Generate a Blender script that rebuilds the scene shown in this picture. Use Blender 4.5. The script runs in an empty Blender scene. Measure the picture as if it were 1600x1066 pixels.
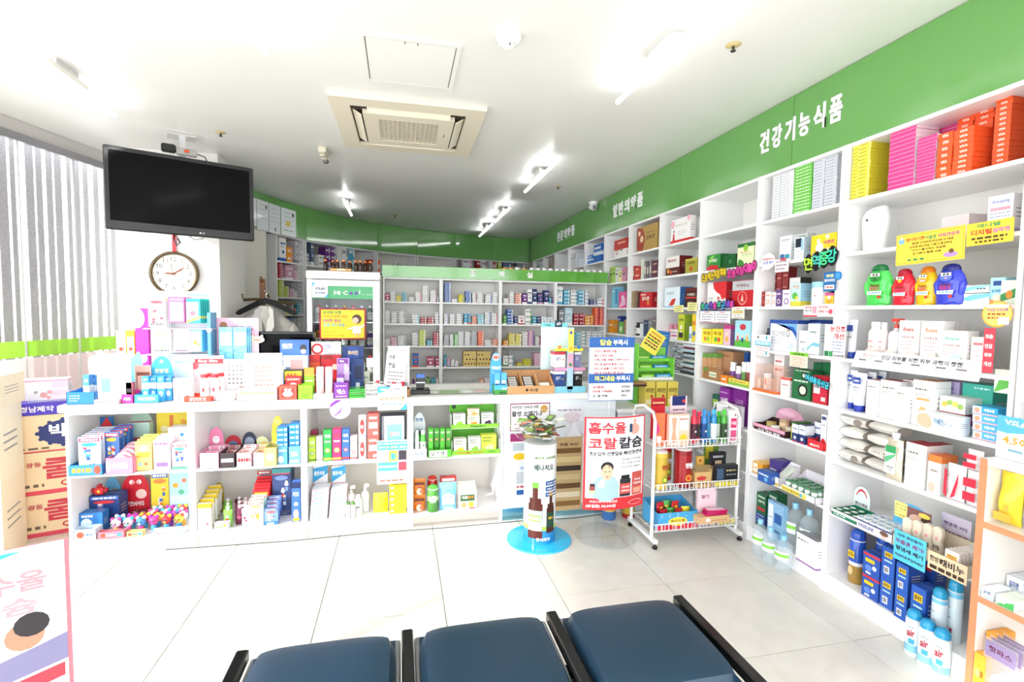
import bpy,math,random
from mathutils import Matrix,Vector
random.seed(7)
rnd=random.random
PI=math.pi
SC=bpy.context.scene
COL=SC.collection

# ------------------------------------------------------------------ camera
FPX,YAW,PIT,ROL=767.06,0.2240,0.0597,0.0146
CAM=Vector((-0.2149,-2.3498,1.4743))
_f=Vector((math.sin(YAW)*math.cos(PIT),math.cos(YAW)*math.cos(PIT),-math.sin(PIT)))
_r=Vector((math.cos(YAW),-math.sin(YAW),0))
_u=_r.cross(_f)
R2=_r*math.cos(ROL) + _u*math.sin(ROL)
U2=-_r*math.sin(ROL) + _u*math.cos(ROL)
cd=bpy.data.cameras.new('camera'); cam=bpy.data.objects.new('camera',cd); COL.objects.link(cam)
cd.sensor_width=36; cd.lens=36*FPX/1600; cd.clip_start=0.05
m3=Matrix((R2,U2,-_f)).transposed()
cam.matrix_world=Matrix.Translation(CAM) @ m3.to_4x4()
SC.camera=cam

def at(u,v,ax,val):
    """point where the sight line of a photo pixel meets the plane axis=val (a measuring aid for real positions)"""
    d=R2*((u-800)/FPX) - U2*((v-533)/FPX) + _f
    t=(val-CAM[ax])/d[ax]
    return CAM + d*t

# ------------------------------------------------------------------ world, light, exposure
SC.view_settings.view_transform='Standard'; SC.view_settings.look='None'
SC.view_settings.gamma=1; SC.view_settings.use_curve_mapping=False
SC.view_settings.exposure=0.84
W=bpy.data.worlds.new('sky'); SC.world=W; W.use_nodes=True
bg=W.node_tree.nodes['Background']; bg.inputs[0].default_value=(0.93,0.96,1.0,1); bg.inputs[1].default_value=3.0
SC.cycles.use_denoising=True
SC.cycles.max_bounces=8; SC.cycles.diffuse_bounces=5; SC.cycles.glossy_bounces=4; SC.cycles.transparent_max_bounces=16
SC.cycles.sample_clamp_indirect=6
def area(name,loc,rot,sx,sy,power,col=(1,1,1),portal=False):
    l=bpy.data.lights.new(name,'AREA'); l.shape='RECTANGLE'; l.size=sx; l.size_y=sy; l.energy=power; l.color=col
    o=bpy.data.objects.new(name,l); o.location=loc; o.rotation_euler=rot; COL.objects.link(o)
    if portal: l.cycles.is_portal=True
    return o
# daylight openings: the shop front behind the camera and the glazed facade beside it
# low sun through the facade, behind and beside the camera
SUN=bpy.data.lights.new('sun','SUN'); SUN.energy=3.0; SUN.angle=0.03; SUN.color=(1.0,0.96,0.88)
so=bpy.data.objects.new('sun',SUN); COL.objects.link(so)
so.rotation_euler=Vector((0.75,0.45,-0.42)).to_track_quat('-Z','Y').to_euler()

# ------------------------------------------------------------------ colours and materials
def lin(c):
    c=c.lstrip('#')
    if len(c)==3: c=''.join(x+x for x in c)
    o=[]
    for i in (0,2,4):
        x=int(c[i:i+2],16)/255
        o.append(x/12.92 if x <= 0.04045 else ((x+0.055)/1.055)**2.4)
    return (o[0],o[1],o[2],1.0)

def nodes(name):
    m=bpy.data.materials.new(name); m.use_nodes=True
    nt=m.node_tree; return m,nt,nt.nodes['Principled BSDF']

def finish(name,rough,metal=0.0,spec=0.5,var=0.06,nscale=30,bump=0.0,trans=0.0,alpha=1.0,emit=0.0,coat=0.0):
    m,nt,b=nodes(name)
    at_=nt.nodes.new('ShaderNodeAttribute'); at_.attribute_name='Col'
    tc=nt.nodes.new('ShaderNodeTexCoord'); nz=nt.nodes.new('ShaderNodeTexNoise'); nz.inputs['Scale'].default_value=nscale
    nz.inputs['Detail'].default_value=1.0
    nt.links.new(tc.outputs['Object'],nz.inputs['Vector'])
    mr=nt.nodes.new('ShaderNodeMapRange'); mr.inputs[3].default_value=1-var; mr.inputs[4].default_value=1.0
    nt.links.new(nz.outputs['Fac'],mr.inputs[0])
    mx=nt.nodes.new('ShaderNodeMix'); mx.data_type='RGBA'; mx.blend_type='MULTIPLY'; mx.inputs[0].default_value=1
    nt.links.new(at_.outputs['Color'],mx.inputs[6]); nt.links.new(mr.outputs[0],mx.inputs[7])
    nt.links.new(mx.outputs[2],b.inputs['Base Color'])
    b.inputs['Roughness'].default_value=rough; b.inputs['Metallic'].default_value=metal
    b.inputs['Specular IOR Level'].default_value=spec; b.inputs['Transmission Weight'].default_value=trans
    b.inputs['Alpha'].default_value=alpha; b.inputs['Coat Weight'].default_value=coat
    if emit:
        nt.links.new(at_.outputs['Color'],b.inputs['Emission Color']); b.inputs['Emission Strength'].default_value=emit
    if bump:
        bp=nt.nodes.new('ShaderNodeBump'); bp.inputs['Strength'].default_value=bump; bp.inputs['Distance'].default_value=0.01
        nt.links.new(nz.outputs['Fac'],bp.inputs['Height']); nt.links.new(bp.outputs[0],b.inputs['Normal'])
    return m

FIN={
 'card': finish('printed_card',0.42,spec=0.4),
 'gloss': finish('glossy_plastic',0.16,var=0.03),
 'matte': finish('matte_paint',0.75,spec=0.25,var=0.05),
 'lam': finish('white_laminate',0.33,spec=0.45,var=0.03,nscale=3),
 'metal': finish('brushed_metal',0.3,metal=1.0,nscale=8,var=0.15),
 'foil': finish('foil_pouch',0.28,metal=0.35,nscale=25,bump=0.6),
 'clear': finish('clear_plastic',0.06,alpha=0.22,var=0.02),
 'cloth': finish('woven_cloth',0.9,spec=0.1,nscale=200,bump=0.15),
 'wood': finish('wood_veneer',0.45,nscale=12,var=0.22),
 'vinyl': finish('vinyl_seat',0.38,nscale=180,bump=0.04,var=0.05,spec=0.5),
 'screen': finish('dark_screen',0.12,spec=0.06,var=0.02),
 'tube': finish('lamp_tube',0.4,emit=7.5,var=0.0),
 'acrylic': finish('glossy_acrylic_panel',0.09,spec=1.0,var=0.03,nscale=1.5),
 'bump': finish('slatted_metal',0.5,nscale=60,var=0.45),
}

def thin_glass(name,tint,refl=1.0):
    m=bpy.data.materials.new(name); m.use_nodes=True; nt=m.node_tree; nt.nodes.clear()
    out=nt.nodes.new('ShaderNodeOutputMaterial'); tr=nt.nodes.new('ShaderNodeBsdfTransparent'); gl=nt.nodes.new('ShaderNodeBsdfGlossy')
    tr.inputs[0].default_value=tint; gl.inputs['Roughness'].default_value=0.02
    fr=nt.nodes.new('ShaderNodeFresnel'); fr.inputs[0].default_value=1.35
    mx=nt.nodes.new('ShaderNodeMixShader'); ge=nt.nodes.new('ShaderNodeNewGeometry'); sb=nt.nodes.new('ShaderNodeMath'); sb.operation='SUBTRACT'; sb.use_clamp=True; nt.links.new(fr.outputs[0],sb.inputs[0]); nt.links.new(ge.outputs['Backfacing'],sb.inputs[1]); nt.links.new(sb.outputs[0],mx.inputs[0])
    nt.links.new(tr.outputs[0],mx.inputs[1]); nt.links.new(gl.outputs[0],mx.inputs[2]); nt.links.new(mx.outputs[0],out.inputs[0])
    return m
FIN['glass']=thin_glass('window_glass',(0.97,0.98,0.98,1))
FIN['acry']=thin_glass('clear_acrylic',(0.955,0.965,0.97,1))

def frost(name):
    m,nt,b=nodes(name); nt.nodes.remove(b)
    at_=nt.nodes.new('ShaderNodeAttribute'); at_.attribute_name='Col'; out=[n for n in nt.nodes if n.type=='OUTPUT_MATERIAL'][0]
    t=nt.nodes.new('ShaderNodeBsdfTranslucent'); d=nt.nodes.new('ShaderNodeBsdfDiffuse'); mx=nt.nodes.new('ShaderNodeMixShader'); mx.inputs[0].default_value=0.4
    for n in (t,d): nt.links.new(at_.outputs['Color'],n.inputs[0])
    nt.links.new(t.outputs[0],mx.inputs[1]); nt.links.new(d.outputs[0],mx.inputs[2]); nt.links.new(mx.outputs[0],out.inputs[0]); return m
FIN['frost']=frost('frosted_window_film')

def mat_floor():
    m,nt,b=nodes('polished_porcelain')
    tc=nt.nodes.new('ShaderNodeTexCoord'); oi=nt.nodes.new('ShaderNodeObjectInfo')
    ad=nt.nodes.new('ShaderNodeVectorMath'); nt.links.new(tc.outputs['Object'],ad.inputs[0]); nt.links.new(oi.outputs['Random'],ad.inputs[1])
    nz=nt.nodes.new('ShaderNodeTexNoise'); nz.inputs['Scale'].default_value=5; nz.inputs['Detail'].default_value=6; nz.inputs['Distortion'].default_value=1.2
    nt.links.new(ad.outputs[0],nz.inputs['Vector'])
    cr=nt.nodes.new('ShaderNodeValToRGB'); cr.color_ramp.elements[0].position=0.3; cr.color_ramp.elements[0].color=lin('#d3cfc7'); cr.color_ramp.elements[1].color=lin('#e3e0da')
    nt.links.new(nz.outputs['Fac'],cr.inputs[0]); nt.links.new(cr.outputs[0],b.inputs['Base Color'])
    b.inputs['Roughness'].default_value=0.16; b.inputs['Specular IOR Level'].default_value=0.55
    return m
FIN['floor']=mat_floor()

# ------------------------------------------------------------------ mesh building
_txt={}
def text_mesh(s,bold):
    k=(s,bold)
    if k not in _txt:
        cu=bpy.data.curves.new('t','FONT'); cu.body=s; cu.size=1; cu.resolution_u=1 if len(s) > 3 else 2; cu.offset=0.028 if bold else 0.0
        o=bpy.data.objects.new('t',cu); me=o.to_mesh()
        vs=[(v.co.x,v.co.y) for v in me.vertices]; fs=[tuple(p.vertices) for p in me.polygons]
        o.to_mesh_clear(); bpy.data.objects.remove(o); bpy.data.curves.remove(cu)
        if vs:
            x0=min(v[0] for v in vs); x1=max(v[0] for v in vs); z0=min(v[1] for v in vs); z1=max(v[1] for v in vs)
            vs=[((a-(x0+x1)/2),(b-(z0+z1)/2)) for a,b in vs]
            _txt[k]=(vs,fs,x1-x0,z1-z0)
        else: _txt[k]=([],[],1,1)
    return _txt[k]

class MB:
    def __init__(s): s.v=[]; s.f=[]; s.c=[]; s.m=[]; s.M=None; s.smooth=[]
    def add(s,vs,fs,col,fin='card',sm=False):
        n=len(s.v)
        if s.M is not None: vs=[s.M @ Vector(p) for p in vs]
        s.v+=[tuple(p) for p in vs]
        for f in fs:
            s.f.append(tuple(i+n for i in f)); s.c.append(col); s.m.append(fin); s.smooth.append(sm)
        return s
    def box(s,x0,y0,z0,x1,y1,z1,col,fin='card',top=None,side=None):
        vs=[(x0,y0,z0),(x1,y0,z0),(x1,y1,z0),(x0,y1,z0),(x0,y0,z1),(x1,y0,z1),(x1,y1,z1),(x0,y1,z1)]
        n=len(s.c); s.add(vs,[(0,1,5,4),(1,2,6,5),(2,3,7,6),(3,0,4,7),(4,5,6,7),(3,2,1,0)],col,fin)
        if top: s.c[n+4]=top
        if side: s.c[n+1]=side; s.c[n+3]=side
        return s
    def bbox(s,x0,y0,z0,x1,y1,z1,b,col,fin='card'):
        """box with chamfered edges"""
        P=[]
        for z,i in ((z0,b),(z0+b,0),(z1-b,0),(z1,b)):
            a0,a1,c0,c1=x0+i,x1-i,y0+i,y1-i; q=b*0.6
            P+=[(a0+q,c0,z),(a1-q,c0,z),(a1,c0+q,z),(a1,c1-q,z),(a1-q,c1,z),(a0+q,c1,z),(a0,c1-q,z),(a0,c0+q,z)]
        F=[tuple(range(7,-1,-1)),tuple(range(24,32))]
        for r in range(3):
            for k in range(8): F.append((r*8+k,r*8+(k+1)%8,(r+1)*8+(k+1)%8,(r+1)*8+k))
        return s.add(P,F,col,fin)
    def rect(s,x0,z0,x1,z1,y,col,fin='card'):
        return s.add([(x0,y,z0),(x1,y,z0),(x1,y,z1),(x0,y,z1)],[(0,1,2,3)],col,fin)
    def disc(s,cx,cz,r,y,col,fin='card',n=12,rz=None):
        rz=rz or r
        return s.add([(cx+r*math.cos(2*PI*i/n),y,cz+rz*math.sin(2*PI*i/n)) for i in range(n)],[tuple(range(n))],col,fin)
    def poly(s,pts,y0,y1,col,fin='card',edge=None):
        """outline in the xz plane, extruded from y0 (front) to y1"""
        n=len(pts)
        a=sum(pts[i][0]*pts[(i+1)%n][1]-pts[(i+1)%n][0]*pts[i][1] for i in range(n))
        if a < 0: pts=pts[::-1]
        vs=[(p[0],y0,p[1]) for p in pts]+[(p[0],y1,p[1]) for p in pts]
        k=len(s.c)
        s.add(vs,[tuple(range(n)),tuple(range(2*n-1,n-1,-1))]+[(i,i+n,(i+1)%n+n,(i+1)%n) for i in range(n)],col,fin)
        if edge:
            for j in range(k+2,k+2+n): s.c[j]=edge
        return s
    def text(s,body,cx,cz,h,y,col,w=None,bold=True,fin='card'):
        vs,fs,tw,th=text_mesh(body,bold)
        if not vs: return s
        k=h/th; kx=k if w is None else w/tw
        return s.add([(cx+a*kx,y,cz+b*k) for a,b in vs],fs,col,fin)
    def lathe(s,prof,cx=0,cy=0,col='#fff',fin='gloss',n=14,cols=None,sy=1.0):
        """prof [(r,z)...] bottom to top"""
        vs=[]; fs=[]; m=len(prof)
        for r,z in prof:
            for i in range(n): vs.append((cx+r*math.cos(2*PI*i/n),cy+sy*r*math.sin(2*PI*i/n),z))
        k=len(s.c)
        for j in range(m-1):
            for i in range(n): fs.append((j*n+i,j*n+(i+1)%n,(j+1)*n+(i+1)%n,(j+1)*n+i))
        s.add(vs,fs,col,fin,True)
        if cols:
            for j in range(m-1):
                for i in range(n): s.c[k+j*n+i]=cols[j]
        s.add([vs[i] for i in range(n)],[tuple(range(n-1,-1,-1))],cols[0] if cols else col,fin)
        s.add([vs[(m-1)*n+i] for i in range(n)],[tuple(range(n))],cols[-1] if cols else col,fin)
        return s
    def tube(s,pts,r,col,fin='gloss',n=6,closed=False):
        pts=[Vector(p) for p in pts]; vs=[]; fs=[]; m=len(pts)
        for i,p in enumerate(pts):
            a=pts[i-1] if (i or closed) else p; b=pts[(i+1)%m] if (i < m-1 or closed) else p
            d=(b-a).normalized(); up=Vector((0,0,1)) if abs(d.z) < 0.9 else Vector((1,0,0))
            x=d.cross(up).normalized(); y=x.cross(d)
            for k in range(n): vs.append(p + x*(r*math.cos(2*PI*k/n)) + y*(r*math.sin(2*PI*k/n)))
        for j in range(m if closed else m-1):
            for k in range(n): fs.append((j*n+k,j*n+(k+1)%n,((j+1)%m)*n+(k+1)%n,((j+1)%m)*n+k))
        if not closed: fs+=[tuple(range(n)),tuple(range(m*n-1,(m-1)*n-1,-1))]
        return s.add(vs,fs,col,fin,True)
    def grid(s,fn,nu,nv,col,fin='card',thick=0):
        vs=[fn(i/nu,j/nv) for j in range(nv+1) for i in range(nu+1)]
        fs=[(j*(nu+1)+i,j*(nu+1)+i+1,(j+1)*(nu+1)+i+1,(j+1)*(nu+1)+i) for j in range(nv) for i in range(nu)]
        return s.add(vs,fs,col,fin,True)
    def mesh(s,name):
        me=bpy.data.meshes.new(name); me.from_pydata(s.v,[],s.f)
        fins=sorted(set(s.m)); ix={f: i for i,f in enumerate(fins)}
        for f in fins: me.materials.append(FIN[f])
        me.polygons.foreach_set('material_index',[ix[m] for m in s.m])
        me.polygons.foreach_set('use_smooth',s.smooth)
        ca=me.color_attributes.new('Col','BYTE_COLOR','CORNER')
        buf=[]; lc={}
        for f,c in zip(s.f,s.c):
            if c not in lc: lc[c]=lin(c)
            buf.extend(lc[c]*len(f))
        ca.data.foreach_set('color',buf)
        if any(s.smooth):
            try: me.set_sharp_from_angle(angle=0.7)
            except Exception: pass
        me.update(); return me

def tag(o,label=None,cat=None,group=None,kind=None):
    if label: o['label']=label
    if cat: o['category']=cat
    if group: o['group']=group
    if kind: o['kind']=kind
    return o
def link(name,me,parent=None,loc=(0,0,0),rz=0.0,rot=None):
    o=bpy.data.objects.new(name,me); o.location=loc; o.rotation_euler=rot or (0,0,rz)
    if parent: o.parent=parent
    COL.objects.link(o); return o
def obj(name,mb,parent=None,loc=(0,0,0),rz=0.0,rot=None,label=None):
    o=link(name,mb.mesh(name) if isinstance(mb,MB) else mb,parent,loc,rz,rot)
    if label: o['label']=label
    return o
def thing(name,label,cat,loc=(0,0,0),rz=0.0,group=None,rot=None):
    return tag(link(name,None,None,loc,rz,rot),label,cat,group)
def one(name,label,cat,mb,loc=(0,0,0),rz=0.0,group=None,rot=None):
    return tag(obj(name,mb,None,loc,rz,rot),label,cat,group)
def struct(name,mb,loc=(0,0,0),rz=0.0):
    return tag(obj(name,mb,None,loc,rz),kind='structure')
ORD=['first','second','third','fourth','fifth','sixth','seventh','eighth','ninth','tenth','eleventh','twelfth','thirteenth','fourteenth','fifteenth','sixteenth','seventeenth','eighteenth','nineteenth','twentieth','twenty-first','twenty-second','twenty-third','twenty-fourth']
WH='#f2f1ee'
# ================================================================== THE SETTING
XR=2.007            # face of the long shelving on the right
ZC=2.75             # ceiling height
# floor: bed plus porcelain tiles, each a part
fl=struct('floor',MB().box(-5.2,-4.2,-0.06,2.5,7.2,-0.010,'#2e2c29','matte'))
tm=MB().bbox(-0.2982,-0.2982,-0.010,0.2982,0.2982,0.0,0.0006,'#fff','floor').mesh('tile')
for i in range(-6,4):
    for j in range(-5,4):
        obj('tile',tm,fl,(i*0.6+0.3,j*0.6+0.3,0))
# ceiling
struct('ceiling',MB().add([(x,y,z) for z in (ZC,ZC+0.08) for x,y in ((-4.28,-3.7),(2.47,-3.7),(2.47,6.86),(-1.45,6.86),(-2.55,2.95))],[(4,3,2,1,0),(5,6,7,8,9),(0,1,6,5),(1,2,7,6),(2,3,8,7),(3,4,9,8),(4,0,5,9)],'#f0f0ee','lam'))
struct('wall_right',MB().box(2.37,-3.7,0,2.46,7.0,ZC,WH,'matte'))
struct('wall_back',MB().box(-3.2,6.75,0,2.46,6.85,ZC,WH,'matte'))

GREEN='#629f50'
# green signboard along the right wall: soffit box with glossy panels
tr=struct('trim_1',MB().box(XR+0.012,-3.4,2.356,2.37,6.05,ZC-0.002,'#e9e4e0','lam'))
yy=-3.4
while yy < 6.0:
    y2=min(yy+1.18,6.05)
    obj('panel',MB().box(0,0,0,0.011,y2-yy-0.004,ZC-0.004-2.35,GREEN,'acrylic'),tr,(XR,yy+0.002,2.35))
    yy=y2
def letters(parent,chars,pts,h,w,fn,name='letter'):
    for ch,p in zip(chars,pts):
        mb=MB()
        vs,fs,tw,th=text_mesh(ch,True)
        n=len(vs)
        sx=w/tw; sz=h/th
        mb.add([(a*sx,0,b*sz) for a,b in vs]+[(a*sx,0.008,b*sz) for a,b in vs],fs,'#ffffff','lam')
        # rim
        cnt={}
        for f in fs:
            for i in range(len(f)):
                e=(f[i],f[(i+1) % len(f)]); cnt[e]=cnt.get(e,0)+1
        rim=[(b,a,a+n,b+n) for (a,b) in cnt if (b,a) not in cnt]
        k=len(mb.v)-2*n
        mb.f+=[tuple(k+i for i in r) for r in rim]; mb.c+=['#f4f4f4']*len(rim); mb.m+=['lam']*len(rim); mb.smooth+=[False]*len(rim)
        fn(name,mb,parent,p)
def right_letter(name,mb,parent,p): obj(name,mb,parent,(XR-0.010,p[0],p[1]),-PI/2)
for word,us,hh,ww in (('건강기능식품',[(1196,222),(1220,209),(1243,197),(1262,187),(1282,175),(1308,166)],0.135,0.105),
                     ('일반의약품',[(962,332),(971,327.5),(981,323),(991,318.5),(1001,314)],0.135,0.11),
                     ('전문의약품',[(873,376),(879,373),(884.5,370),(890,367.5),(895.5,365)],0.135,0.12)):
    pts=[]
    p0=at(*us[0],0,XR); p1=at(*us[-1],0,XR); n=len(us)
    for k in range(n):
        t=k/(n-1); pts.append((p0.y+(p1.y-p0.y)*t,2.555))
    letters(tr,word,pts,hh,abs(p1.y-p0.y)/(n-1)*0.72,right_letter)

# curved green signboard round the back
CURVE=[(-2.02,2.6),(-1.93,3.0),(-1.80,3.45),(-1.62,3.92),(-1.38,4.38),(-1.02,4.86),(-0.55,5.28),(0.05,5.62),(0.68,5.87),(1.32,6.02),(2.0,6.10)]
tb=struct('trim_2',MB().box(1.995,6.02,2.35,2.02,6.12,ZC-0.003,'#3d6f2c','lam'))
wc=struct('wall_curved',MB())
bpy.data.objects.remove(wc)
mbw=MB(); mbs=MB()
for (x0,y0),(x1,y1) in zip(CURVE,CURVE[1:]):
    L=math.hypot(x1-x0,y1-y0); a=math.atan2(y1-y0,x1-x0)
    obj('panel',MB().box(0.001,0,0,L-0.001,0.012,ZC-0.004-2.35,GREEN,'acrylic'),tb,(x0,y0,2.35),a)
    nx,ny=-math.sin(a)*0.42,math.cos(a)*0.42
    if x0 < -1.9: continue
    M=Matrix.Translation((x0,y0,0)) @ Matrix.Rotation(a,4,'Z')
    mbw.M=M; mbw.box(-0.12,0.42,0,L+0.12,0.46,ZC-0.001,'#ece9e2','matte')
    mbw.box(-0.0,0.014,2.356,L+0.0,0.42,2.37,'#e4e2dc','lam')
struct('wall_back_curved',mbw)
# plain wall beside the pillar, under the curved board
mbp=MB()
for (x0,y0),(x1,y1) in zip(CURVE[:2],CURVE[1:3]):
    L=math.hypot(x1-x0,y1-y0); a=math.atan2(y1-y0,x1-x0)
    mbp.M=Matrix.Translation((x0,y0,0)) @ Matrix.Rotation(a,4,'Z'); mbp.box(0,0.02,0,L,0.40,2.352,'#eeece6','matte')
mbp.M=Matrix.Translation((CURVE[2][0],CURVE[2][1],0)) @ Matrix.Rotation(1.15,4,'Z'); mbp.box(0,0.02,0,0.30,0.40,2.352,'#e9e5dc','matte')
struct('wall_recess',mbp)

# pillar
struct('pillar',MB().box(-2.36,2.26,0,-1.70,2.93,ZC-0.001,'#f1efec','matte'))
struct('wall_left',MB().box(-2.55,1.92,0,-1.95,2.0,ZC-0.001,'#efefee','matte').box(-1.99,1.98,0,-1.95,2.62,ZC-0.001,'#e8e8e6','matte'))
bpy.data.objects.remove(bpy.data.objects['wall_left'])
struct('wall_left',MB().box(-2.62,2.6,0,-2.365,2.68,ZC-0.001,'#efefee','matte'))
# facade: slanted line of glass panes with louvres outside
FA=Vector((-2.87,1.65,0)); FD=Vector((0.2545,0.967,0)); fang=math.atan2(FD.y,FD.x)
facade=lambda s: FA + FD*s
w1=struct('window_1',MB().box(-5.4,-0.03,2.655,1.35,0.05,2.748,'#c9c6c3','lam'),FA,fang)
obj('blind_rail',MB().box(-5.4,-0.055,2.60,1.35,-0.03,2.655,'#a9a9ae','metal'),w1)
obj('window_sill',MB().box(-5.4,-0.04,0.0,1.35,0.06,0.10,'#e2ddd8','lam'),w1)
for k,(s0,s1) in enumerate(((-5.4,-4.2),(-4.2,-3.0),(-3.0,-1.8),(-1.8,-0.6),(-0.6,0.18),(0.18,0.60),(0.60,1.32))):
    obj('pane',MB().box(s0+0.004,0,0.10,s1-0.004,0.008,2.655,'#ffffff','glass'),w1)
    if s0 > -1: obj('film_band',MB().box(s0+0.006,-0.004,1.10,s1-0.006,-0.001,1.215,'#c4e878','frost'),w1)
    obj('mullion',MB().box(s0-0.006,-0.008,0.10,s0+0.006,0.012,2.655,'#dcdcdc','lam'),w1)
obj('frosted_film',MB().box(-0.6,0.009,0.10,1.3,0.011,1.09,'#f3e6e4','frost'),w1)
# louvres outside
lv=thing('exterior_louvre_screen','tall grey weathered vertical slat screen outside the side windows','screen',facade(0)+Vector((0,0,0)),fang)
slats=[(18,33),(42,55),(58,68),(74,84),(87,98),(106,114),(118,126),(131,139),(147,155),(162,167),(172,182),(187,193),(199,205)]
nrm=Vector((-FD.y,FD.x,0))
def fac_s(u,v,off):
    # where the sight line meets the vertical plane of the facade shifted outward by off
    d=R2*((u-800)/FPX) - U2*((v-533)/FPX) + _f
    P=FA + nrm*off
    t=(P-CAM).dot(nrm)/d.dot(nrm)
    return (CAM+d*t - FA).dot(FD)
ss=[]
for a,b in slats:
    s0,s1=fac_s(a,330,0.25),fac_s(b,330,0.25); ss.append((s0,s1))
s_=ss[0][0]
pitch=(ss[-1][0]-ss[0][0])/(len(ss)-1)
for k in range(1,5): ss.append((s_-k*pitch*1.02,s_-k*pitch*1.02+0.07))
for s0,s1 in ss:
    obj('slat',MB().box(s0,0.25,0.0,s1,0.256,3.0,'#b9b4b8','bump'),lv)
obj('beam',MB().box(-0.6,0.30,2.95,1.6,0.36,3.02,'#8d8a8c','bump'),lv)
# pavement outside
tag(one('ground','x','x',MB().box(-14,-14,-0.12,8,9,-0.07,'#cfcbc4','matte')),kind='structure')
del bpy.data.objects['ground']['label']; del bpy.data.objects['ground']['category']
# shop front behind the camera
wf=struct('window_2',MB().box(-4.3,-3.62,2.62,2.4,-3.54,2.749,'#d8d8d8','lam'))
for x in (-4.2,-2.9,-1.6,-0.3,1.0,2.3): obj('mullion',MB().box(x-0.03,-3.61,0,x+0.03,-3.55,2.62,'#c9c9c9','metal'),wf)

# ------------------------------------------------------------------ ceiling fittings
def lamp(label,x,y0,y1,n_end=0.0,lit=True,reach=0.07):
    t=thing('ceiling_lamp',label,'lamp',(x,(y0+y1)/2,ZC),0,'fluorescent ceiling lamps')
    L=(y1-y0)/2
    obj('mounting_plate',MB().box(-0.012,-0.09,-0.035,0.012,0.09,-0.001,'#dcdcda','lam'),t)
    obj('housing',MB().box(-0.022,-L*0.35,-0.065,0.022,L*0.35,-0.035,'#e6e4dd','lam'),t)
    o=obj('lamp_tube',MB().tube([(0,-L,-0.085),(0,L,-0.085)],0.013,'#ffffff','tube' if lit else 'gloss',8),t)
    return t
lamp('lit tube lamp between the air conditioner and the television side, far one',-0.82,3.35,4.25)
lamp('lit tube lamp over the bench beside the access hatch',-0.83,-0.75,0.22)
lamp('lit tube lamp in the ceiling above the tall green signboard letters',0.98,-0.62,0.30)
lamp('lit tube lamp beside the air conditioner on the shelving side',0.99,1.55,2.45)
lamp('lit tube lamp over the dispensary, nearer of the end-to-end pair',1.01,3.25,4.15)
lamp('lit tube lamp over the dispensary, farther of the end-to-end pair',1.01,4.35,5.45)
lamp('lit tube lamp above the television by the window side',-1.96,0.35,1.28)
lamp('lit tube lamp high above the bench near the shop front',-0.5,-2.6,-1.7)
# ================================================================== FURNITURE
class Fr:
    """a vertical working face: origin P, heading a; s runs along it, off goes inwards"""
    def __init__(s,P,a): s.P=Vector((P[0],P[1],0)); s.a=a; s.t=Vector((math.cos(a),math.sin(a),0)); s.n=Vector((-math.sin(a),math.cos(a),0))
    def px(s,u,v,off=0.0):
        d=R2*((u-800)/FPX) - U2*((v-533)/FPX) + _f
        t=(s.P + s.n*off - CAM).dot(s.n)/d.dot(s.n)
        q=CAM + d*t
        return (q-s.P).dot(s.t),q.z
    bays=None
    def fit(s,x,w,z=0):
        if not s.bays or (s.zmax and z > s.zmax): return x,w
        a,b=min(s.bays,key=lambda q: max(q[0]-x,x-q[1],0))
        if max(a-x,x-b) > 0.08: return x,w
        lo,hi=max(x-w/2,a+0.0005),min(x+w/2,b-0.0005)
        if hi-lo < 0.45*w: w=min(0.7*w,b-a-0.002); x=min(max(x,a+w/2+0.0005),b-w/2-0.0005); return x,w
        return (lo+hi)/2,hi-lo
    zmax=None
    def w(s,x,off,z): return s.P + s.t*x + s.n*off + Vector((0,0,z))
    def span(s,u0,u1,vt,z,off=0.0,vb=None):
        a,z0=s.px(u0,vt,off); b,z1=s.px(u1,vt,off)
        if vb: z=(s.px(u0,vb,off)[1]+s.px(u1,vb,off)[1])/2
        return (a+b)/2,abs(b-a)-0.0015,max((z0+z1)/2 - z,0.004),z
RWF=Fr((XR,0),-PI/2)
CTF=Fr((0,0.95),0)
DPF=Fr((0,2.70),0)

LEV=[0.10,0.44,0.72,0.995,1.26,1.53,1.80,2.065]
def shelf_unit(name,label,loc,rz,w,depth,zs,top,plinth=0.08,group=None,mat='lam',back='#eeece7',col='#f3f3f3',t=0.018,edge=None,z0=0.0):
    """zs: heights of the shelf tops"""
    th=thing(name,label,'shelf',loc,rz,group)
    for x in (0,w-t): obj('side_panel',MB().box(x+0.0004,0,z0,x+t-0.0004,depth,top,col,mat) if not edge else MB().box(x,0.004,z0,x+t,depth,top,col,mat).box(x,0,z0,x+t,0.004,top,edge,'wood'),th)
    for z in zs: obj('shelf_board',MB().box(t,0.003,z-t,w-t,depth-0.006,z-0.0006,col,mat) if not edge else MB().box(t,0.004,z-t,w-t,depth-0.006,z-0.0006,col,mat).box(t,0,z-t,w-t,0.004,z-0.0006,edge,'wood'),th)
    obj('back_panel',MB().box(t,depth-0.006,z0+0.01,w-t,depth,top-0.004,back,mat),th)
    if plinth: obj('plinth',MB().box(t,0.012,z0,w-t,0.03,plinth,col,mat),th)
    if top < 2.4: obj('top_board',MB().box(t,0.002,top-t,w-t,depth-0.006,top,col,mat),th)
    return th
BY=[-1.0,-0.22,0.39,1.01,1.61,2.21,2.82,3.43,4.04,4.65,5.26,5.87]
BAYL=['tall white wall shelving bay stacked with orange cartons on top','white wall shelving bay whose top holds grey and green cartons','white wall shelving bay above the plastic water bottles, empty on top',
        'white wall shelving bay holding document files on a middle shelf','white wall shelving bay with a gold gift box on top','narrow-looking white wall bay beside the dispensary cabinet end',
        'white wall bay behind the dispensary with blue cartons on top'] + ['white wall bay deep behind the dispensary, %s past the corner cabinet' % o for o in ('second','third','fourth','fifth')]
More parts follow.
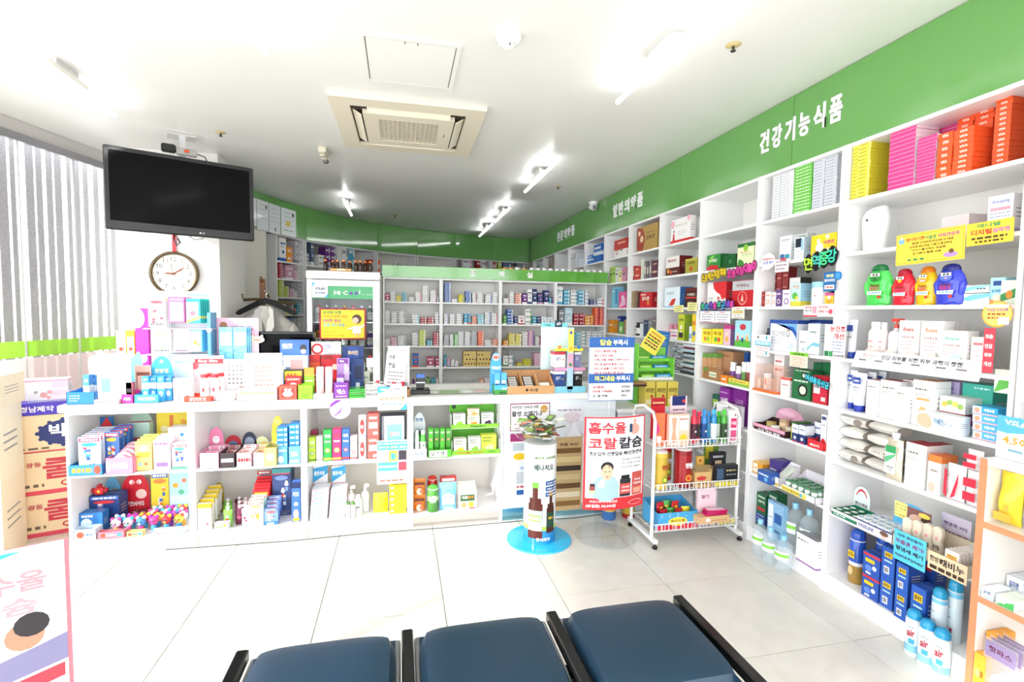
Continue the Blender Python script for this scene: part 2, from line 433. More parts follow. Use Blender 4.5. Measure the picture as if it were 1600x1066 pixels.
for i in range(11):
    zs=LEV if i != 1 else [0.10,0.455,0.75,0.995,1.26,1.53,1.80,2.065]
    shelf_unit('wall_shelving',BAYL[i],(XR,BY[i+1]-0.001,0),-PI/2,BY[i+1]-BY[i]-0.002,0.355,zs,2.350,group='white wall shelving bays under the green signboard')
shelf_unit('wall_shelving','upper wall shelving cabinet standing above the orange-edged shelf',(XR,-1.004,0),-PI/2,0.76,0.355,[1.19,1.53,1.80,2.065],2.350,plinth=0,col='#e4e4e4',z0=0.975,group='white wall shelving bays under the green signboard')
shelf_unit('open_shelf','low open shelf cabinet with orange wood-grain edges near the bench',(1.86,-1.004,0),-PI/2,0.76,0.50,[0.10,0.455,0.735],0.965,col='#e6e2dd',edge='#d98b62',t=0.022)

RWF.bays=[(-BY[i+1]+0.022,-BY[i]-0.022) for i in range(11)]
# counter cabinets: four open units and one closed
CX=[-2.105,-1.455,-0.815,-0.15,0.485]
CL=['white counter cabinet of toys at the window end','white counter cabinet holding pencils, cards and blue cartons','white counter cabinet holding sunscreen cartons and yellow packs','white counter cabinet holding green vitamin displays, half empty below']
for i in range(4):
    th=shelf_unit('counter_cabinet',CL[i],(CX[i]+0.001,0.95,0),0,CX[i+1]-CX[i]-0.002,0.44,[0.10,0.485],0.857,plinth=0,group='open white cabinets forming the counter',back='#efebe4')
    obj('kick_plate',MB().box(0.0,0.012,0.0,CX[i+1]-CX[i]-0.002,0.02,0.079,'#d9d4cf','metal' if i==3 else 'lam').box(0.0,0.02,0,CX[i+1]-CX[i]-0.002,0.43,0.079,'#ddd','lam'),th)
CTF.bays=[(CX[i]+0.021,CX[i+1]-0.021) for i in range(4)]; CTF.zmax=0.85
cc=thing('closed_counter_cabinet','closed pale counter cabinet covered with posters behind the round stands','cabinet',(0.487,0.95,0))
obj('body',MB().box(0,0,0.09,0.835,0.44,0.857,'#e9f0f4','lam'),cc)
obj('kick_plate',MB().box(0,0.012,0,0.835,0.4,0.089,'#8fc4d6','metal'),cc)
obj('corner_strip',MB().box(0.0,-0.004,0.09,0.03,-0.0005,0.857,'#f7f7f7','lam'),cc)
one('worktop','long white counter worktop crowded with small display boxes','worktop',MB().bbox(-2.125,0.925,0.858,1.33,1.50,0.900,0.004,'#f6f5f2','lam'))
dk=thing('side_desk','lower white side desk between counter and wall shelving behind the wire rack','desk',(1.335,0.95,0))
obj('top',MB().bbox(0,-0.02,0.745,0.655,0.45,0.775,0.003,'#efefef','lam'),dk)
obj('front_panel',MB().box(0.01,0,0,0.645,0.02,0.744,'#e8ebee','lam'),dk)
obj('side_panel',MB().box(0.01,0.02,0,0.03,0.44,0.744,'#e8ebee','lam'),dk)

# dispensary cabinet
DX=[-0.385,0.19,0.805,1.41,1.995]
DZ=[1.56,1.34,1.115,0.895,0.72]
DPF.bays=[(DX[i]+0.018,DX[i+1]-0.018) for i in range(4)]; DPF.zmax=1.78
dc=thing('dispensary_cabinet','white open dispensary cabinet with a light green header board behind the counter','cabinet',(0,2.70,0))
for i,x in enumerate(DX):
    for k in ((-1,1) if 0 < i < 4 else ((1,) if i==0 else (-1,))):
        obj('side_panel',MB().box(x+(0.0006 if k > 0 else -0.016),0,0,x+(0.016 if k > 0 else -0.0006),0.30,1.80,'#f0f0f0','lam'),dc)
    if i < 4:
        for z in DZ: obj('shelf_board',MB().box(x+0.016,0.002,z-0.016,DX[i+1]-0.016,0.294,z-0.0006,'#f0f0f0','lam'),dc)
        obj('back_panel',MB().box(x+0.016,0.294,0,DX[i+1]-0.016,0.30,1.784,'#e9e7e1','lam'),dc)
        obj('top_board',MB().box(x+0.016,0.002,1.784,DX[i+1]-0.016,0.30,1.80,'#f0f0f0','lam'),dc)
hd=obj('header_board',MB().box(-0.39,-0.012,1.802,1.46,0.010,1.915,'#5cab3c','acrylic').box(1.4615,-0.012,1.802,1.997,0.010,1.915,'#5cab3c','acrylic'),dc)
def disp_letter(name,mb,parent,p): obj(name,mb,parent,(p[0],-0.021,p[1]),0)
letters(hd,'조제실',[(DPF.px(738,428)[0],1.862),(DPF.px(783,429)[0],1.862),(DPF.px(827,432)[0],1.862)],0.062,0.062,disp_letter)
one('worktop','narrow white worktop at the foot of the dispensary shelves','worktop',MB().box(-0.38,2.42,0.70,1.99,2.694,0.73,'#f4f4f4','lam'))

# shelving that follows the curved back wall
BZ=[0.98,1.19,1.40,1.61,1.83,2.04]
BFR=[]
for k in range(3,10):
    (x0,y0),(x1,y1)=CURVE[k],CURVE[k+1]
    L=math.hypot(x1-x0,y1-y0); a=math.atan2(y1-y0,x1-x0)
    BFR.append((Fr((x0 - math.sin(a)*0.02,y0 + math.cos(a)*0.02),a),L))
    BFR[-1][0].bays=[(0.021,L-0.033)]
    shelf_unit('curved_wall_shelving','white shelving under the curved green board, %s section from the lab coat' % ORD[k-3],(x0-math.sin(a)*0.02,y0+math.cos(a)*0.02,0),a,L-0.012,0.34,BZ,2.349,group='white shelving sections under the curved green board',back='#e6e3db')
# ================================================================== PRODUCT BUILDERS (front at y=0, base z=0, centred on x)
def prints(mb,w,h,P,y=-0.0006,x0=0.0,z0=0.0):
    for i,p in enumerate(P or ()):
        k=p[0]; yy=y - 0.00012*i
        if k=='B': mb.rect(x0-w/2+p[1]*w,z0+p[2]*h,x0-w/2+p[3]*w,z0+p[4]*h,yy,p[5])
        elif k=='D': mb.disc(x0-w/2+p[1]*w,z0+p[2]*h,p[3]*min(w,h),yy,p[4],n=14)
        elif k=='E': mb.disc(x0-w/2+p[1]*w,z0+p[2]*h,p[3]*w,yy,p[5],n=14,rz=p[4]*h)
        elif k=='T': mb.text(p[5],x0-w/2+p[1]*w,z0+p[2]*h,p[3]*h,yy,p[4],w=(p[6]*w if len(p) > 6 else None),bold=(p[7] if len(p) > 7 else True))
        elif k=='L':   # a line of small print, broken into words
            x=p[1]; r=random.Random(int(p[3]*997)+int(p[1]*31)+i)
            while x < p[2]-0.02:
                e=min(x + r.uniform(0.05,0.16)*(p[2]-p[1])*1.6,p[2])
                mb.rect(x0-w/2+x*w,z0+(p[3]-p[4]/2)*h,x0-w/2+e*w,z0+(p[3]+p[4]/2)*h,yy,p[5]); x=e + 0.035
        elif k=='P':   # free outline
            mb.add([(x0-w/2+a*w,yy,z0+b*h) for a,b in p[1]],[tuple(range(len(p[1])))],p[2])
    return mb
def lines(x0,x1,z0,z1,n,c,t=0.022):
    return [('L',x0,x1 - (0.12 if k % 3==2 else 0),z1-(z1-z0)*k/max(n-1,1),t,c) for k in range(n)]

def carton(w,d,h,c,P=None,top=None,side=None,fin='card',M=None):
    mb=M or MB()
    mb.box(-w/2,0,0,w/2,d,h,c,fin,top=top,side=side)
    prints(mb,w,h,P)
    for p in P or ():
        if p[0]=='B' and p[1] <= 0 and p[3] >= 1:
            for sx in (-1,1):
                x=sx*(w/2+0.0005); a=(x,0,p[2]*h),(x,d,p[2]*h),(x,d,p[4]*h),(x,0,p[4]*h)
                mb.add(a if sx > 0 else a[::-1],[(0,1,2,3)],p[5])
    # side small print and flap seam on top
    if h > 0.05 and d > 0.03:
        r='#9a9a9a' if sum(lin(c)[:3]) > 1.2 else '#c9c3b8'
        for j in range(3): mb.add([(w/2+0.0007,d*0.2,h*(0.62-0.1*j)),(w/2+0.0007,d*0.75,h*(0.62-0.1*j)),(w/2+0.0007,d*0.75,h*(0.645-0.1*j)),(w/2+0.0007,d*0.2,h*(0.645-0.1*j))],[(0,1,2,3)],r)
    if d > 0.03: mb.box(-w*0.47,d*0.5-0.0005,h,w*0.47,d*0.5+0.0005,h+0.0004,'#b8b4ac')
    return mb
# print styles: st(kind, c2, c3, text) ---------------------------------------------------------
def st(k,a='#3a6fb0',b='#777777',t=None):
    if k=='rx':     # medicine: colour bar, brand line, small print
        return [('B',0,0,1,0.16,a),('T',0.5,0.68,0.2,b,t,0.75) if t else ('L',0.12,0.8,0.68,0.13,b),('L',0.12,0.6,0.45,0.05,b),('L',0.12,0.7,0.33,0.04,b)]
    if k=='ty':     # tall carton: brand up top, band, disc
        return [('T',0.5,0.82,0.10,b,t,0.8) if t else ('L',0.14,0.86,0.82,0.08,b),('L',0.14,0.7,0.7,0.03,b),('B',0.08,0.50,0.92,0.56,a),('D',0.5,0.28,0.22,a),('L',0.14,0.8,0.08,0.03,b)]
    if k=='sw':     # swoosh
        return [('P',[(0,0),(1,0),(1,0.42),(0.7,0.34),(0.35,0.16),(0,0.1)],a),('T',0.5,0.72,0.17,b,t,0.8) if t else ('L',0.1,0.85,0.72,0.12,b),('L',0.1,0.65,0.54,0.04,b),('L',0.1,0.55,0.46,0.03,b)]
    if k=='em':     # emblem
        return [('D',0.5,0.52,0.30,a),('D',0.5,0.52,0.22,b),('L',0.15,0.85,0.9,0.07,a),('L',0.2,0.8,0.1,0.05,a)] + ([('T',0.5,0.88,0.13,b,t,0.7)] if t else [])
    if k=='hp':     # happy picture: figures on a ground
        return [('B',0,0,1,0.2,a),('D',0.3,0.36,0.14,b),('D',0.3,0.52,0.09,'#f0c8a0'),('D',0.68,0.32,0.13,'#e05a4a'),('D',0.68,0.47,0.08,'#f0c8a0'),('T',0.5,0.82,0.17,b,t,0.8) if t else ('L',0.12,0.88,0.82,0.14,b),('L',0.2,0.8,0.68,0.04,b)]
    if k=='ln':     # plain with a fine line
        return [('L',0.12,0.8,0.78,0.07,b),('L',0.12,0.6,0.70,0.025,b),('L',0.12,0.5,0.655,0.02,b),('B',0.0,0.86,1,0.872,a),('L',0.12,0.4,0.12,0.02,b)]
    if k=='fr':     # fruit
        return [('L',0.1,0.7,0.85,0.06,b),('T',0.4,0.68,0.14,b,t,0.6) if t else ('L',0.1,0.6,0.68,0.1,b),('D',0.42,0.3,0.17,a),('D',0.62,0.36,0.17,a),('D',0.55,0.2,0.15,a),('D',0.75,0.22,0.13,a),('B',0.0,0.0,1,0.06,a)]
    if k=='bx':     # block title
        return [('B',0.06,0.5,0.94,0.9,a),('T',0.5,0.7,0.2,b,t,0.7) if t else ('L',0.14,0.86,0.7,0.14,b),('L',0.1,0.8,0.36,0.05,a),('L',0.1,0.7,0.25,0.04,a)]
    if k=='end':    # narrow end of a flat carton
        return [('L',0.1,0.62,0.55,0.34,b),('B',0.72,0.2,0.94,0.8,a)]
    return []

def bottle(r,h,body,cap,label=None,neck=0.45,capr=None,P=None,n=14,fin='gloss',shoulder=0.72):
    mb=MB(); cr=capr or r*neck*1.15
    mb.lathe([(r*0.9,0),(r,0.012),(r,h*shoulder),(r*0.85,h*(shoulder+0.06)),(r*neck,h*(shoulder+0.12)),(r*neck,h*0.88)],0,r,body,fin,n)
    mb.lathe([(cr,h*0.86),(cr,h*0.995),(cr*0.9,h)],0,r,cap,'gloss',n)
    if label:
        mb.lathe([(r*1.012,h*0.14),(r*1.012,h*0.58)],0,r,label,'card',n)
        prints(mb,r*1.1,h*0.44,P or [('L',0.1,0.9,0.7,0.14,'#666'),('L',0.15,0.8,0.4,0.05,'#888')],y=-0.002,z0=h*0.14)
    return mb
def pump(r,h,body,head):
    mb=MB(); mb.lathe([(r*0.95,0),(r,0.01),(r,h*0.62),(r*0.8,h*0.7),(r*0.3,h*0.74),(r*0.3,h*0.8)],0,r,body,'gloss',14)
    mb.lathe([(r*0.35,h*0.78),(r*0.35,h*0.86),(r*0.12,h*0.87),(r*0.12,h*0.94)],0,r,head,'gloss',10)
    mb.box(-r*0.2,r*0.2,h*0.93,r*0.9,r*1.1+r*0.3,h,head,'gloss'); return mb
def jar(r,h,body,lid,n=16,P=None):
    mb=MB(); mb.lathe([(r*0.95,0),(r,0.006),(r,h*0.72),(r*0.92,h*0.76)],0,r,body,'gloss',n)
    mb.lathe([(r*1.0,h*0.76),(r*1.0,h*0.98),(r*0.9,h)],0,r,lid,'gloss',n)
    if P: prints(mb,r*1.3,h*0.7,P,y=0.0)
    return mb
def can(r,h,cols,cap,n=14,P=None,dome=0.16):
    """aerosol can: cols is a list of (fraction, colour) bands"""
    mb=MB(); z=0; prof=[(r*0.94,0)]; cs=[]
    for f,c in cols: prof.append((r,z + (0.003 if z==0 else 0))) ; cs.append(c); z+=f*h*(1-dome); prof.append((r,z)); cs.append(c)
    prof.append((r*0.86,h*(1-dome)+0.006)); cs.append('#d8d8d8')
    mb.lathe(prof,0,r,'#fff','gloss',n,cols=cs)
    mb.lathe([(r*0.9,h*(1-dome)+0.004),(r*0.93,h*(1-dome*0.5)),(r*0.7,h*0.975),(r*0.4,h)],0,r,cap,'gloss',n)
    if P: prints(mb,r*1.35,h*(1-dome),P,y=-0.003+0.0)
    return mb
def tubeup(w,h,body,cap,P=None):
    """squeeze tube standing on its cap"""
    mb=MB(); r=w*0.36; n=12; vs=[]; fs=[]; R=((0.16,1.0,1.0),(0.45,1.08,0.8),(0.8,1.2,0.4),(1.0,1.32,0.06))
    for f,kx,ky in R:
        for i in range(n): a=2*PI*i/n; vs.append((r*kx*math.cos(a),r + r*ky*math.sin(a),f*h))
    for j in range(3):
        for i in range(n): fs.append((j*n+i,j*n+(i+1) % n,(j+1)*n+(i+1) % n,(j+1)*n+i))
    fs+=[tuple(range(n-1,-1,-1)),tuple(range(3*n,4*n))]
    mb.add(vs,fs,body,'gloss',True); mb.lathe([(r*0.92,0),(r*0.95,h*0.17)],0,r,cap,'gloss',n)
    prints(mb,w*0.66,h*0.7,P or [('L',0.1,0.9,0.3,0.05,'#777')],y=0.0-0.001,z0=h*0.2)
    return mb
def pouch(w,h,c,P=None,d=0.03,fin='foil',seed=0):
    """soft standing pack with sealed edges"""
    r=random.Random(seed); mb=MB(); nu,nv=6,6
    off=[[r.uniform(-1,1) for _ in range(nu+1)] for _ in range(nv+1)]
    def bulge(i,j):
        u,v=i/nu,j/nv; return (math.sin(PI*u)**0.6)*(math.sin(PI*min(v*1.15,1))**0.7 if v < 0.87 else 0.05)
    for sgn in (-1,1):
        vs=[]; fs=[]
        for j in range(nv+1):
            for i in range(nu+1):
                b=bulge(i,j); edge=0.02*w*off[j][i] if i in (0,nu) else 0
                vs.append((-w/2+w*i/nu+edge,d/2+sgn*(0.0012+d/2*b*(1+0.15*off[j][i])),h*j/nv))
        for j in range(nv):
            for i in range(nu):
                q=(j*(nu+1)+i,j*(nu+1)+i+1,(j+1)*(nu+1)+i+1,(j+1)*(nu+1)+i); fs.append(q if sgn < 0 else q[::-1])
        mb.add(vs,fs,c,fin,True)
    prints(mb,w*0.8,h*0.8,P,y=-0.0035,z0=h*0.08)
    return mb
def tray(w,d,h,hb,c,inner='#e9e6e0',P=None,th=0.002,slope=0.5):
    """open display box: low front hb*..., sides rising to the back"""
    mb=MB(); hf=h
    mb.box(-w/2,0,0,w/2,d,th,inner)
    mb.box(-w/2,0,0,w/2,th,hf,c); mb.box(-w/2,d-th,0,w/2,d,hb,c)
    for sx in (-1,1):
        x=sx*w/2; x2=x - sx*th
        pts=[(0,0),(d,0),(d,hb),(d*slope,hf),(0,hf)]
        vs=[(x,a,b) for a,b in pts]+[(x2,a,b) for a,b in pts]; n=5
        mb.add(vs,[tuple(range(n)),tuple(range(2*n-1,n-1,-1))]+[(i,i+n,(i+1) % n+n,(i+1) % n) for i in range(n)],c)
    prints(mb,w,hf,P)
    return mb
def header(w,h,c,P=None,shape='round',th=0.002,edge=None):
    """display card; stands behind a tray"""
    if shape=='round': pts=[(-w/2,0),(w/2,0),(w/2,h*0.6)]+[(w/2*math.cos(a),h*0.6+h*0.4*math.sin(a)) for a in [PI*k/10 for k in range(1,10)]]+[(-w/2,h*0.6)]
    elif shape=='oval': pts=[(w/2*math.cos(2*PI*k/18),h/2+h/2*math.sin(2*PI*k/18)) for k in range(18)]
    elif shape=='cloud': pts=[(w/2*(1+0.12*math.cos(5*a))*math.cos(a)/1.12,h/2+h/2*(1+0.12*math.cos(5*a))*math.sin(a)/1.12) for a in [2*PI*k/30 for k in range(30)]]
    elif shape=='bub': pts=[(w/2*math.cos(a),h*0.56+h*0.44*math.sin(a)) for a in [-PI*0.62+2*PI*0.93*k/20 for k in range(21)]]+[(-w*0.5,0)]
    else: pts=[(-w/2,0),(w/2,0),(w/2,h),(-w/2,h)]
    mb=MB(); mb.poly(pts,0,th,c,edge=edge); prints(mb,w,h,P); return mb

# ------------------------------------------------------------------ placing on faces
def place(fr,name,label,cat,mb,s,off,z,group=None,rz=0.0):
    if fr.bays and not name.startswith(('lettering','tester','bubble','spoon','probiotic')):
        xs=[p[0] for p in mb.v]; w=max(xs)-min(xs); c=(max(xs)+min(xs))/2; s2,w2=fr.fit(s+c,w,z); k=w2/w; s=s2-c*k
        if k < 0.999: mb.v=[(p[0]*k,p[1],p[2]) for p in mb.v]
    return one(name,label,cat,mb,fr.w(s,off,z+0.0004),fr.a+rz,group)
def box_at(fr,z,u0,u1,vt,c,P,label,depth=0.06,off=0.02,name='product_carton',cat='box',top=None,side=None,group=None,rz=0.0,vb=None,h=None,fin='card'):
    s,w,hh,z=fr.span(u0,u1,vt,z,off,vb)
    return place(fr,name,label,cat,carton(w,depth,h or hh,c,P,top,side,fin),s,off,z,group,rz)
def any_at(fr,z,u0,u1,vt,fn,name,label,cat,off=0.02,group=None,rz=0.0,vb=None):
    s,w,hh,z=fr.span(u0,u1,vt,z,off,vb)
    return place(fr,name,label,cat,fn(w,hh),s,off,z,group,rz)
_mc={}
def stack(fr,z,u0,u1,vt,n,c,P,desc,place_txt,depth=0.07,off=0.02,name='product_carton',cat='carton',group=None,jit=0.004,top=None,side=None,upto=None):
    """n flat cartons piled up, each an object of its own"""
    s,w,hh,z=fr.span(u0,u1,vt,z,off)
    bh=hh/n; s,w=fr.fit(s,w+jit,z); w -= jit+0.002
    key=(round(w,4),depth,round(bh,4),c,str(P),top,side)
    if key not in _mc: _mc[key]=carton(w,depth,bh-0.0008,c,P,top,side).mesh(name)
    for k in range(n):
        j=(random.random()-0.5)*jit
        o=link(name,_mc[key],None,fr.w(s+j,off+abs(j),z+k*bh+0.0005),fr.a+(random.random()-0.5)*jit*4)
        tag(o,'%s, %s from the bottom, %s' % (desc,ORD[k],place_txt) if n > 1 else '%s, %s' % (desc,place_txt),cat,group)
def sign_at(fr,u0,u1,vt,vb,c,P,label,off=-0.006,shape='flat',name='price_sign',cat='sign',tilt=0.0,group=None,edge=None):
    a,z1=fr.px(u0,(vt+vb)/2,off); b,_=fr.px(u1,(vt+vb)/2,off); _,zt=fr.px((u0+u1)/2,vt,off); _,zb=fr.px((u0+u1)/2,vb,off)
    mb=header(abs(b-a),zt-zb,c,P,shape,0.0015,edge)
    o=one(name,label,cat,mb,fr.w((a+b)/2,off,zb),fr.a,group)
    if tilt: o.rotation_euler=(0,tilt,fr.a)
    return o
# ================================================================== ITEMS ON THE LONG WALL SHELVING
LN=['bottom','second','third','fourth','fifth','sixth','seventh','top']
BN={1: 'orange-topped wall bay',2: 'grey-topped wall bay',3: 'empty-topped wall bay',4: 'file-holding wall bay',5: 'gold-box wall bay',6: 'end wall bay',7: 'far wall bay'}
LV2=[0.10,0.455,0.75,0.995,1.26,1.53,1.80,2.065]
def q(d,l,b): return '%s, %s shelf, %s' % (d,LN[l],BN[b])
def zl(l,b): return (LV2 if b==2 else LEV)[l]
def RB(b,l,u0,u1,vt,c,P,d,**k): return box_at(RWF,zl(l,b),u0,u1,vt,c,P,q(d,l,b),**k)
def RA(b,l,u0,u1,vt,fn,name,cat,d,**k): return any_at(RWF,zl(l,b),u0,u1,vt,fn,name,q(d,l,b),cat,**k)
def RS(b,l,u0,u1,vt,n,c,P,d,st_,**k): stack(RWF,zl(l,b),u0,u1,vt,n,c,P,d,st_,name='supplement_carton',**k)

# ---- bay 1, top shelf: walls of flat cartons
yp=[('L',0.08,0.7,0.5,0.2,'#8a7a20'),('B',0.86,0.2,0.95,0.8,'#f7f3c8')]
RS(1,7,1321,1340,228,16,'#e8dc4e',yp,'flat yellow carton','outer yellow stack, top wall shelf',depth=0.22,group='yellow cartons on the top wall shelf',side='#cfc02e')
RS(1,7,1341,1362,217,16,'#e8dc4e',yp,'flat yellow carton','inner yellow stack, top wall shelf',depth=0.22,group='yellow cartons on the top wall shelf',side='#cfc02e')
pk=[('B',0,0.0,1,0.1,'#f6c6dc')]
RS(1,7,1392,1433,193,15,'#e2428c',pk,'flat magenta carton','taller magenta stack, top wall shelf',depth=0.13,group='magenta cartons on the top wall shelf',side='#eedde6')
RS(1,7,1434,1464,213,13,'#e2428c',pk,'flat magenta carton','lower magenta stack, top wall shelf',depth=0.13,group='magenta cartons on the top wall shelf',side='#eedde6')
RS(1,7,1452,1500,183,15,'#e2428c',pk,'flat magenta carton','hindmost magenta stack, top wall shelf',depth=0.13,off=0.17,group='magenta cartons on the top wall shelf',side='#eedde6')
og=[('T',0.5,0.5,0.5,'#fff3e6','VIVA',0.42)]
RS(1,7,1466,1490,207,7,'#ef5a28',og,'flat orange carton','low front orange stack, top wall shelf',depth=0.10,group='orange cartons on the top wall shelf')
RS(1,7,1491,1523,200,9,'#ef5a28',og,'flat orange carton','second front orange stack, top wall shelf',depth=0.10,group='orange cartons on the top wall shelf')
RS(1,7,1497,1523,165,13,'#ef5a28',og,'flat orange carton','slim rear orange stack, top wall shelf',depth=0.10,off=0.13,group='orange cartons on the top wall shelf')
RS(1,7,1524,1555,152,14,'#ef5a28',og,'flat orange carton','middle rear orange stack, top wall shelf',depth=0.10,off=0.13,group='orange cartons on the top wall shelf')
RS(1,7,1557,1584,140,15,'#ef5a28',og,'flat orange carton','end orange stack, top wall shelf',depth=0.10,off=0.07,group='orange cartons on the top wall shelf')
# ---- bay 2, top shelf
gp=[('L',0.1,0.75,0.5,0.25,'#8c9099'),('B',0.82,0.2,0.92,0.8,'#c7ccd4')]
RS(2,7,1208,1220,272,17,'#eceef0',gp,'small flat white carton','first white stack, top second-bay shelf',depth=0.10,group='white cartons on the top second-bay shelf')
RS(2,7,1221,1241,268,17,'#eceef0',gp,'small flat white carton','second white stack, top second-bay shelf',depth=0.10,group='white cartons on the top second-bay shelf')
RS(2,7,1242,1270,256,15,'#72c653',[('L',0.1,0.9,0.5,0.25,'#e8f6dc')],'flat bright green carton','green stack, top second-bay shelf',depth=0.14,group='green cartons on the top second-bay shelf')
RS(2,7,1272,1290,240,18,'#d4d7e0',gp,'flat pale grey carton','lower grey stack, top second-bay shelf',depth=0.10,group='grey cartons on the top second-bay shelf')
RS(2,7,1291,1310,233,18,'#d4d7e0',gp,'flat pale grey carton','higher grey stack, top second-bay shelf',depth=0.10,group='grey cartons on the top second-bay shelf')

# ---- bay 1, seventh shelf
def freshener(w,h):
    mb=MB().lathe([(w*.40,0),(w*.44,h*.25),(w*.5,h*.6),(w*.5,h*.8),(w*.44,h*.93),(w*.38,h*.97),(w*.3,h*.965)],0,w*.4,'#f2f2f0','lam',24,sy=0.75)
    mb.v=[(x,y,z+(0.25*x if z > h*0.9 else 0)) for x,y,z in mb.v]
    mb.disc(-w*0.05,h*0.72,0.007,w*0.015,'#555',n=10)
    return mb
RA(1,6,1339,1376,325,freshener,'air_freshener','dispenser','white plastic air freshener dispenser, tall and curved',off=0.05)
RA(1,6,1472,1515,337,lambda w,h: carton(w,0.10,h,'#f0dde0',[('B',0,0.5,0.6,0.62,'#c7525a'),('L',0.1,0.7,0.2,0.1,'#996')],fin='gloss'),'gauze_pack','pack','flat pale pink plastic pack behind yellow signs',off=0.14)
RA(1,6,1500,1545,334,lambda w,h: carton(w,0.08,h,'#ecd9cf',[('L',0.2,0.8,0.6,0.1,'#a88')],fin='gloss'),'bandage_pack','pack','beige clear-wrapped pack with rounded edge',off=0.22)
RB(1,6,1545,1585,305,'#f4eef2',[('T',0.5,0.84,0.12,'#8899cc','Anti-ageing',0.7),('B',0.1,0.62,0.9,0.7,'#e5a3b5')]+lines(0.1,0.9,0.3,0.55,4,'#9aa7c4')+[('B',0,0,1,0.14,'#b5a6cf')],'tall pale lilac and white box at shelf end',depth=0.07,off=0.05)
# yellow hand lettered signs hanging from shelf edge
sg=lambda *a,**k: sign_at(RWF,*a,**k)
sg(1401,1508,360,410,'#fbd24a',[('B',0.02,0.05,0.98,0.95,'#c79a1d'),('B',0.025,0.065,0.975,0.935,'#fbd24a'),('T',0.3,0.8,0.13,'#c8352c','베이비키즈',0.28),('T',0.53,0.79,0.13,'#2f9b5a','버블잼',0.15),('T',0.78,0.8,0.13,'#b24a8c','샤워앤샴푸',0.3),
   ('T',0.55,0.66,0.075,'#5b4a1a','예민한 아기피부에 천연성분 유아용품',0.6),('T',0.53,0.55,0.075,'#5b4a1a','순하고 부드러운 거품이 풍성해요',0.62),('T',0.5,0.44,0.075,'#5b4a1a','아이가 좋아하는 과일향',0.5),('T',0.48,0.33,0.075,'#5b4a1a','온가족이 함께 사용',0.42),('D',0.09,0.78,0.1,'#7db6dd'),('D',0.09,0.88,0.06,'#f0c8a0'),('E',0.82,0.18,0.1,0.08,'#b58fd0'),('D',0.83,0.28,0.07,'#6b4a2a'),('L',0.2,0.45,0.14,0.06,'#3c8f5a')],
   'large yellow handwritten sign above the animal-face bottles',off=-0.02,name='handwritten_sign',tilt=-0.02)
sg(1511,1584,345,381,'#fbc93e',[('T',0.48,0.84,0.18,'#2f9b5a','애니텔',0.5),('T',0.33,0.56,0.24,'#c8352c','디지털',0.45),('T',0.75,0.56,0.2,'#c06ab5','음파펜',0.35),('L',0.12,0.88,0.3,0.09,'#4a3a1a'),('L',0.2,0.8,0.14,0.08,'#4a3a1a')],
   'smaller yellow-orange handwritten sign at shelf end',off=-0.02,name='handwritten_sign',tilt=-0.02)

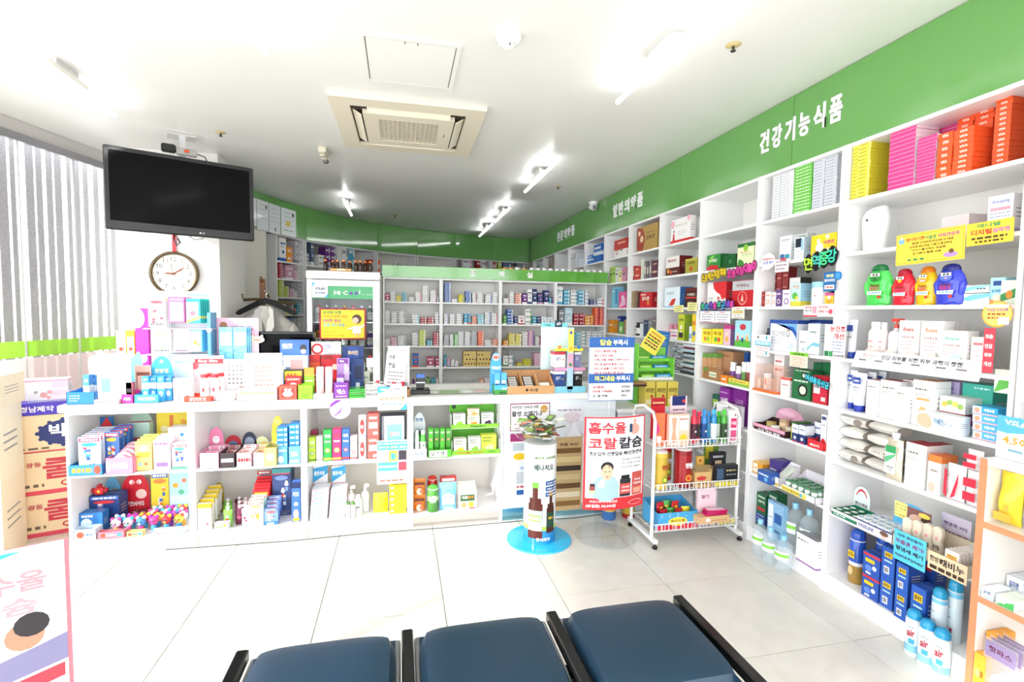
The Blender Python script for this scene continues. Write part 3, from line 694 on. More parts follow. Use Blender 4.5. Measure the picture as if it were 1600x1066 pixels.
# ---- sixth shelf: four animal-faced wash bottles
def critter(body,cap,face,kind):
    def fn(w,h):
        mb=MB(); d=0.05
        prof=[(0.62,0),(0.86,0.02),(0.92,0.12),(0.88,0.3),(0.98,0.45),(1.0,0.58),(0.86,0.72),(0.62,0.84)]
        n=16; vs=[]; fs=[]
        for r,z in prof:
            for i in range(n): a=2*PI*i/n; vs.append((w/2*r*math.cos(a),d/2+d/2*min(r,0.9)*math.sin(a),z*h))
        for j in range(len(prof)-1):
            for i in range(n): fs.append((j*n+i,j*n+(i+1) % n,(j+1)*n+(i+1) % n,(j+1)*n+i))
        fs.append(tuple(range(n-1,-1,-1))); mb.add(vs,fs,body,'gloss',True)
        for sx in (-1,1):
            mb.M=Matrix.Translation((sx*w*0.40,d*0.42,h*0.40)) @ Matrix.Rotation(sx*0.12,4,'Y'); mb.lathe([(0.004,-h*0.2),(w*0.10,-h*0.12),(w*0.12,0.02),(w*0.09,h*0.16),(0.003,h*0.22)],0,0,body,'gloss',10)
            mb.M=Matrix.Translation((sx*w*0.2,d*0.3,0)); mb.lathe([(w*0.16,0),(w*0.17,h*0.03),(w*0.1,h*0.07)],0,0,body,'gloss',8); mb.M=None
        vs=[]; prof=[(0.62,0.83),(0.6,0.9),(0.48,0.965),(0.24,1.0)]; fs=[]
        for r,z in prof:
            for i in range(n): a=2*PI*i/n; vs.append((w/2*r*math.cos(a),d/2+d/2*r*1.25*math.sin(a),z*h))
        for j in range(3):
            for i in range(n): fs.append((j*n+i,j*n+(i+1) % n,(j+1)*n+(i+1) % n,(j+1)*n+i))
        fs.append(tuple(range(3*n,4*n))); mb.add(vs,fs,cap,'gloss',True)
        P=[('E',0.5,0.66,0.24,0.085,face)] if kind != 'bird' else []
        P+=[('B',0.3,0.70,0.49,0.78,'#ffffff'),('B',0.51,0.70,0.70,0.78,'#ffffff'),('D',0.43,0.735,0.045,'#111111'),('D',0.57,0.735,0.045,'#111111'),('P',[(0.28,0.79),(0.48,0.765),(0.48,0.775),(0.3,0.81)],'#222'),('P',[(0.72,0.79),(0.52,0.765),(0.52,0.775),(0.7,0.81)],'#222')]
        if kind=='bird': P+=[('P',[(0.36,0.66),(0.5,0.71),(0.64,0.66),(0.5,0.60)],'#f3b62b')]
        elif kind=='ape': P+=[('E',0.5,0.63,0.2,0.05,'#d89a62'),('E',0.5,0.62,0.13,0.018,'#fff')]
        else: P+=[('E',0.5,0.645,0.06,0.018,'#f0a0b0' if kind=='cat' else '#14401c'),('B',0.38,0.605,0.62,0.612,'#222')]
        P+=[('T',0.5,0.49,0.07,'#7a2a1a','Animal',0.42),('T',0.5,0.41,0.085,'#d33a6a','KIDS',0.42),('P',[(0.2,0.26),(0.8,0.25),(0.84,0.35),(0.18,0.34)],'#dff2f4'),('L',0.26,0.76,0.305,0.025,'#3a8fa8'),('E',0.72,0.2,0.09,0.035,'#c8342c')]
        prints(mb,w*0.86,h,P,y=-0.004); return mb
    return fn
for u0,u1,vt,b,c,f,k,d in ((1349,1391,413,'#4fd05a','#12703a','#2d8a38','croc','green'),(1391,1426,420,'#dd2238','#b0142c','#dd2238','bird','red'),(1427,1462,416,'#f7c51c','#dd7a16','#f7c51c','ape','yellow'),(1457,1505,412,'#3a46c8','#232a7c','#5d78d8','cat','blue')):
    RA(1,5,u0,u1,vt,critter(b,c,f,k),'kids_wash_bottle','bottle','%s animal-shaped wash bottle with a cartoon face' % d,off=0.03 if k != 'cat' else 0.005,group='animal-shaped wash bottles on the wall shelf')
RB(1,5,1500,1548,459,'#eef4f8',[('P',[(0,0.5),(0.4,0.9),(1,1),(1,0.7),(0.3,0.3)],'#7cc7e8')],'lower white and blue wet-wipe pack',depth=0.1,off=0.03,name='wipes_pack',fin='gloss')
s_,w_,h_,z_=RWF.span(1500,1546,446,1.53,0.03); zb_=RWF.px(1520,458.5,0.03)[1]
place(RWF,'wipes_pack',q('upper white wet-wipe pack lying on another',5,1),'pack',carton(w_,0.1,0.03,'#f4f7f8',[('P',[(0,0.4),(0.4,0.9),(1,1),(1,0.8),(0.3,0.2)],'#8fd0ea'),('L',0.6,0.9,0.5,0.2,'#456')],fin='gloss'),s_,0.03,zb_+0.002)
RB(1,5,1548,1572,434,'#a9dcea',[('B',0.2,0.7,0.8,0.88,'#2c4a8c'),('T',0.5,0.5,0.14,'#1e6a9a','유아비누',0.8),('E',0.5,0.22,0.3,0.16,'#f6d6c0')],'light blue box with a baby picture',depth=0.06,off=0.03)
sg(1534,1583,470,512,'#f6a93b',[('E',0.5,0.5,0.46,0.44,'#fbc76a'),('B',0.14,0.74,0.86,0.86,'#f5efe0'),('T',0.5,0.66,0.12,'#7a4a9a','수유맘 모유보호',0.7),('L',0.2,0.8,0.5,0.07,'#a4572a'),('L',0.2,0.6,0.36,0.07,'#a4572a'),('B',0.55,0.12,0.9,0.38,'#e6f0f6'),('D',0.3,0.97,0.08,'#c98a4a')],'round orange hanging sign with a blue rim at bay end',shape='oval',off=-0.03,name='round_sign',edge='#4a5fb0')
sg(1536,1553,513,583,'#e0404e',[('T',0.5,0.82,0.1,'#ffffff','보습',0.7),('T',0.5,0.6,0.1,'#ffffff','민감',0.7),('T',0.5,0.4,0.1,'#ffffff','피부',0.7),('T',0.5,0.2,0.1,'#ffffff','개선',0.7)],'narrow red vertical strip sign below the orange one',off=-0.028,name='strip_sign')

# ---- fifth shelf: skin care with a long slanted sign
RA(1,4,1319,1336,500,lambda w,h: tubeup(w,h,'#f2f2f6','#2a4bb0',[('B',0,0.72,1,0.95,'#2b3f90'),('L',0.1,0.9,0.5,0.05,'#889')]),'lotion_tube','tube','white tube with navy label at the bay corner',off=0.04)
for u0,u1,vt,o in ((1353,1371,503,0.05),(1372,1384,504,0.07)):
    RA(1,4,u0,u1,vt,lambda w,h: bottle(w/2,h,'#f6efec','#f6f6f6','#f3e6e2',0.6,P=[('L',0.1,0.9,0.8,0.06,'#d0604a'),('L',0.1,0.9,0.5,0.05,'#c99')]),'lotion_bottle','bottle','white lotion bottle with coral print, %s one' % ('wider' if u0 < 1360 else 'slimmer'),off=o)
RA(1,4,1384,1404,498,lambda w,h: pump(w/2,h,'#eeeef6','#e0483a'),'pump_bottle','bottle','white pump bottle with a red pump head',off=0.05)
for u0,u1,vt,c,d in ((1406,1438,501,'#d8584a','first tall'),(1440,1476,502,'#e08a5a','second tall'),(1469,1513,517,'#6abfb0','shorter teal-print')):
    RB(1,4,u0,u1,vt,'#f4f1ef',[('T',0.45,0.8,0.11,c,'Avene',0.55),('L',0.15,0.75,0.62,0.05,'#b99')]+lines(0.15,0.7,0.36,0.52,3,'#caa')+[('E',0.6,0.12,0.3,0.12,'#f6d8d2' if c != '#6abfb0' else '#d4efe9')],'%s white skincare carton' % d,depth=0.06,off=0.045 if u0 != 1469 else 0.03)
RB(1,4,1478,1497,503,'#ece4e4',[('L',0.2,0.8,0.7,0.06,'#b88')],'narrow pale carton behind the teal-print one',depth=0.05,off=0.12)
RB(1,4,1518,1540,527,'#f2e9e6',[('L',0.15,0.85,0.8,0.08,'#c66')]+lines(0.15,0.8,0.3,0.6,3,'#caa'),'small pinkish carton near the red strip sign',depth=0.05,off=0.035)
# slanted tester board in front
def slant(w,h):
    mb=MB(); a=0.34
    mb.M=Matrix.Rotation(-a,4,'X')
    mb.box(-w/2,0,0,w/2,0.003,h,'#f6f4f3')
    prints(mb,w,h,[('T',0.13,0.78,0.2,'#c86a6a','Avene',0.12,False),('T',0.56,0.72,0.26,'#4a4a55','민감 피부를 위한 피부 과학의 정점',0.62)]+[('B',x,0.42,x+0.07,0.52,'#8a8080') for x in (0.05,0.2,0.36,0.51,0.70,0.84)]+[('L',x,x+0.1,0.3,0.04,'#b5aaaa') for x in (0.05,0.2,0.36,0.51,0.70,0.84)])
    for x in (0.12,0.30,0.47,0.63,0.80): mb.add([(-w/2+x*w+0.022*math.cos(t),-0.0004,h+0.02*math.sin(t)) for t in [PI*k/8 for k in range(9)]],[tuple(range(9))],'#f4c8c2' if x != 0.80 else '#bfe3e0')
    return mb
a_,zt_=RWF.px(1328,538,-0.03); b_,zb_=RWF.px(1526,560,-0.03)
place(RWF,'tester_board','long white slanted sign board along the fifth wall shelf with item tags','sign',slant(abs(b_-a_),0.085),(a_+b_)/2,-0.014,1.2255)

# ---- fourth shelf
for i,(u0,u1,vt,o) in enumerate(((1312,1330,578,0.06),(1329,1350,583,0.03),(1352,1366,582,0.10),(1369,1382,581,0.16))):
    RA(1,3,u0,u1,vt,lambda w,h: tubeup(w,h,'#f1f3f8','#2038a8',[('B',0.05,0.74,0.95,0.98,'#24459c'),('T',0.5,0.86,0.1,'#fff','Lotion',0.6),('L',0.1,0.9,0.6,0.04,'#779'),('L',0.1,0.7,0.5,0.03,'#99a')]),'cream_tube','tube','white cream tube on a blue cap, %s in line' % ORD[i],off=o)
for i,(u0,u1,vt,t,o) in enumerate(((1355,1375,594,'#c03038',0.03),(1376,1408,595,'#b02a34',0.03),(1400,1419,604,'#f2f0f0',0.005),(1411,1428,594,'#c03038',0.09),(1427,1462,595,'#e59a35',0.03))):
    RB(1,3,u0,u1,vt,'#f3f2f2',[('L',0.12,0.7,0.80,0.035,'#665'),('L',0.12,0.6,0.70,0.02,'#998'),('L',0.12,0.5,0.66,0.02,'#998'),('B',0,0.855,1,0.862,'#d8b0a8')]+([('D',0.5,0.35,0.16,'#f0b070'),('B',0.2,0.56,0.8,0.61,'#f0a050')] if i==4 else []),['white dermal carton with dark red lid','wider white dermal carton with dark red lid','short slim all-white carton','slim white carton with red lid set back','broad white carton with orange lid'][i],depth=0.07 if i < 4 else 0.09,off=o,top=t)
RB(1,3,1464,1500,596,'#b9a9d4',[('L',0.2,0.8,0.85,0.05,'#7a64a0')],'lavender box behind the floral box',depth=0.08,off=0.14)
RB(1,3,1504,1553,601,'#3fb5a0',[('L',0.4,0.9,0.92,0.03,'#dff')],'teal box behind the baby cream cartons',depth=0.1,off=0.14)
RB(1,3,1446,1501,634,'#f4f2f4',[('L',0.1,0.7,0.6,0.2,'#d08a9a'),('D',0.88,0.5,0.35,'#e8c0a0')],'long flat white carton under the floral box',depth=0.10,off=0.045,h=0.03)
RB(1,3,1437,1500,647,'#e6eef4',[('D',0.12,0.5,0.4,'#e6b89a'),('D',0.2,0.35,0.28,'#e6b89a'),('T',0.5,0.55,0.36,'#5a86b0','카베진',0.26),('L',0.62,0.9,0.5,0.12,'#a9bccb')],'long flat pale blue carton with baby feet picture',depth=0.06,off=-0.018)
s_,w_,h_,z_=RWF.span(1464,1505,606,0.995,0.03)
place(RWF,'product_carton',q('floral white and maroon box lying on long cartons',3,1),'box',carton(w_,0.09,0.115,'#f2efe6',[('B',0,0,1,0.42,'#a52a4a'),('T',0.52,0.23,0.24,'#fff','마더스밀',0.5),('D',0.2,0.7,0.12,'#d8c25a'),('D',0.4,0.78,0.12,'#a0c060'),('D',0.62,0.74,0.13,'#e0d070'),('D',0.82,0.68,0.12,'#a0c060')]),s_,0.05,0.995+0.032)
for k in range(4):
    a,z0=RWF.px(1516,622+k*14.2,0.0); b,_=RWF.px(1556,622+k*14.2,0.0); _,z1=RWF.px(1536,622+(k+1)*14.2,0.0)
    zz=0.995+0.0335*(3-k)
    place(RWF,'baby_cream_carton',q('flat blue baby cream carton, %s from top' % ORD[k],3,1),'carton',carton(abs(b-a),0.10,0.0325,'#4fb3e0' if k else '#2fa4d8',[('B',0,0,1,0.16,'#f0b8c4'),('B',0.02,0.2,0.38,0.95,'#f4e8e0'),('D',0.2,0.5,0.3,'#d8a080'),('T',0.68,0.6,0.36,'#fff','바를크림',0.4)]),(a+b)/2,0.015,zz,group='blue baby cream cartons in a pile')

# ---- third shelf: folded white packs, pouch bottle, cartons, striped bags
k=0
for row in range(4):
    for c in range(2):
        u0=1301 + c*50 + (3 if row % 2 else 0)
        s_,w_,h_,z_=RWF.span(u0,u0+45,700,0.72,0.03)
        mb=MB(); r=random.Random(k); hh=0.066
        mb.M=Matrix.Translation((0,0.06,0))@Matrix.Rotation(PI/2*0,4,'X')
        def f(i,j,r=r,w_=w_):
            a=2*PI*j; rr=0.5+0.06*math.sin(3*a+k); return (-w_/2+w_*i,-math.cos(a)*0.055*rr*2*(0.85+0.15*math.sin(PI*i)),0.031+math.sin(a)*0.030*(0.72+0.28*math.sin(PI*i))*(1+0.08*math.sin(9*i+k)))
        mb.grid(f,8,10,'#efece6','foil'); 
        for e in (-1,1): mb.add([(e*w_/2,-math.cos(2*PI*t/10)*0.055*0.85,0.031+math.sin(2*PI*t/10)*0.0218) for t in range(10)],[tuple(range(10))],'#b9b0a4','foil')
        mb.M=None
        if (k % 3)==0: prints(mb,w_,0.06,[('E',0.75,0.5,0.16,0.3,'#8a8078'),('L',0.2,0.5,0.6,0.08,'#aaa')],y=0.006)
        place(RWF,'cotton_pad_pack','rolled white pad pack, %s layer up, %s column, third shelf' % (ORD[row],'inner' if c else 'outer'),'pack',mb,s_,0.02+0.004*(k%2),0.72+row*0.0625,group='rolled white packs piled on the third wall shelf')
        k+=1
def spoutpouch(w,h):
    mb=pouch(w,h*0.86,'#dcd2ba',[('B',0.06,0.1,0.94,0.95,'#f2f4ee'),('B',0.08,0.74,0.92,0.96,'#2f9a5a'),('P',[(0.08,0.6),(0.9,0.74),(0.9,0.68),(0.3,0.45),(0.08,0.4)],'#58b47c'),('L',0.2,0.8,0.3,0.04,'#555'),('L',0.2,0.7,0.22,0.03,'#777')],d=0.05)
    mb.lathe([(w*0.14,h*0.84),(w*0.14,h*0.9),(w*0.22,h*0.9),(w*0.22,h)],0,0.025,'#f4f4f4','gloss',12); return mb
RA(1,2,1382,1407,677,spoutpouch,'refill_pouch','pouch','cream refill pouch with green label and white cap',off=-0.002)
RB(1,2,1416,1449,694,'#f2f0f0',[('L',0.1,0.6,0.78,0.04,'#665'),('L',0.1,0.5,0.66,0.02,'#998'),('L',0.1,0.6,0.62,0.02,'#998'),('B',0,0.86,1,0.87,'#dab')],'white dermal carton with crimson lid in front',depth=0.09,off=0.02,top='#b8222e')
RB(1,2,1452,1471,694,'#f2f0f0',[('L',0.1,0.6,0.78,0.04,'#665')],'white dermal carton with crimson lid set back',depth=0.07,off=0.12,top='#b8222e')
RB(1,2,1451,1472,712,'#f6f3f0',[('B',0,0.82,1,1,'#f0803a'),('L',0.2,0.8,0.6,0.06,'#876'),('E',0.35,0.16,0.3,0.13,'#f2c0b0')],'short white box with orange upper edge',depth=0.09,off=-0.01 + 0.02,top='#ee7430')
def striped(seed):
    def fn(w,h): return pouch(w,h,'#f4eef0',[('P',[(0.0,0.1),(0.25,0.0),(0.2,0.95),(0.02,1.0)],'#e02a44'),('P',[(0.5,0.0),(0.8,0.1),(1.0,0.6),(1.0,0.95)],'#e02a44')] if seed==1 else [('B',0,0.62,1,0.92,'#e02a44'),('B',0,0.12,1,0.42,'#e02a44')],d=0.06,fin='card',seed=seed)
    return fn
RA(1,2,1474,1503,727,striped(1),'striped_bag','bag','red and white diagonal striped bag',off=-0.005)
RA(1,2,1504,1530,738,striped(2),'striped_bag','bag','lower red and white banded bag',off=-0.004)
s_,w_,h_,z_=RWF.span(1504,1530,707,0.72,0.0); zz_=RWF.px(1517,738,0.0)[1]
place(RWF,'striped_bag',q('upper red and white banded bag lying on the lower',2,1),'bag',striped(3)(w_,RWF.px(1517,705,0)[1]-zz_),s_,0.0,zz_+0.002)

# ---- second shelf: salve tins, jelly jars, foot files, soaps
place_=lambda nm,d,cat,mb,u,off,l=1,b=1,dz=0,**k: place(RWF,nm,q(d,l,b),cat,mb,RWF.px(u,800,off)[0],off,zl(l,b)+dz,**k)
a_=RWF.px(1300,800,0.0)[0]; b_=RWF.px(1340,806,0.0)[0]
tw=abs(b_-a_)
place_('display_tray','green-rimmed tray holding round salve tins','tray',tray(tw,0.15,0.03,0.035,'#1f7a58',P=[('B',0,0.55,1,1,'#f0f4f0'),('L',0.1,0.6,0.3,0.2,'#cfe8dc')]),1319,-0.012)
for i in range(3):
    for j in range(3):
        mb=MB(); mb.lathe([(0.021,0),(0.021,0.014),(0.0215,0.015),(0.0215,0.024),(0.019,0.025)],0,0,'#fff','gloss',14,cols=['#e9efe9','#1d6b48','#1d6b48','#1d6b48'])
        mb.add([(0.013*math.cos(t),0.013*math.sin(t),0.0256) for t in [2*PI*q_/10 for q_ in range(10)]],[tuple(range(10))],'#e8f2ea')
        s0=a_ + tw*(0.17+0.33*i)
        place(RWF,'salve_tin','round green salve tin, %s row back, %s along the tray, second shelf' % (ORD[j],ORD[i]),'tin',mb,s0,0.018+0.044*j,0.44+0.0025+0.006*0,group='green salve tins in a tray')
place_('header_card','white rounded card with red arc behind the tins','sign',header(tw*0.9,0.14,'#dfe9e6',[('P',[(0.15,0.62),(0.3,0.84),(0.5,0.92),(0.7,0.84),(0.85,0.62),(0.8,0.62),(0.66,0.78),(0.5,0.83),(0.34,0.78),(0.2,0.62)],'#c8323c'),('T',0.5,0.32,0.13,'#333','멘소래담',0.75)]),1340,0.15)
a_=RWF.px(1341,800,0.0)[0]; b_=RWF.px(1396,830,0.0)[0]; tw=abs(b_-a_)
place_('display_tray','carton tray of small white jars with a sleeping child picture','tray',tray(tw,0.16,0.045,0.05,'#e9e4ee',P=[('B',0,0.86,1,1,'#2c3f7a'),('T',0.27,0.45,0.36,'#2f3f86','VASELINE',0.45),('D',0.78,0.4,0.3,'#e9b7ae'),('E',0.78,0.6,0.12,0.25,'#6a4a3a')]),1367,-0.03)
for i in range(5):
    for j in range(3):
        mb=MB(); mb.lathe([(0.017,0),(0.018,0.03),(0.0185,0.031),(0.0185,0.046),(0.017,0.047)],0,0,'#f2f5f8','gloss',12)
        mb.add([(0.012*math.cos(t),0.012*math.sin(t),0.0476) for t in [2*PI*q_/10 for q_ in range(10)]],[tuple(range(10))],'#9fc3dc')
        place(RWF,'jelly_jar','small white jelly jar with blue lid ring, %s row, %s along its tray' % (ORD[j],ORD[i]),'jar',mb,a_+tw*(0.12+0.19*i),-0.004+0.045*j,0.443,group='small white jars in the picture tray')
place_('header_card','blue poster card showing a sleeping face, above jar tray','sign',header(0.175,0.165,'#5ab0dc',[('B',0.02,0.5,0.36,0.95,'#f2e88a'),('B',0.36,0.42,0.98,0.92,'#8a5a5a'),('E',0.62,0.62,0.2,0.14,'#eec0a8'),('E',0.84,0.66,0.12,0.2,'#5a3a2a'),('E',0.8,0.8,0.15,0.07,'#f0e060'),('T',0.66,0.22,0.2,'#fff','바세린',0.5),('L',0.06,0.4,0.3,0.04,'#fff'),('L',0.06,0.4,0.2,0.04,'#fff')]+lines(0.05,0.33,0.58,0.86,4,'#7a7a4a')),1426,0.10)
# tray of foot files and soaps
a_=RWF.px(1398,830,-0.01)[0]; b_=RWF.px(1512,880,-0.01)[0]; tw=abs(b_-a_)
place_('display_tray','beige open carton with foot files and boxed soap bars','tray',tray(tw,0.17,0.05,0.09,'#d9c9b0'),1452,-0.035)
for i in range(4):
    mb=MB(); pts=[(0.0,0.0),(0.020,0.004),(0.026,0.03),(0.018,0.065),(0.026,0.10),(0.022,0.128),(0.0,0.136),(-0.02,0.125),(-0.022,0.09),(-0.014,0.05),(-0.02,0.02)]
    mb.poly([(x*0.85,z*0.95) for x,z in pts],0,0.016,'#e6d9c6'); prints(mb,0.034,0.12,[('T',0.5,0.3,0.16,'#4a3a2a','발각질',0.8),('D',0.5,0.62,0.2,'#f0a0a0')] if i else [],y=-0.0006)
    place(RWF,'foot_file','foot-shaped beige file hanging pack, %s along the beige tray' % ORD[i],'foot file',mb,a_+0.035+0.034*i,0.01+0.012*i,0.4436,group='foot-shaped files in the beige tray')
for i in range(7):
    mb=carton(0.052,0.013,0.082,'#f4e9e2',[('B',0.12,0.12,0.88,0.8,'#f5c56a'),('D',0.4,0.42,0.3,'#f09a3a'),('T',0.5,0.7,0.14,'#a0522d','때비누',0.6)],fin='gloss')
    place(RWF,'soap_pack','thin boxed soap with orange label, %s back in the beige tray' % ORD[i],'soap',mb,b_-0.045+0.0*i,-0.028+0.022*i,0.4436,group='thin boxed soaps in the beige tray')
place_('header_card','lilac patterned card standing behind the soaps','sign',header(0.12,0.16,'#d9cfe0',[('T',0.5,0.72,0.12,'#7a5a8a','향균력 99%',0.8),('L',0.1,0.9,0.5,0.05,'#a89'),('E',0.3,0.25,0.1,0.06,'#b8a0c8'),('E',0.7,0.3,0.1,0.06,'#c8a0b8')],'flat'),1495,0.17)
sg(1396,1447,836,884,'#56bfe0',[('T',0.5,0.86,0.1,'#222','아차 고민말까!',0.8),('T',0.5,0.65,0.15,'#8a2a6a','무좀균 제거!',0.9),('T',0.5,0.42,0.15,'#222','발냄새 제거',0.85),('T',0.5,0.18,0.1,'#333','지금바로구입하세요',0.9)],'sky blue handwritten sign hanging on second shelf edge',off=-0.045,name='handwritten_sign')
sg(1449,1512,872,902,'#e8c9a6',[('T',0.17,0.64,0.3,'#2a2a2a','한방',0.24),('T',0.62,0.62,0.42,'#1c1c1c','때비누',0.62),('L',0.06,0.94,0.2,0.2,'#3a2a1a')],'tan handwritten sign with heavy black lettering',off=-0.04,name='handwritten_sign')

# ---- bottom shelf
kp=[('B',0.12,0.60,0.88,0.76,'#e6c01c'),('T',0.5,0.68,0.1,'#1c1c1c','에프킬라',0.6)]
for i,(u0,u1,vt) in enumerate(((1323,1343,828),(1344,1367,836))):
    RA(1,0,u0,u1,vt,lambda w,h: can(w/2,h,[(0.42,'#a8843c'),(0.08,'#e8e8f0'),(0.5,'#2b57b8')],'#2450b0',P=kp+[('E',0.5,0.3,0.3,0.1,'#d8c08a')],dome=0.2),'insect_spray_can','spray can','gold and blue insect spray can, %s in front' % ['inner','outer'][i],off=0.05)
RA(1,0,1330,1346,820,lambda w,h: can(w/2,h,[(1,'#5a3a9a')],'#4a2a90',dome=0.2),'insect_spray_can','spray can','purple spray can standing behind the gold ones',off=0.13)
RA(1,0,1352,1370,818,lambda w,h: can(w/2,h,[(1,'#2450b0')],'#2040a0',dome=0.2),'insect_spray_can','spray can','dark blue spray can behind the outer gold one',off=0.17)
mp=[('B',0.0,0.86,1,0.97,'#c8323c'),('B',0.14,0.58,0.7,0.74,'#e6c01c'),('D',0.7,0.4,0.13,'#e8eef8'),('E',0.35,0.32,0.2,0.14,'#5f86d8'),('B',0.2,0.06,0.5,0.14,'#fff')]
bp=[('B',0.2,0.66,0.8,0.84,'#e6c01c'),('T',0.5,0.75,0.12,'#222','홈매트',0.5),('L',0.2,0.8,0.54,0.05,'#cfe'),('B',0.2,0.12,0.62,0.36,'#f2f4f8'),('L',0.24,0.58,0.24,0.16,'#333')]
def pile(u0,u1,vt,n,c,P,d,off=0.02,dep=0.09):
    s_,w_,hh,z_=RWF.span(u0,u1,vt,0.10,off)
    for k in range(n):
        place(RWF,'repellent_box','%s, %s from floor of pile, bottom shelf' % (d,ORD[k]),'box',carton(w_,dep,hh/n-0.001,c,P,side='#1f4698'),s_,off,0.10+k*hh/n,group='blue insect repellent boxes')
pile(1349,1376,866,2,'#2a55ae',mp,'small blue box with red band',0.015)
pile(1379,1400,856,2,'#2b5cb8',bp,'tall blue box beside the red-banded pair',0.02)
pile(1401,1421,882,2,'#2b5cb8',bp,'blue box in middle pile',0.0)
pile(1424,1448,918,1,'#2b5cb8',bp,'big single blue box near sky blue cans',-0.002)
pile(1404,1440,872,2,'#234a9c',[('D',0.3,0.5,0.2,'#5a80d0'),('D',0.7,0.5,0.2,'#5a80d0')],'dark blue box set back',0.12)
pile(1444,1462,880,2,'#234a9c',[('B',0.1,0.7,0.7,0.9,'#c8323c')],'dark blue box far back',0.13,0.07)
for i,(u0,u1,vt,o) in enumerate(((1451,1474,920,0.0),(1476,1499,906,0.05))):
    RA(1,0,u0,u1,vt,lambda w,h: can(w/2,h,[(0.9,'#dcebf2'),(0.1,'#7cc4e4')],'#2b9cc8',P=[('L',0.1,0.6,0.7,0.02,'#678'),('L',0.1,0.7,0.5,0.02,'#678'),('B',0.6,0.2,0.9,0.3,'#8a2a4a')],dome=0.2),'deodorant_can','spray can','pale blue spray can with teal cap, %s one' % ['outer','inner'][i],off=o)
for i,(u0,u1,vt,vb) in enumerate(((1418,1441,965,1032),(1437,1464,979,1050),(1459,1488,992,1066))):
    c=at((u0+u1)/2,vb-8,2,0.0); z1=at((u0+u1)/2,vt,0,c.x)[2]; r=0.030
    mb=can(r,max(z1,0.2),[(0.12,'#e4f2f8'),(0.2,'#8ccbe8'),(0.68,'#eef6fa')],'#2b9cd0',P=[('T',0.5,0.66,0.2,'#b0243c','air',0.7),('B',0.3,0.36,0.85,0.5,'#4aa8dc'),('L',0.2,0.8,0.82,0.03,'#89a')],dome=0.2)
    one('deodorant_can','white and sky blue air spray can on the floor, %s from the bay corner' % ORD[i],'spray can',mb,(c.x-0.03,c.y,0.0004),-PI/2+0.35,'air spray cans on the floor')
# ---- bay 2
RB(2,6,1219,1237,369,'#f2f3f4',[('L',0.15,0.85,0.85,0.05,'#889')]+lines(0.15,0.8,0.5,0.75,3,'#aaa')+[('B',0.1,0.12,0.45,0.3,'#3a6fb0'),('B',0.5,0.1,0.9,0.28,'#3a9ab0')],'white carton with two small device pictures',depth=0.05,off=0.04)
RB(2,6,1242,1257,371,'#eef1f2',[('B',0.1,0.55,0.75,0.95,'#202a3a'),('B',0.7,0.4,0.95,0.9,'#9fc8e8')]+lines(0.1,0.8,0.1,0.35,3,'#99a'),'white carton with dark photo panel',depth=0.09,off=0.03,side='#b9cfe0')
RB(2,6,1238,1262,366,'#e6ece8',[('L',0.1,0.9,0.9,0.08,'#7a9')],'tall whitish box standing behind the others',depth=0.06,off=0.17)
RB(2,6,1268,1308,366,'#fbd02c',[('E',0.35,0.4,0.16,0.24,'#f2f4e4'),('D',0.3,0.72,0.1,'#f2f4e4'),('D',0.65,0.86,0.1,'#f0f0e0'),('B',0.45,0.22,1,0.36,'#f6e7c0'),('B',0,0.0,1,0.08,'#ef8a2c'),('T',0.72,0.62,0.16,'#d04a8a','바른준',0.4),('B',0.1,0.1,0.4,0.2,'#7ac0e0')],'bright yellow box with a white bird drawing',depth=0.03,off=0.02)
dr='#8e2a2c'
for i,(u0,u1) in enumerate(((1203,1212),(1213,1222),(1223,1233))):
    RB(2,5,u0,u1,(430,424,418)[i],dr,[('L',0.2,0.8,0.8,0.04,'#d8a090'),('L',0.2,0.8,0.5,0.03,'#d8a090')],'dark red tall carton, %s in the back row' % ORD[i],depth=0.06,off=0.12,side='#7a2022')
for i,(u0,u1,vt,c,a) in enumerate(((1182,1189,454,'#eee4de','#e0803a'),(1190,1196,456,'#8e2a2c','#c86a5a'),(1196,1205,456,'#f0eae6','#e0803a'),(1206,1213,457,'#ece6e6','#e0803a'),(1213,1222,453,'#6a4a86','#f0eae6'),(1223,1236,453,'#f1eeee','#8a5aa0'))):
    RB(2,5,u0,u1,vt,c,[('L',0.15,0.85,0.75,0.08,a),('D',0.5,0.3,0.3,a),('D',0.5,0.3,0.2,c)],'%s carton with ring print, %s in front row' % ({'#8e2a2c':'dark red','#6a4a86':'purple'}.get(c,'small white'),ORD[i]),depth=0.06,off=0.03)
RB(2,5,1234,1251,434,'#f3efee',[('D',0.4,0.7,0.15,'#c8404a'),('L',0.1,0.8,0.45,0.06,'#876')],'white carton with red mark set back',depth=0.08,off=0.12,side='#333')
RB(2,5,1237,1252,443,'#bfe4ec',[('B',0,0,1,0.22,'#e8d44a'),('D',0.4,0.45,0.3,'#5cb04a'),('D',0.6,0.35,0.16,'#f0d040'),('T',0.5,0.84,0.16,'#e8842c','키즈',0.7)],'cartoon lizard box with light blue side',depth=0.10,off=0.03,side='#9fd0e4')
RA(2,5,1262,1284,440,lambda w,h: jar(w/2,h,'#f0f0f2','#9fd4ea',P=[('D',0.6,0.6,0.07,'#c8404a')]+lines(0.15,0.9,0.2,0.45,4,'#b9b9c4')),'supplement_jar','jar','big white jar with light blue lid',off=0.03)
RB(2,5,1289,1303,458,'#f6d24a',[('D',0.5,0.4,0.3,'#f7b02c'),('D',0.5,0.65,0.2,'#f0eee6'),('B',0,0.8,1,1,'#e85a9a')],'small yellow and pink box with chick picture',depth=0.05,off=0.03)
RB(2,5,1286,1294,452,'#1f2530',[('B',0,0.3,1,0.6,'#3a8ac8')],'little dark box behind the chick box',depth=0.04,off=0.10)
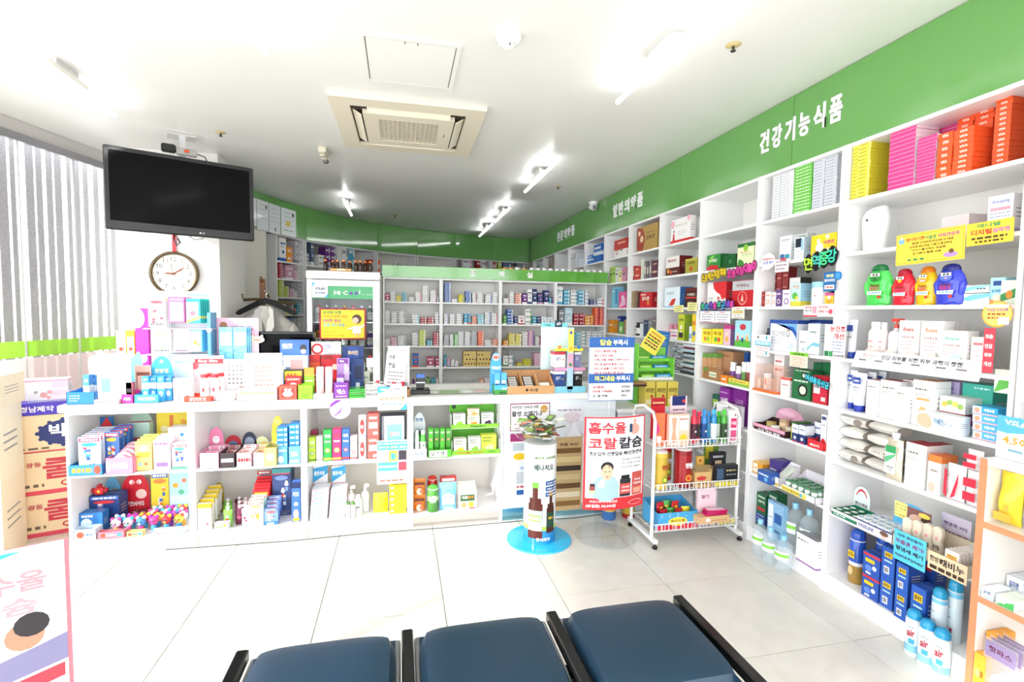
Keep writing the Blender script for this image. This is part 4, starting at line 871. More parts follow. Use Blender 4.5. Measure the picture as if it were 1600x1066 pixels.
sg(1189,1211,396,425,'#faf6f6',[('T',0.5,0.68,0.14,'#c8404a','면역력저하시',0.78),('T',0.52,0.5,0.17,'#5a6ac0','유산균 필수!',0.8)],'white speech-bubble tag with red outline, two text rows',shape='bub',off=-0.012,name='bubble_tag',edge='#d04a50')
sg(1211,1232,405,425,'#f8f4f4',lines(0.08,0.92,0.25,0.82,3,'#8a6a7a',0.1)+[('E',0.6,0.97,0.25,0.1,'#c8404a')],'small white pinkish tag beside the speech bubble',off=-0.012,name='price_tag')
RWs=RWF.px(1281,410,-0.012)
mb=MB()
for i,ch in enumerate('면역증강'):
    u=1263+i*12.3; p=RWF.px(u,412.5-i*4.2,-0.012); x=p[0]-RWs[0]; z=p[1]-RWs[1]
    pts=[(x+0.037*math.cos(t)*(1+0.1*math.sin(5*t)),z+0.050*math.sin(t)*(1+0.1*math.cos(4*t))) for t in [2*PI*k_/18 for k_ in range(18)]]
    mb.poly(pts,0,0.002,'#141414'); 
    mb.text(ch,x,z,0.072,-0.0012-0.0004*i,['#b6e03a','#4ac0b0','#4ad08a','#3ad0b0'][i],0.060)
place(RWF,'lettering_sign','black-outlined green lettering sign reading immune boost at second bay','sign',mb,RWs[0],-0.012,RWs[1])
sg(1287,1306,425,455,'#2a6aa8',[('T',0.5,0.8,0.16,'#e8f0a0','텐텐',0.6),('T',0.5,0.56,0.15,'#fff','멀티비타민',0.85),('B',0.1,0.1,0.9,0.32,'#f2f4f4'),('L',0.2,0.8,0.2,0.1,'#c05030')],'blue product card at the sixth shelf edge',off=-0.014,name='product_card')
mb=MB(); mb.poly([(0.022*math.cos(t),0.022*math.sin(t)+0.02) for t in [2*PI*k_/14 for k_ in range(14)]],0,0.002,'#2a7cc0'); mb.poly([(0.015*math.cos(t),0.015*math.sin(t)+0.02) for t in [2*PI*k_/14 for k_ in range(14)]],-0.001,-0.0002,'#4a9ad8')
p=RWF.px(1309,437,-0.018); place(RWF,'spoon_tag','small round blue spoon tag beside the blue product card','sign',mb,p[0],-0.018,p[1])
sg(1256,1277,477,495,'#f7f0f0',[('B',0,0,1,0.14,'#d8404a'),('T',0.35,0.8,0.2,'#c8303a','배란일',0.5),('T',0.35,0.52,0.2,'#444','테스트',0.5),('B',0.65,0.3,0.95,0.9,'#e8a0b0')],'white tag with red base line, first of pair on sixth shelf edge',off=-0.012,name='price_tag')
sg(1278,1303,475,495,'#f8eeee',[('T',0.35,0.75,0.2,'#c8303a','한번 먹어봐요',0.6),('T',0.35,0.4,0.2,'#c8303a','튼튼한 아이',0.6),('D',0.8,0.4,0.2,'#e05a6a')],'white tag with pink writing, second of pair on sixth shelf edge',off=-0.012,name='price_tag')
RA(2,4,1194,1203,513,lambda w,h: bottle(w/2,h,'#2a2a2e','#1c1c1c','#e8e8e8',0.6),'syrup_bottle','bottle','small black-capped dark bottle',off=0.05)
RB(2,4,1203,1246,500,'#eef2f6',[('B',0,0.88,1,1,'#2a4a9a'),('B',0,0,0.04,1,'#2a4a9a'),('T',0.36,0.56,0.17,'#555','마그스칼',0.5,False),('T',0.72,0.58,0.22,'#555','D',0.12,False),('P',[(0.1,0.88),(0.45,0.86),(0.75,0.75),(0.95,0.5),(1,0.35),(1,0.88)],'#7ab0e0'),('P',[(0.25,0.87),(0.55,0.84),(0.85,0.66),(1,0.45),(1,0.6),(0.9,0.78)],'#2a5cb8'),('D',0.85,0.2,0.08,'#c3d6ea'),('D',0.78,0.1,0.06,'#c3d6ea')]+lines(0.1,0.5,0.24,0.42,3,'#aab'),'big white and blue box with large letter D',depth=0.10,off=0.03)
RB(2,4,1249,1287,500,'#1f3c8c',[('L',0.1,0.5,0.9,0.05,'#8aa6e0')],'deep blue box behind small white cartons',depth=0.06,off=0.10)
RB(2,4,1249,1262,517,'#f3f3f4',[('T',0.5,0.5,0.1,'#555','센시아',0.7),('D',0.6,0.16,0.2,'#b8c4d8')],'slim white carton before the deep blue box',depth=0.05,off=0.03)
RB(2,4,1263,1282,506,'#e9f1f4',[('T',0.45,0.72,0.08,'#456','트리메드',0.6),('P',[(0,0.2),(0.5,0.4),(1,0.35),(1,0.25),(0.4,0.28),(0,0.1)],'#7cc0d4')],'white carton with a pale teal swoosh',depth=0.05,off=0.03)
sg(1288,1321,507,560,'#fbf7f6',[('T',0.62,0.87,0.17,'#c42a36','눈건조',0.72),('T',0.68,0.65,0.17,'#c42a36','개선',0.5)]+lines(0.4,0.92,0.2,0.48,4,'#6a7ab0',0.03)+[('B',0.04,0.04,0.24,0.2,'#2a7a4a'),('B',0.26,0.04,0.44,0.2,'#3a9a5a'),('T',0.72,0.08,0.09,'#222','10,000원',0.5)],'white sign with big red words above a ten thousand price',off=-0.022,name='price_sign',edge='#d85a60')
sg(1180,1204,523,540,'#f4f4f4',[('B',0,0,1,0.4,'#7cc6e4'),('T',0.5,0.2,0.26,'#fff','면역 개선 한번',0.8),('D',0.2,0.75,0.15,'#888'),('B',0.7,0.55,0.8,0.9,'#3ab0c0')],'white card with sky blue lower band, fifth shelf edge',off=-0.012,name='price_tag')
sg(1180,1202,541,556,'#f7f3f3',lines(0.1,0.9,0.2,0.8,3,'#c88a8a',0.08)+[('B',0.75,0.1,0.85,0.5,'#3ab0c0')],'small white tag under the sky blue band card',off=-0.012,name='price_tag')
# fourth shelf of bay 2
def acrybox(w,h):
    mb=MB(); mb.box(-w/2,0,0,w/2,0.09,0.012,'#f06a24','gloss'); mb.box(-w/2,0.012,0.0125,w/2,0.014,h*0.55,'#f2c0a4','clear'); mb.box(-w/2,0.014,0.0125,-w/2+0.002,0.09,h,'#f4d8cc','clear'); mb.box(w/2-0.002,0.014,0.0125,w/2,0.09,h,'#f4d8cc','clear'); mb.box(-w/2,0.088,0.0125,w/2,0.09,h,'#f4c8b4','clear'); return mb
RA(2,3,1172,1212,570,acrybox,'acrylic_stand','stand','clear acrylic stand on an orange base',off=-0.01)
p_=RWF.px(1186,600,0.03)
place(RWF,'nail_lacquer_bottle',q('little frosted bottle inside the clear stand',3,2),'bottle',bottle(0.011,0.06,'#f3e4de','#f8f4f2'),p_[0],0.02,0.995+0.0135)
p_=RWF.px(1198,600,0.03)
place(RWF,'product_carton',q('slim red and white carton inside clear stand',3,2),'box',carton(0.03,0.03,0.10,'#f4ece9',[('B',0.3,0.3,0.7,0.7,'#e04a3a'),('L',0.2,0.8,0.85,0.04,'#c66')]),p_[0],0.02,0.995+0.0135)
RB(2,3,1210,1226,553,'#f6f1f0',[('B',0.15,0.55,0.85,0.62,'#e0483a'),('L',0.15,0.8,0.8,0.05,'#c44')]+lines(0.2,0.8,0.2,0.4,3,'#c99'),'tall white carton with red stripe set back',depth=0.05,off=0.09)
RB(2,3,1213,1230,589,'#f7f2f1',[('B',0,0.86,1,1,'#e05a4a'),('L',0.15,0.85,0.6,0.08,'#a66'),('L',0.15,0.75,0.4,0.05,'#baa')],'short white carton with red top edge in front',depth=0.05,off=0.02)
for i,(u0,u1,vt,o,z) in enumerate(((1238,1267,592,0.02,0),(1240,1268,571,0.02,1),(1271,1285,567,0.13,2),(1286,1297,567,0.13,3))):
    hh=RWF.px(u0,592,0.02)[1]-0.995
    if z==1:
        s_,w_,h_,_=RWF.span(u0,u1,571,0.995+hh,0.02)
        place(RWF,'product_carton',q('dark green carton with black disc, upper of pile',3,2),'box',carton(w_,0.08,0.058,'#1f6a3c',[('D',0.6,0.45,0.32,'#111'),('D',0.6,0.45,0.2,'#cfd8c8'),('L',0.1,0.9,0.88,0.07,'#e8f0e0')]),s_,0.022,0.995+hh+0.001)
    else: RB(2,3,u0,u1,vt,'#1f6a3c' if z==0 else '#2c8a56',[('D',0.6,0.45,0.3,'#111'),('D',0.6,0.45,0.2,'#cfd8c8'),('L',0.1,0.9,0.88,0.07,'#e8f0e0')] if z==0 else [('D',0.5,0.6,0.25,'#1c5c3a')],['dark green carton with black disc, lower of pile','','green plain carton set back, inner one','green plain carton set back, outer one'][i],depth=0.08 if z==0 else 0.06,off=o)
RB(2,3,1271,1294,588,'#c8243a',[('B',0.06,0.35,0.5,0.75,'#f2e8e8'),('L',0.1,0.46,0.6,0.1,'#333'),('B',0.6,0.1,0.9,0.25,'#ccc')],'crimson carton with white panel',depth=0.08,off=0.02)
sg(1234,1262,551,574,'#f2f2cc',[('B',0,0.78,1,1,'#7cc030'),('T',0.5,0.88,0.16,'#1c3a1c','산전산후 엽산',0.6)]+lines(0.1,0.9,0.12,0.65,5,'#c8707a',0.05),'pale yellow card with green top band, fifth shelf edge',off=-0.014,name='price_sign',edge='#7cc030')
s0=RWF.px(1276,596,-0.02); mb=MB()
for i,ch in enumerate('여성용유산균'):
    p=RWF.px(1261+i*6.2,590+i*2.6,-0.02); mb.text(ch,p[0]-s0[0],p[1]-s0[1],0.036,-0.0008,'#4ad0e8',0.026); mb.poly([(p[0]-s0[0]+dx,p[1]-s0[1]+dz) for dx,dz in ((-0.0145,-0.02),(0.0145,-0.02),(0.0145,0.02),(-0.0145,0.02))],0,0.0012,'#12303a')
place(RWF,'lettering_sign','cyan cut-out lettering strip before the crimson carton','sign',mb,s0[0],-0.02,s0[1])
# third shelf bay 2
a_=RWF.px(1180,670,0.0)[0]; b_=RWF.px(1229,680,0.0)[0]; tw=abs(b_-a_)
place(RWF,'display_tray',q('dark brown tray with pink front label holding creams',2,2),'tray',tray(tw,0.14,0.04,0.07,'#3a2424',inner='#d8a8b4',P=[('B',0,0.5,1,1,'#e8a0b8'),('D',0.42,0.7,0.3,'#f4b8cc'),('T',0.5,0.2,0.3,'#fff','여성 개선 텐텐',0.7)]),(a_+b_)/2,-0.012,0.75)
for i,(fx,r,h,c,l) in enumerate(((0.22,0.03,0.05,'#d8c890','#c0a860'),(0.55,0.03,0.085,'#d8b890','#b89878'),(0.80,0.028,0.05,'#e0d0b0','#e8e0d0'),(0.55,0.026,0.045,'#efe6d0','#f0f0ea'))):
    place(RWF,'cream_jar',q('%s beige cream jar in the dark tray' % ORD[i],2,2),'jar',jar(r,h,c,l,P=[('L',0.1,0.9,0.5,0.15,'#765')]),a_+tw*fx,0.0 if i==3 else (0.06 if i==1 else 0.045) if i != 0 else 0.04,0.7528)
place(RWF,'header_card',q('pink rounded header with dark stripe behind creams',2,2),'sign',header(tw*0.85,0.15,'#d8a0b8',[('B',0,0.18,1,0.36,'#3a2430'),('L',0.1,0.9,0.27,0.08,'#f0c0d0'),('E',0.4,0.75,0.3,0.12,'#e8b8cc')]),(a_+b_)/2,0.135,0.75)
RB(2,2,1225,1244,658,'#3c6a2c',[('B',0.1,0.1,0.9,0.8,'#d8d050'),('D',0.5,0.5,0.3,'#2a4a1c'),('D',0.5,0.5,0.18,'#e8e8a0')],'green and yellow carton',depth=0.10,off=0.0)
for i,(u0,u1,vt) in enumerate(((1238,1248,663),(1249,1259,665),(1262,1272,664),(1273,1283,660))):
    RB(2,2,u0,u1,vt,'#22386e',[('B',0,0.5,1,1,'#e4e8f0'),('L',0.1,0.9,0.75,0.06,'#3a4a8a'),('D',0.5,0.25,0.22,'#cfd6e8'),('B',0.05,0.02,0.9,0.08,'#b03050')],'navy and white carton, %s along' % ORD[i],depth=0.06,off=-0.008 if i < 2 else 0.06)
a_=RWF.px(1262,690,-0.01)[0]; b_=RWF.px(1288,700,-0.01)[0]; tw=abs(b_-a_)
place(RWF,'display_tray',q('open red display carton',2,2),'tray',tray(tw,0.12,0.045,0.09,'#d82c34',inner='#f0e8e8',P=[('T',0.45,0.4,0.3,'#fff','센소다',0.6)]),(a_+b_)/2,-0.012,0.75)
place(RWF,'product_carton',q('tall white toothpaste carton in the red display',2,2),'box',carton(0.035,0.04,0.19,'#f2f1f4',[('E',0.5,0.2,0.45,0.12,'#d82c34'),('L',0.2,0.8,0.7,0.04,'#88a'),('B',0.1,0.85,0.9,0.95,'#3a4a7a')]),b_-0.03,0.01,0.7525)
# second shelf bay 2
RB(2,1,1166,1192,721,'#e8a83c',[('B',0.05,0.1,0.5,0.9,'#f2ead8'),('L',0.1,0.45,0.5,0.1,'#b86a2a')],'orange flat carton, outer top of pile',depth=0.12,off=0.02,side='#d8942c',top='#f0c060')
RB(2,1,1193,1210,716,'#4a3a86',[('L',0.1,0.8,0.5,0.1,'#ccc')],'violet carton lying beside the orange one',depth=0.1,off=0.05)
RB(2,1,1184,1203,737,'#2c5aa8',[('L',0.1,0.9,0.7,0.14,'#e8eef8'),('D',0.7,0.35,0.2,'#6ab0e0')],'blue carton in front of violet one',depth=0.07,off=-0.01 - 0.05,)
def packetrow(w,h):
    mb=MB()
    for i in range(9):
        z=0.03+0.009*i; y=0.012*i; mb.M=Matrix.Translation((0,y+0.02,z)) @ Matrix.Rotation(-0.9,4,'X'); mb.box(-w/2,0,0,w/2,0.001,0.05,'#e9f0e6','foil'); mb.rect(-w*0.4,0.01,w*0.4,0.022,-0.0006,'#3f9a58'); mb.M=None
    return mb
def packtray(cx,w,label,off,z=0.455):
    place(RWF,'display_tray',label,'tray',tray(w,0.15,0.05,0.12,'#ece8ee',P=[('B',0,0,1,0.3,'#e8d85a'),('L',0.1,0.9,0.15,0.1,'#b0582a')]),cx,off,z)
    for i in range(8):
        mb=MB(); mb.M=Matrix.Rotation(-0.8,4,'X'); mb.box(-w*0.42,0,0,w*0.42,0.0012,0.07,'#e6eee2','foil'); mb.rect(-w*0.36,0.02,w*0.36,0.04,-0.0004,'#3f9a58'); mb.rect(-w*0.36,0.045,w*0.2,0.052,-0.0005,'#88b894'); mb.M=None
        place(RWF,'herb_sachet','green and white sachet, %s back, %s' % (ORD[i],label.split(',')[0]),'sachet',mb,cx,off+0.008+0.011*i,z+0.003+0.007*i,group='sachets in the two sachet trays')
cA=RWF.px(1214,752,0.0)[0]
packtray(cA,0.075,'inner sachet tray, second shelf, grey-topped wall bay',-0.02)
a_=RWF.px(1222,765,-0.03)[0]; b_=RWF.px(1275,775,-0.03)[0]; tw=abs(b_-a_)
place(RWF,'display_tray',q('white open carton filled with small capped bottles, yellow label',1,2),'tray',tray(tw,0.17,0.035,0.11,'#e4dfe8',P=[('B',0,0,0.75,0.8,'#d8cf5c'),('T',0.3,0.4,0.45,'#a0582a','디오테라피',0.5),('D',0.6,0.4,0.3,'#5ab0e0')]),(a_+b_)/2,-0.035,0.455)
for i in range(5):
    for j in range(4):
        place(RWF,'tonic_bottle','small white bottle with green cap, %s across, %s row, yellow-labelled carton' % (ORD[i],ORD[j]),'bottle',bottle(0.0155,0.062,'#e9efe9','#4f8f66','#9fc7a8',0.9,n=10),a_+tw*(0.12+0.19*i),-0.028+0.036*j,0.4578+0.0,group='small green-capped bottles in their open carton')
place(RWF,'header_card',q('white and blue header card above small bottles',1,2),'sign',header(0.10,0.15,'#e8efe6',[('B',0.05,0.6,0.9,0.9,'#4aa0d8'),('P',[(0.2,0.5),(0.5,0.6),(0.8,0.4),(0.5,0.2)],'#9fc46a'),('T',0.5,0.3,0.16,'#2a4a2a','한방',0.5)]),b_-0.04,0.15,0.455)
# bottom shelf bay 2
for i,(u0,u1) in enumerate(((1179,1198),(1201,1216))):
    RB(2,0,u0,u1,771,'#17603c',[('L',0.15,0.85,0.9,0.05,'#dfe8dc'),('T',0.5,0.76,0.08,'#f0f4e8','OPTI',0.7),('B',0.1,0.5,0.9,0.58,'#c8323c'),('B',0,0.1,1,0.4,'#2c4a8c')]+lines(0.15,0.8,0.15,0.35,3,'#cfd8e8'),'dark green lens solution carton, %s one' % ['outer','inner'][i],depth=0.07,off=0.06)
RB(2,0,1203,1233,787,'#86b4d8',[('B',0.05,0.08,0.35,0.92,'#dfeaf4'),('L',0.1,0.3,0.6,0.04,'#246'),('B',0.45,0.5,0.9,0.75,'#2a5c9c'),('L',0.5,0.85,0.3,0.06,'#1c3c6c'),('B',0.1,0.2,0.3,0.3,'#5a8ac0')],'tall glossy blue carton pair in clear wrap',depth=0.09,off=-0.0,fin='gloss')
def waterbottle(r,h):
    mb=MB(); n=14
    mb.lathe([(r*0.9,0),(r,0.008),(r,h*0.28),(r*0.94,h*0.31),(r,h*0.34),(r,h*0.62),(r*0.94,h*0.65),(r*0.98,h*0.70),(r*0.75,h*0.80),(r*0.32,h*0.88)],0,0,'#d4e8f0','clear',n)
    mb.lathe([(r*0.34,h*0.88),(r*0.36,h*0.99),(r*0.32,h)],0,0,'#8cc6e8','gloss',n)
    for k in range(5): a=-PI/2+(k-2)*0.28; 
    pts=[]
    for sgn,z0,z1,c in ((0,0.36,0.60,'#e9f2f0'),(0,0.46,0.54,'#86cf4a')):
        rr=r*1.01+(0.0006 if c=='#86cf4a' else 0)
        vs=[(rr*math.cos(-PI/2+t),rr*math.sin(-PI/2+t),z*h) for z in (z0,z1) for t in [(-0.9+1.8*k/6) for k in range(7)]]
        mb.add(vs,[(k,k+1,k+8,k+7) for k in range(6)],c,'card',True)
    return mb
for i,(u,vt,vb,r) in enumerate(((1186,812,873,0.043),(1202,824,885,0.043),(1223,837,898,0.047))):
    c=at(u,vb-6,2,0.0); h=at(u,vt,1,c.y)[2]
    one('water_bottle','clear plastic refill bottle with blue cap on the floor, %s from wire rack' % ORD[i],'bottle',waterbottle(r,h),(c.x,c.y,0.0005),-PI/2+0.5,'clear blue-capped bottles on the floor')
for i,(u,vt) in enumerate(((1244,786),(1266,796))):
    RA(2,0,u-11,u+11,vt,lambda w,h: waterbottle(w/2,h),'water_bottle','bottle','clear plastic refill bottle with blue cap, %s one' % ['inner','outer'][i],off=0.06,group='clear blue-capped bottles on the shelf')
RB(2,0,1242,1277,838,'#efedf2',[('B',0,0,1,0.05,'#8a4aa0'),('L',0.05,0.6,0.8,0.05,'#667')],'open white carton with purple base line over the shelf edge',depth=0.10,off=-0.035,top='#8a8a90',vb=None)

# ---- bay 3
RB(3,6,1105,1126,398,'#2c8a3c',[('P',[(0,0),(1,0),(0.8,0.3),(0.3,0.35),(0,0.2)],'#c82c34'),('T',0.45,0.62,0.22,'#f4f4e0','헤파록신',0.6),('P',[(0.1,0.3),(0.6,0.95),(0.3,0.9)],'#8cd05a')],'deep green box with lying leaf print',depth=0.12,off=0.03,side='#1c5c2c')
RB(3,6,1129,1150,398,'#1f5c30',[('D',0.6,0.5,0.15,'#3c8a4c')],'dark green box beside the leaf box',depth=0.10,off=0.05,side='#184a26')
RB(3,6,1153,1179,380,'#e6efc0',[('B',0,0.84,1,1,'#2c6a34'),('D',0.5,0.8,0.15,'#8cc03a'),('T',0.6,0.5,0.12,'#7a9a3a','진생130',0.6,False),('P',[(0,0),(0.5,0),(0.35,0.25),(0.1,0.35)],'#3f8a3a'),('L',0.2,0.7,0.62,0.04,'#c0503a')],'pale green and white box with dark green top band',depth=0.05,off=0.02)
RB(3,5,1106,1135,441,'#f3f0f0',[('P',[(0.3,1),(1,1),(1,0.35),(0.8,0.3),(0.7,0.5),(0.5,0.6),(0.35,0.75)],'#e02c34'),('D',0.62,0.35,0.07,'#e0503a'),('D',0.66,0.15,0.06,'#e0503a'),('T',0.2,0.35,0.1,'#777','이뮨',0.25,False)],'large white and red box with flame shape',depth=0.13,off=0.03,side='#b8242c')
RB(3,5,1145,1178,438,'#c8202c',[('B',0,0.62,1,0.98,'#c3c3c8'),('T',0.5,0.8,0.12,'#7a2a2a','진생원Q',0.6),('D',0.5,0.32,0.26,'#e8a090'),('D',0.5,0.34,0.22,'#c8202c'),('P',[(0.42,0.2),(0.5,0.5),(0.58,0.2)],'#e8b0a0')],'red gift box with silver flap and oval emblem',depth=0.10,off=0.03)
def cutout(chars,u0,u1,v0,v1,cols,label,h=0.06,bgc='#1c1c1c',off=-0.014):
    um=(u0+u1)/2; P0=RWF.px(um,(v0+v1)/2,off); mb=MB(); n=len(chars)
    for i,ch in enumerate(chars):
        f=(i+0.5)/n; p=RWF.px(u0+(u1-u0)*f,v0+(v1-v0)*f,off); x=p[0]-P0[0]; z=p[1]-P0[1]+0.004*(-1)**i
        wd=abs(RWF.px(u1,v1,off)[0]-RWF.px(u0,v0,off)[0])/n
        mb.poly([(x+wd*0.56*math.cos(t)*(1.0),z+h*0.60*math.sin(t)) for t in [PI/4+PI/8+2*PI*k_/8 for k_ in range(8)]],0.0003*i,0.0003*i+0.0012,bgc)
        mb.text(ch,x,z,h*0.84,-0.0008+0.0003*i,cols[i % len(cols)],wd*0.88)
    place(RWF,'lettering_sign',label,'sign',mb,P0[0],off,P0[1])
cutout('스트레스피로회복',1096,1134,436,424,['#f7d62c'],'yellow cut-out lettering strip over the flame-shape box',0.062,'#7a6a1a')
cutout('코엔자임Q10',1136,1181,430,415,['#f04aa8'],'magenta cut-out lettering strip over the silver-flap box',0.062,'#7a1a50')
cutout('생리전증후군냉증',1094,1146,480,475,['#4ad08a','#4ab8e0','#8a5ad0','#f04aa8'],'multicoloured cut-out lettering strip at sixth shelf edge',0.055,'#20205a')
for i,(u0,u1,vt,vb) in enumerate(((1094,1116,485,505),(1117,1141,485,506),(1143,1163,480,498))):
    sg(u0,u1,vt,vb,'#f8f7f7' if i < 2 else '#f1eadb',[('L',0.3,0.7,0.85,0.08,'#c04050')]+lines(0.15,0.9,0.1,0.68,4,'#8a7a9a',0.06)+([('B',0,0.94,1,1,'#2c3c7a'),('B',0,0,1,0.05,'#b04060')] if i < 2 else [('B',0.1,0.5,0.9,0.64,'#e8c850')]),'white note card, %s of three under the coloured lettering' % ORD[i],off=-0.017,name='note_card')
RB(3,4,1096,1112,514,'#f2e23c',[('D',0.35,0.3,0.16,'#e87a3a'),('D',0.65,0.3,0.16,'#8ac04a'),('T',0.5,0.7,0.24,'#b06a1a','애니멀',0.7)],'yellow kids carton with toy pictures, first of pair',depth=0.08,off=0.03)
RB(3,4,1113,1130,514,'#f2e23c',[('D',0.35,0.3,0.16,'#5ab04a'),('D',0.65,0.3,0.16,'#e0503a'),('T',0.5,0.7,0.24,'#b06a1a','애니멀',0.7)],'yellow kids carton with toy pictures, second of pair',depth=0.08,off=0.03,side='#a0b030')
RB(3,4,1131,1142,508,'#f0c3d2',[('D',0.5,0.3,0.25,'#e8b04a'),('B',0,0.8,1,1,'#d0408a'),('D',0.5,0.55,0.16,'#f4e0c0')],'slim pink carton with small figure',depth=0.07,off=0.03,side='#8a6aa0')
RB(3,4,1149,1174,501,'#a9dcee',[('P',[(0,0),(1,0),(1,0.22),(0.6,0.3),(0,0.22)],'#5cb848'),('E',0.5,0.75,0.2,0.12,'#c83c4a'),('D',0.2,0.45,0.07,'#f0d0b0'),('B',0.14,0.2,0.26,0.4,'#e05a6a'),('D',0.5,0.4,0.07,'#f0d0b0'),('B',0.44,0.18,0.56,0.34,'#2a3a8a'),('D',0.8,0.45,0.07,'#f0d0b0'),('B',0.74,0.22,0.86,0.4,'#e8b040')],'sky blue kids box with three small figures',depth=0.07,off=0.02)
RB(3,5,1165,1177,478,'#9a8a84',[],'never',depth=0.01) if False else None
for i in range(3):
    RB(3,3,1098+i*7.5,1105+i*7.5,552,'#c8966a',[('B',0,0.82,1,1,'#6a9a4a'),('L',0.2,0.8,0.4,0.04,'#7a4a2a'),('D',0.5,0.25,0.3,'#e8c8a0')],'brown and green slim carton, %s in the brown tray row' % ORD[i],depth=0.05,off=0.035)
RB(3,3,1121,1146,549,'#b98a66',[('L',0.1,0.8,0.85,0.05,'#8a5a3a')],'wide brown carton with torn open flap behind',depth=0.10,off=0.09)
RB(3,3,1099,1127,576,'#a87850',[('B',0,0.7,0.25,1,'#6a9a4a'),('B',0.35,0.25,0.75,0.7,'#e0ead0'),('L',0.4,0.7,0.45,0.12,'#4a6a2a')],'low brown display carton with green corner',depth=0.02,off=0.01)
RB(3,3,1126,1137,587,'#ee8a2c',[('L',0.2,0.8,0.5,0.2,'#fff')],'tiny orange carton beside ointment tubes',depth=0.05,off=0.0)
for i,u in enumerate((1142,1151,1160,1167)):
    RA(3,3,u-3.6,u+3.6,566 if i != 1 else 572,lambda w,h: bottle(w/2,h,'#efe9ee','#f4f2f4',['#7a4a9a','#8a5aa0','#6aa04a','#9a4a3a'][i],0.8),'lip_balm','tube','short balm stick with purple and green label, %s from inside' % ORD[i],off=0.05)
a_=RWF.px(1139,600,0.0)[0]; b_=RWF.px(1170,605,0.0)[0]
place(RWF,'display_tray',q('low yellow and green tray holding balm sticks',3,3),'tray',tray(abs(b_-a_),0.09,0.045,0.05,'#e8dc5a',P=[('B',0,0,1,0.45,'#8ab84a'),('L',0.1,0.9,0.7,0.14,'#b0503a')]),(a_+b_)/2,-0.006,0.995)
RB(3,3,1163,1169,551,'#1f4f9c',[('D',0.5,0.6,0.3,'#e8842c')],'small navy carton at bay edge',depth=0.04,off=0.13)
RB(3,2,1113,1124,617,'#2c6a5a',[('B',0.1,0.5,0.9,0.8,'#9ac04a'),('L',0.1,0.8,0.3,0.05,'#ccc')],'teal carton beside purple boxes',depth=0.07,off=0.03)
RB(3,2,1125,1140,606,'#8a2a98',[('T',0.5,0.62,0.14,'#fff','SAFE',0.75),('L',0.1,0.8,0.85,0.04,'#d8a8e0')],'purple carton with white SAFE lettering',depth=0.10,off=0.03)
RB(3,2,1143,1166,606,'#7a2488',[('T',0.5,0.6,0.14,'#d8a8e0','SAFE',0.6,False)],'second purple carton, lettering faded',depth=0.10,off=0.05)
RB(3,2,1128,1160,632,'#e6e2e8',[('B',0.1,0.4,0.5,0.8,'#a04aa8')],'low white carton before purple boxes',depth=0.02,off=0.005)
# ---- bay 4
RB(4,7,1049,1079,341,'#f4f1f1',[('B',0,0,1,0.12,'#d8242c'),('P',[(0.1,0.12),(0.22,0.12),(0.2,0.42),(0.14,0.42)],'#c83038'),('D',0.17,0.5,0.05,'#5a3a2a'),('D',0.1,0.8,0.16,'#f2b8c8'),('D',0.92,0.92,0.12,'#f2b8c8'),('T',0.55,0.72,0.09,'#b89a4a','경옥보감',0.6,False)]+lines(0.4,0.8,0.3,0.45,3,'#bba'),'white box with red base and small lady figure',depth=0.05,off=0.02)
RB(4,6,1041,1062,401,'#ece6e2',[('B',0,0,1,0.42,'#5a2020'),('D',0.2,0.25,0.12,'#e0a03a'),('D',0.4,0.18,0.1,'#e0603a'),('T',0.45,0.78,0.12,'#a03030','홍삼진',0.6),('L',0.5,0.9,0.2,0.06,'#e8c8b0')],'maroon and white carton with fruit picture',depth=0.12,off=0.03,side='#6a1c1e')
RB(4,6,1071,1090,404,'#a9a03c',[('T',0.5,0.7,0.16,'#5a4a1a','보령환',0.6),('D',0.5,0.3,0.16,'#c03a2a'),('B',0,0.88,1,1,'#c8c050')],'olive gold carton with red round print',depth=0.10,off=0.03)
RB(4,5,1039,1063,449,'#e6f2fa',[('P',[(0.3,0.1),(0.5,0.4),(0.75,0.45),(0.65,0.15),(0.5,0.08)],'#d03a2a'),('T',0.4,0.7,0.15,'#3a5a8a','리버칸',0.5,False),('B',0,0,1,0.06,'#7ac0e8')],'light blue box with red heart organ print',depth=0.12,off=0.03,side='#3a6aa8')
RB(4,5,1071,1090,450,'#4a1818',[('B',0,0.84,1,1,'#6a2424'),('T',0.5,0.66,0.14,'#e8dcc8','크레골드',0.7),('B',0.05,0.45,0.95,0.54,'#c83c3c'),('L',0.3,0.7,0.25,0.06,'#c8b8a0')],'chocolate brown carton with red stripe',depth=0.10,off=0.03)
for i,(u0,u1,vt,vb) in enumerate(((1053,1068,477,488),(1074,1089,473,486))):
    sg(u0,u1,vt,vb,'#f2eda8',lines(0.15,0.85,0.25,0.8,3,'#9a9a4a',0.12),'small pale yellow price card, %s on the file bay' % ['outer','inner'][1-i],off=-0.008,name='price_card',shape='flat')
for i,(u0,u1,vt,c) in enumerate(((1032,1041,507,'#d88a9c'),(1042,1050,507,'#dd94a4'),(1051,1058,507,'#d88a9c'))):
    RB(4,4,u0,u1,vt,c,[('L',0.1,0.9,0.6,0.1,'#f4d8dc')],'rose pink carton, %s in row' % ORD[i],depth=0.06,off=0.10)
RB(4,4,1048,1059,515,'#f2eef0',[('B',0.1,0.3,0.9,0.45,'#d84a8a'),('L',0.1,0.8,0.7,0.1,'#a56')],'small white carton with pink band',depth=0.05,off=0.02)
RB(4,4,1060,1070,491,'#cfd63a',[('D',0.5,0.25,0.25,'#f4f0d8'),('B',0.15,0.1,0.85,0.3,'#3a3a3a'),('T',0.5,0.78,0.1,'#2c6a2c','텐텐',0.7),('D',0.5,0.5,0.2,'#f0f0e0')],'tall lime carton with panda-like figure',depth=0.07,off=0.02,side='#8aa82c')
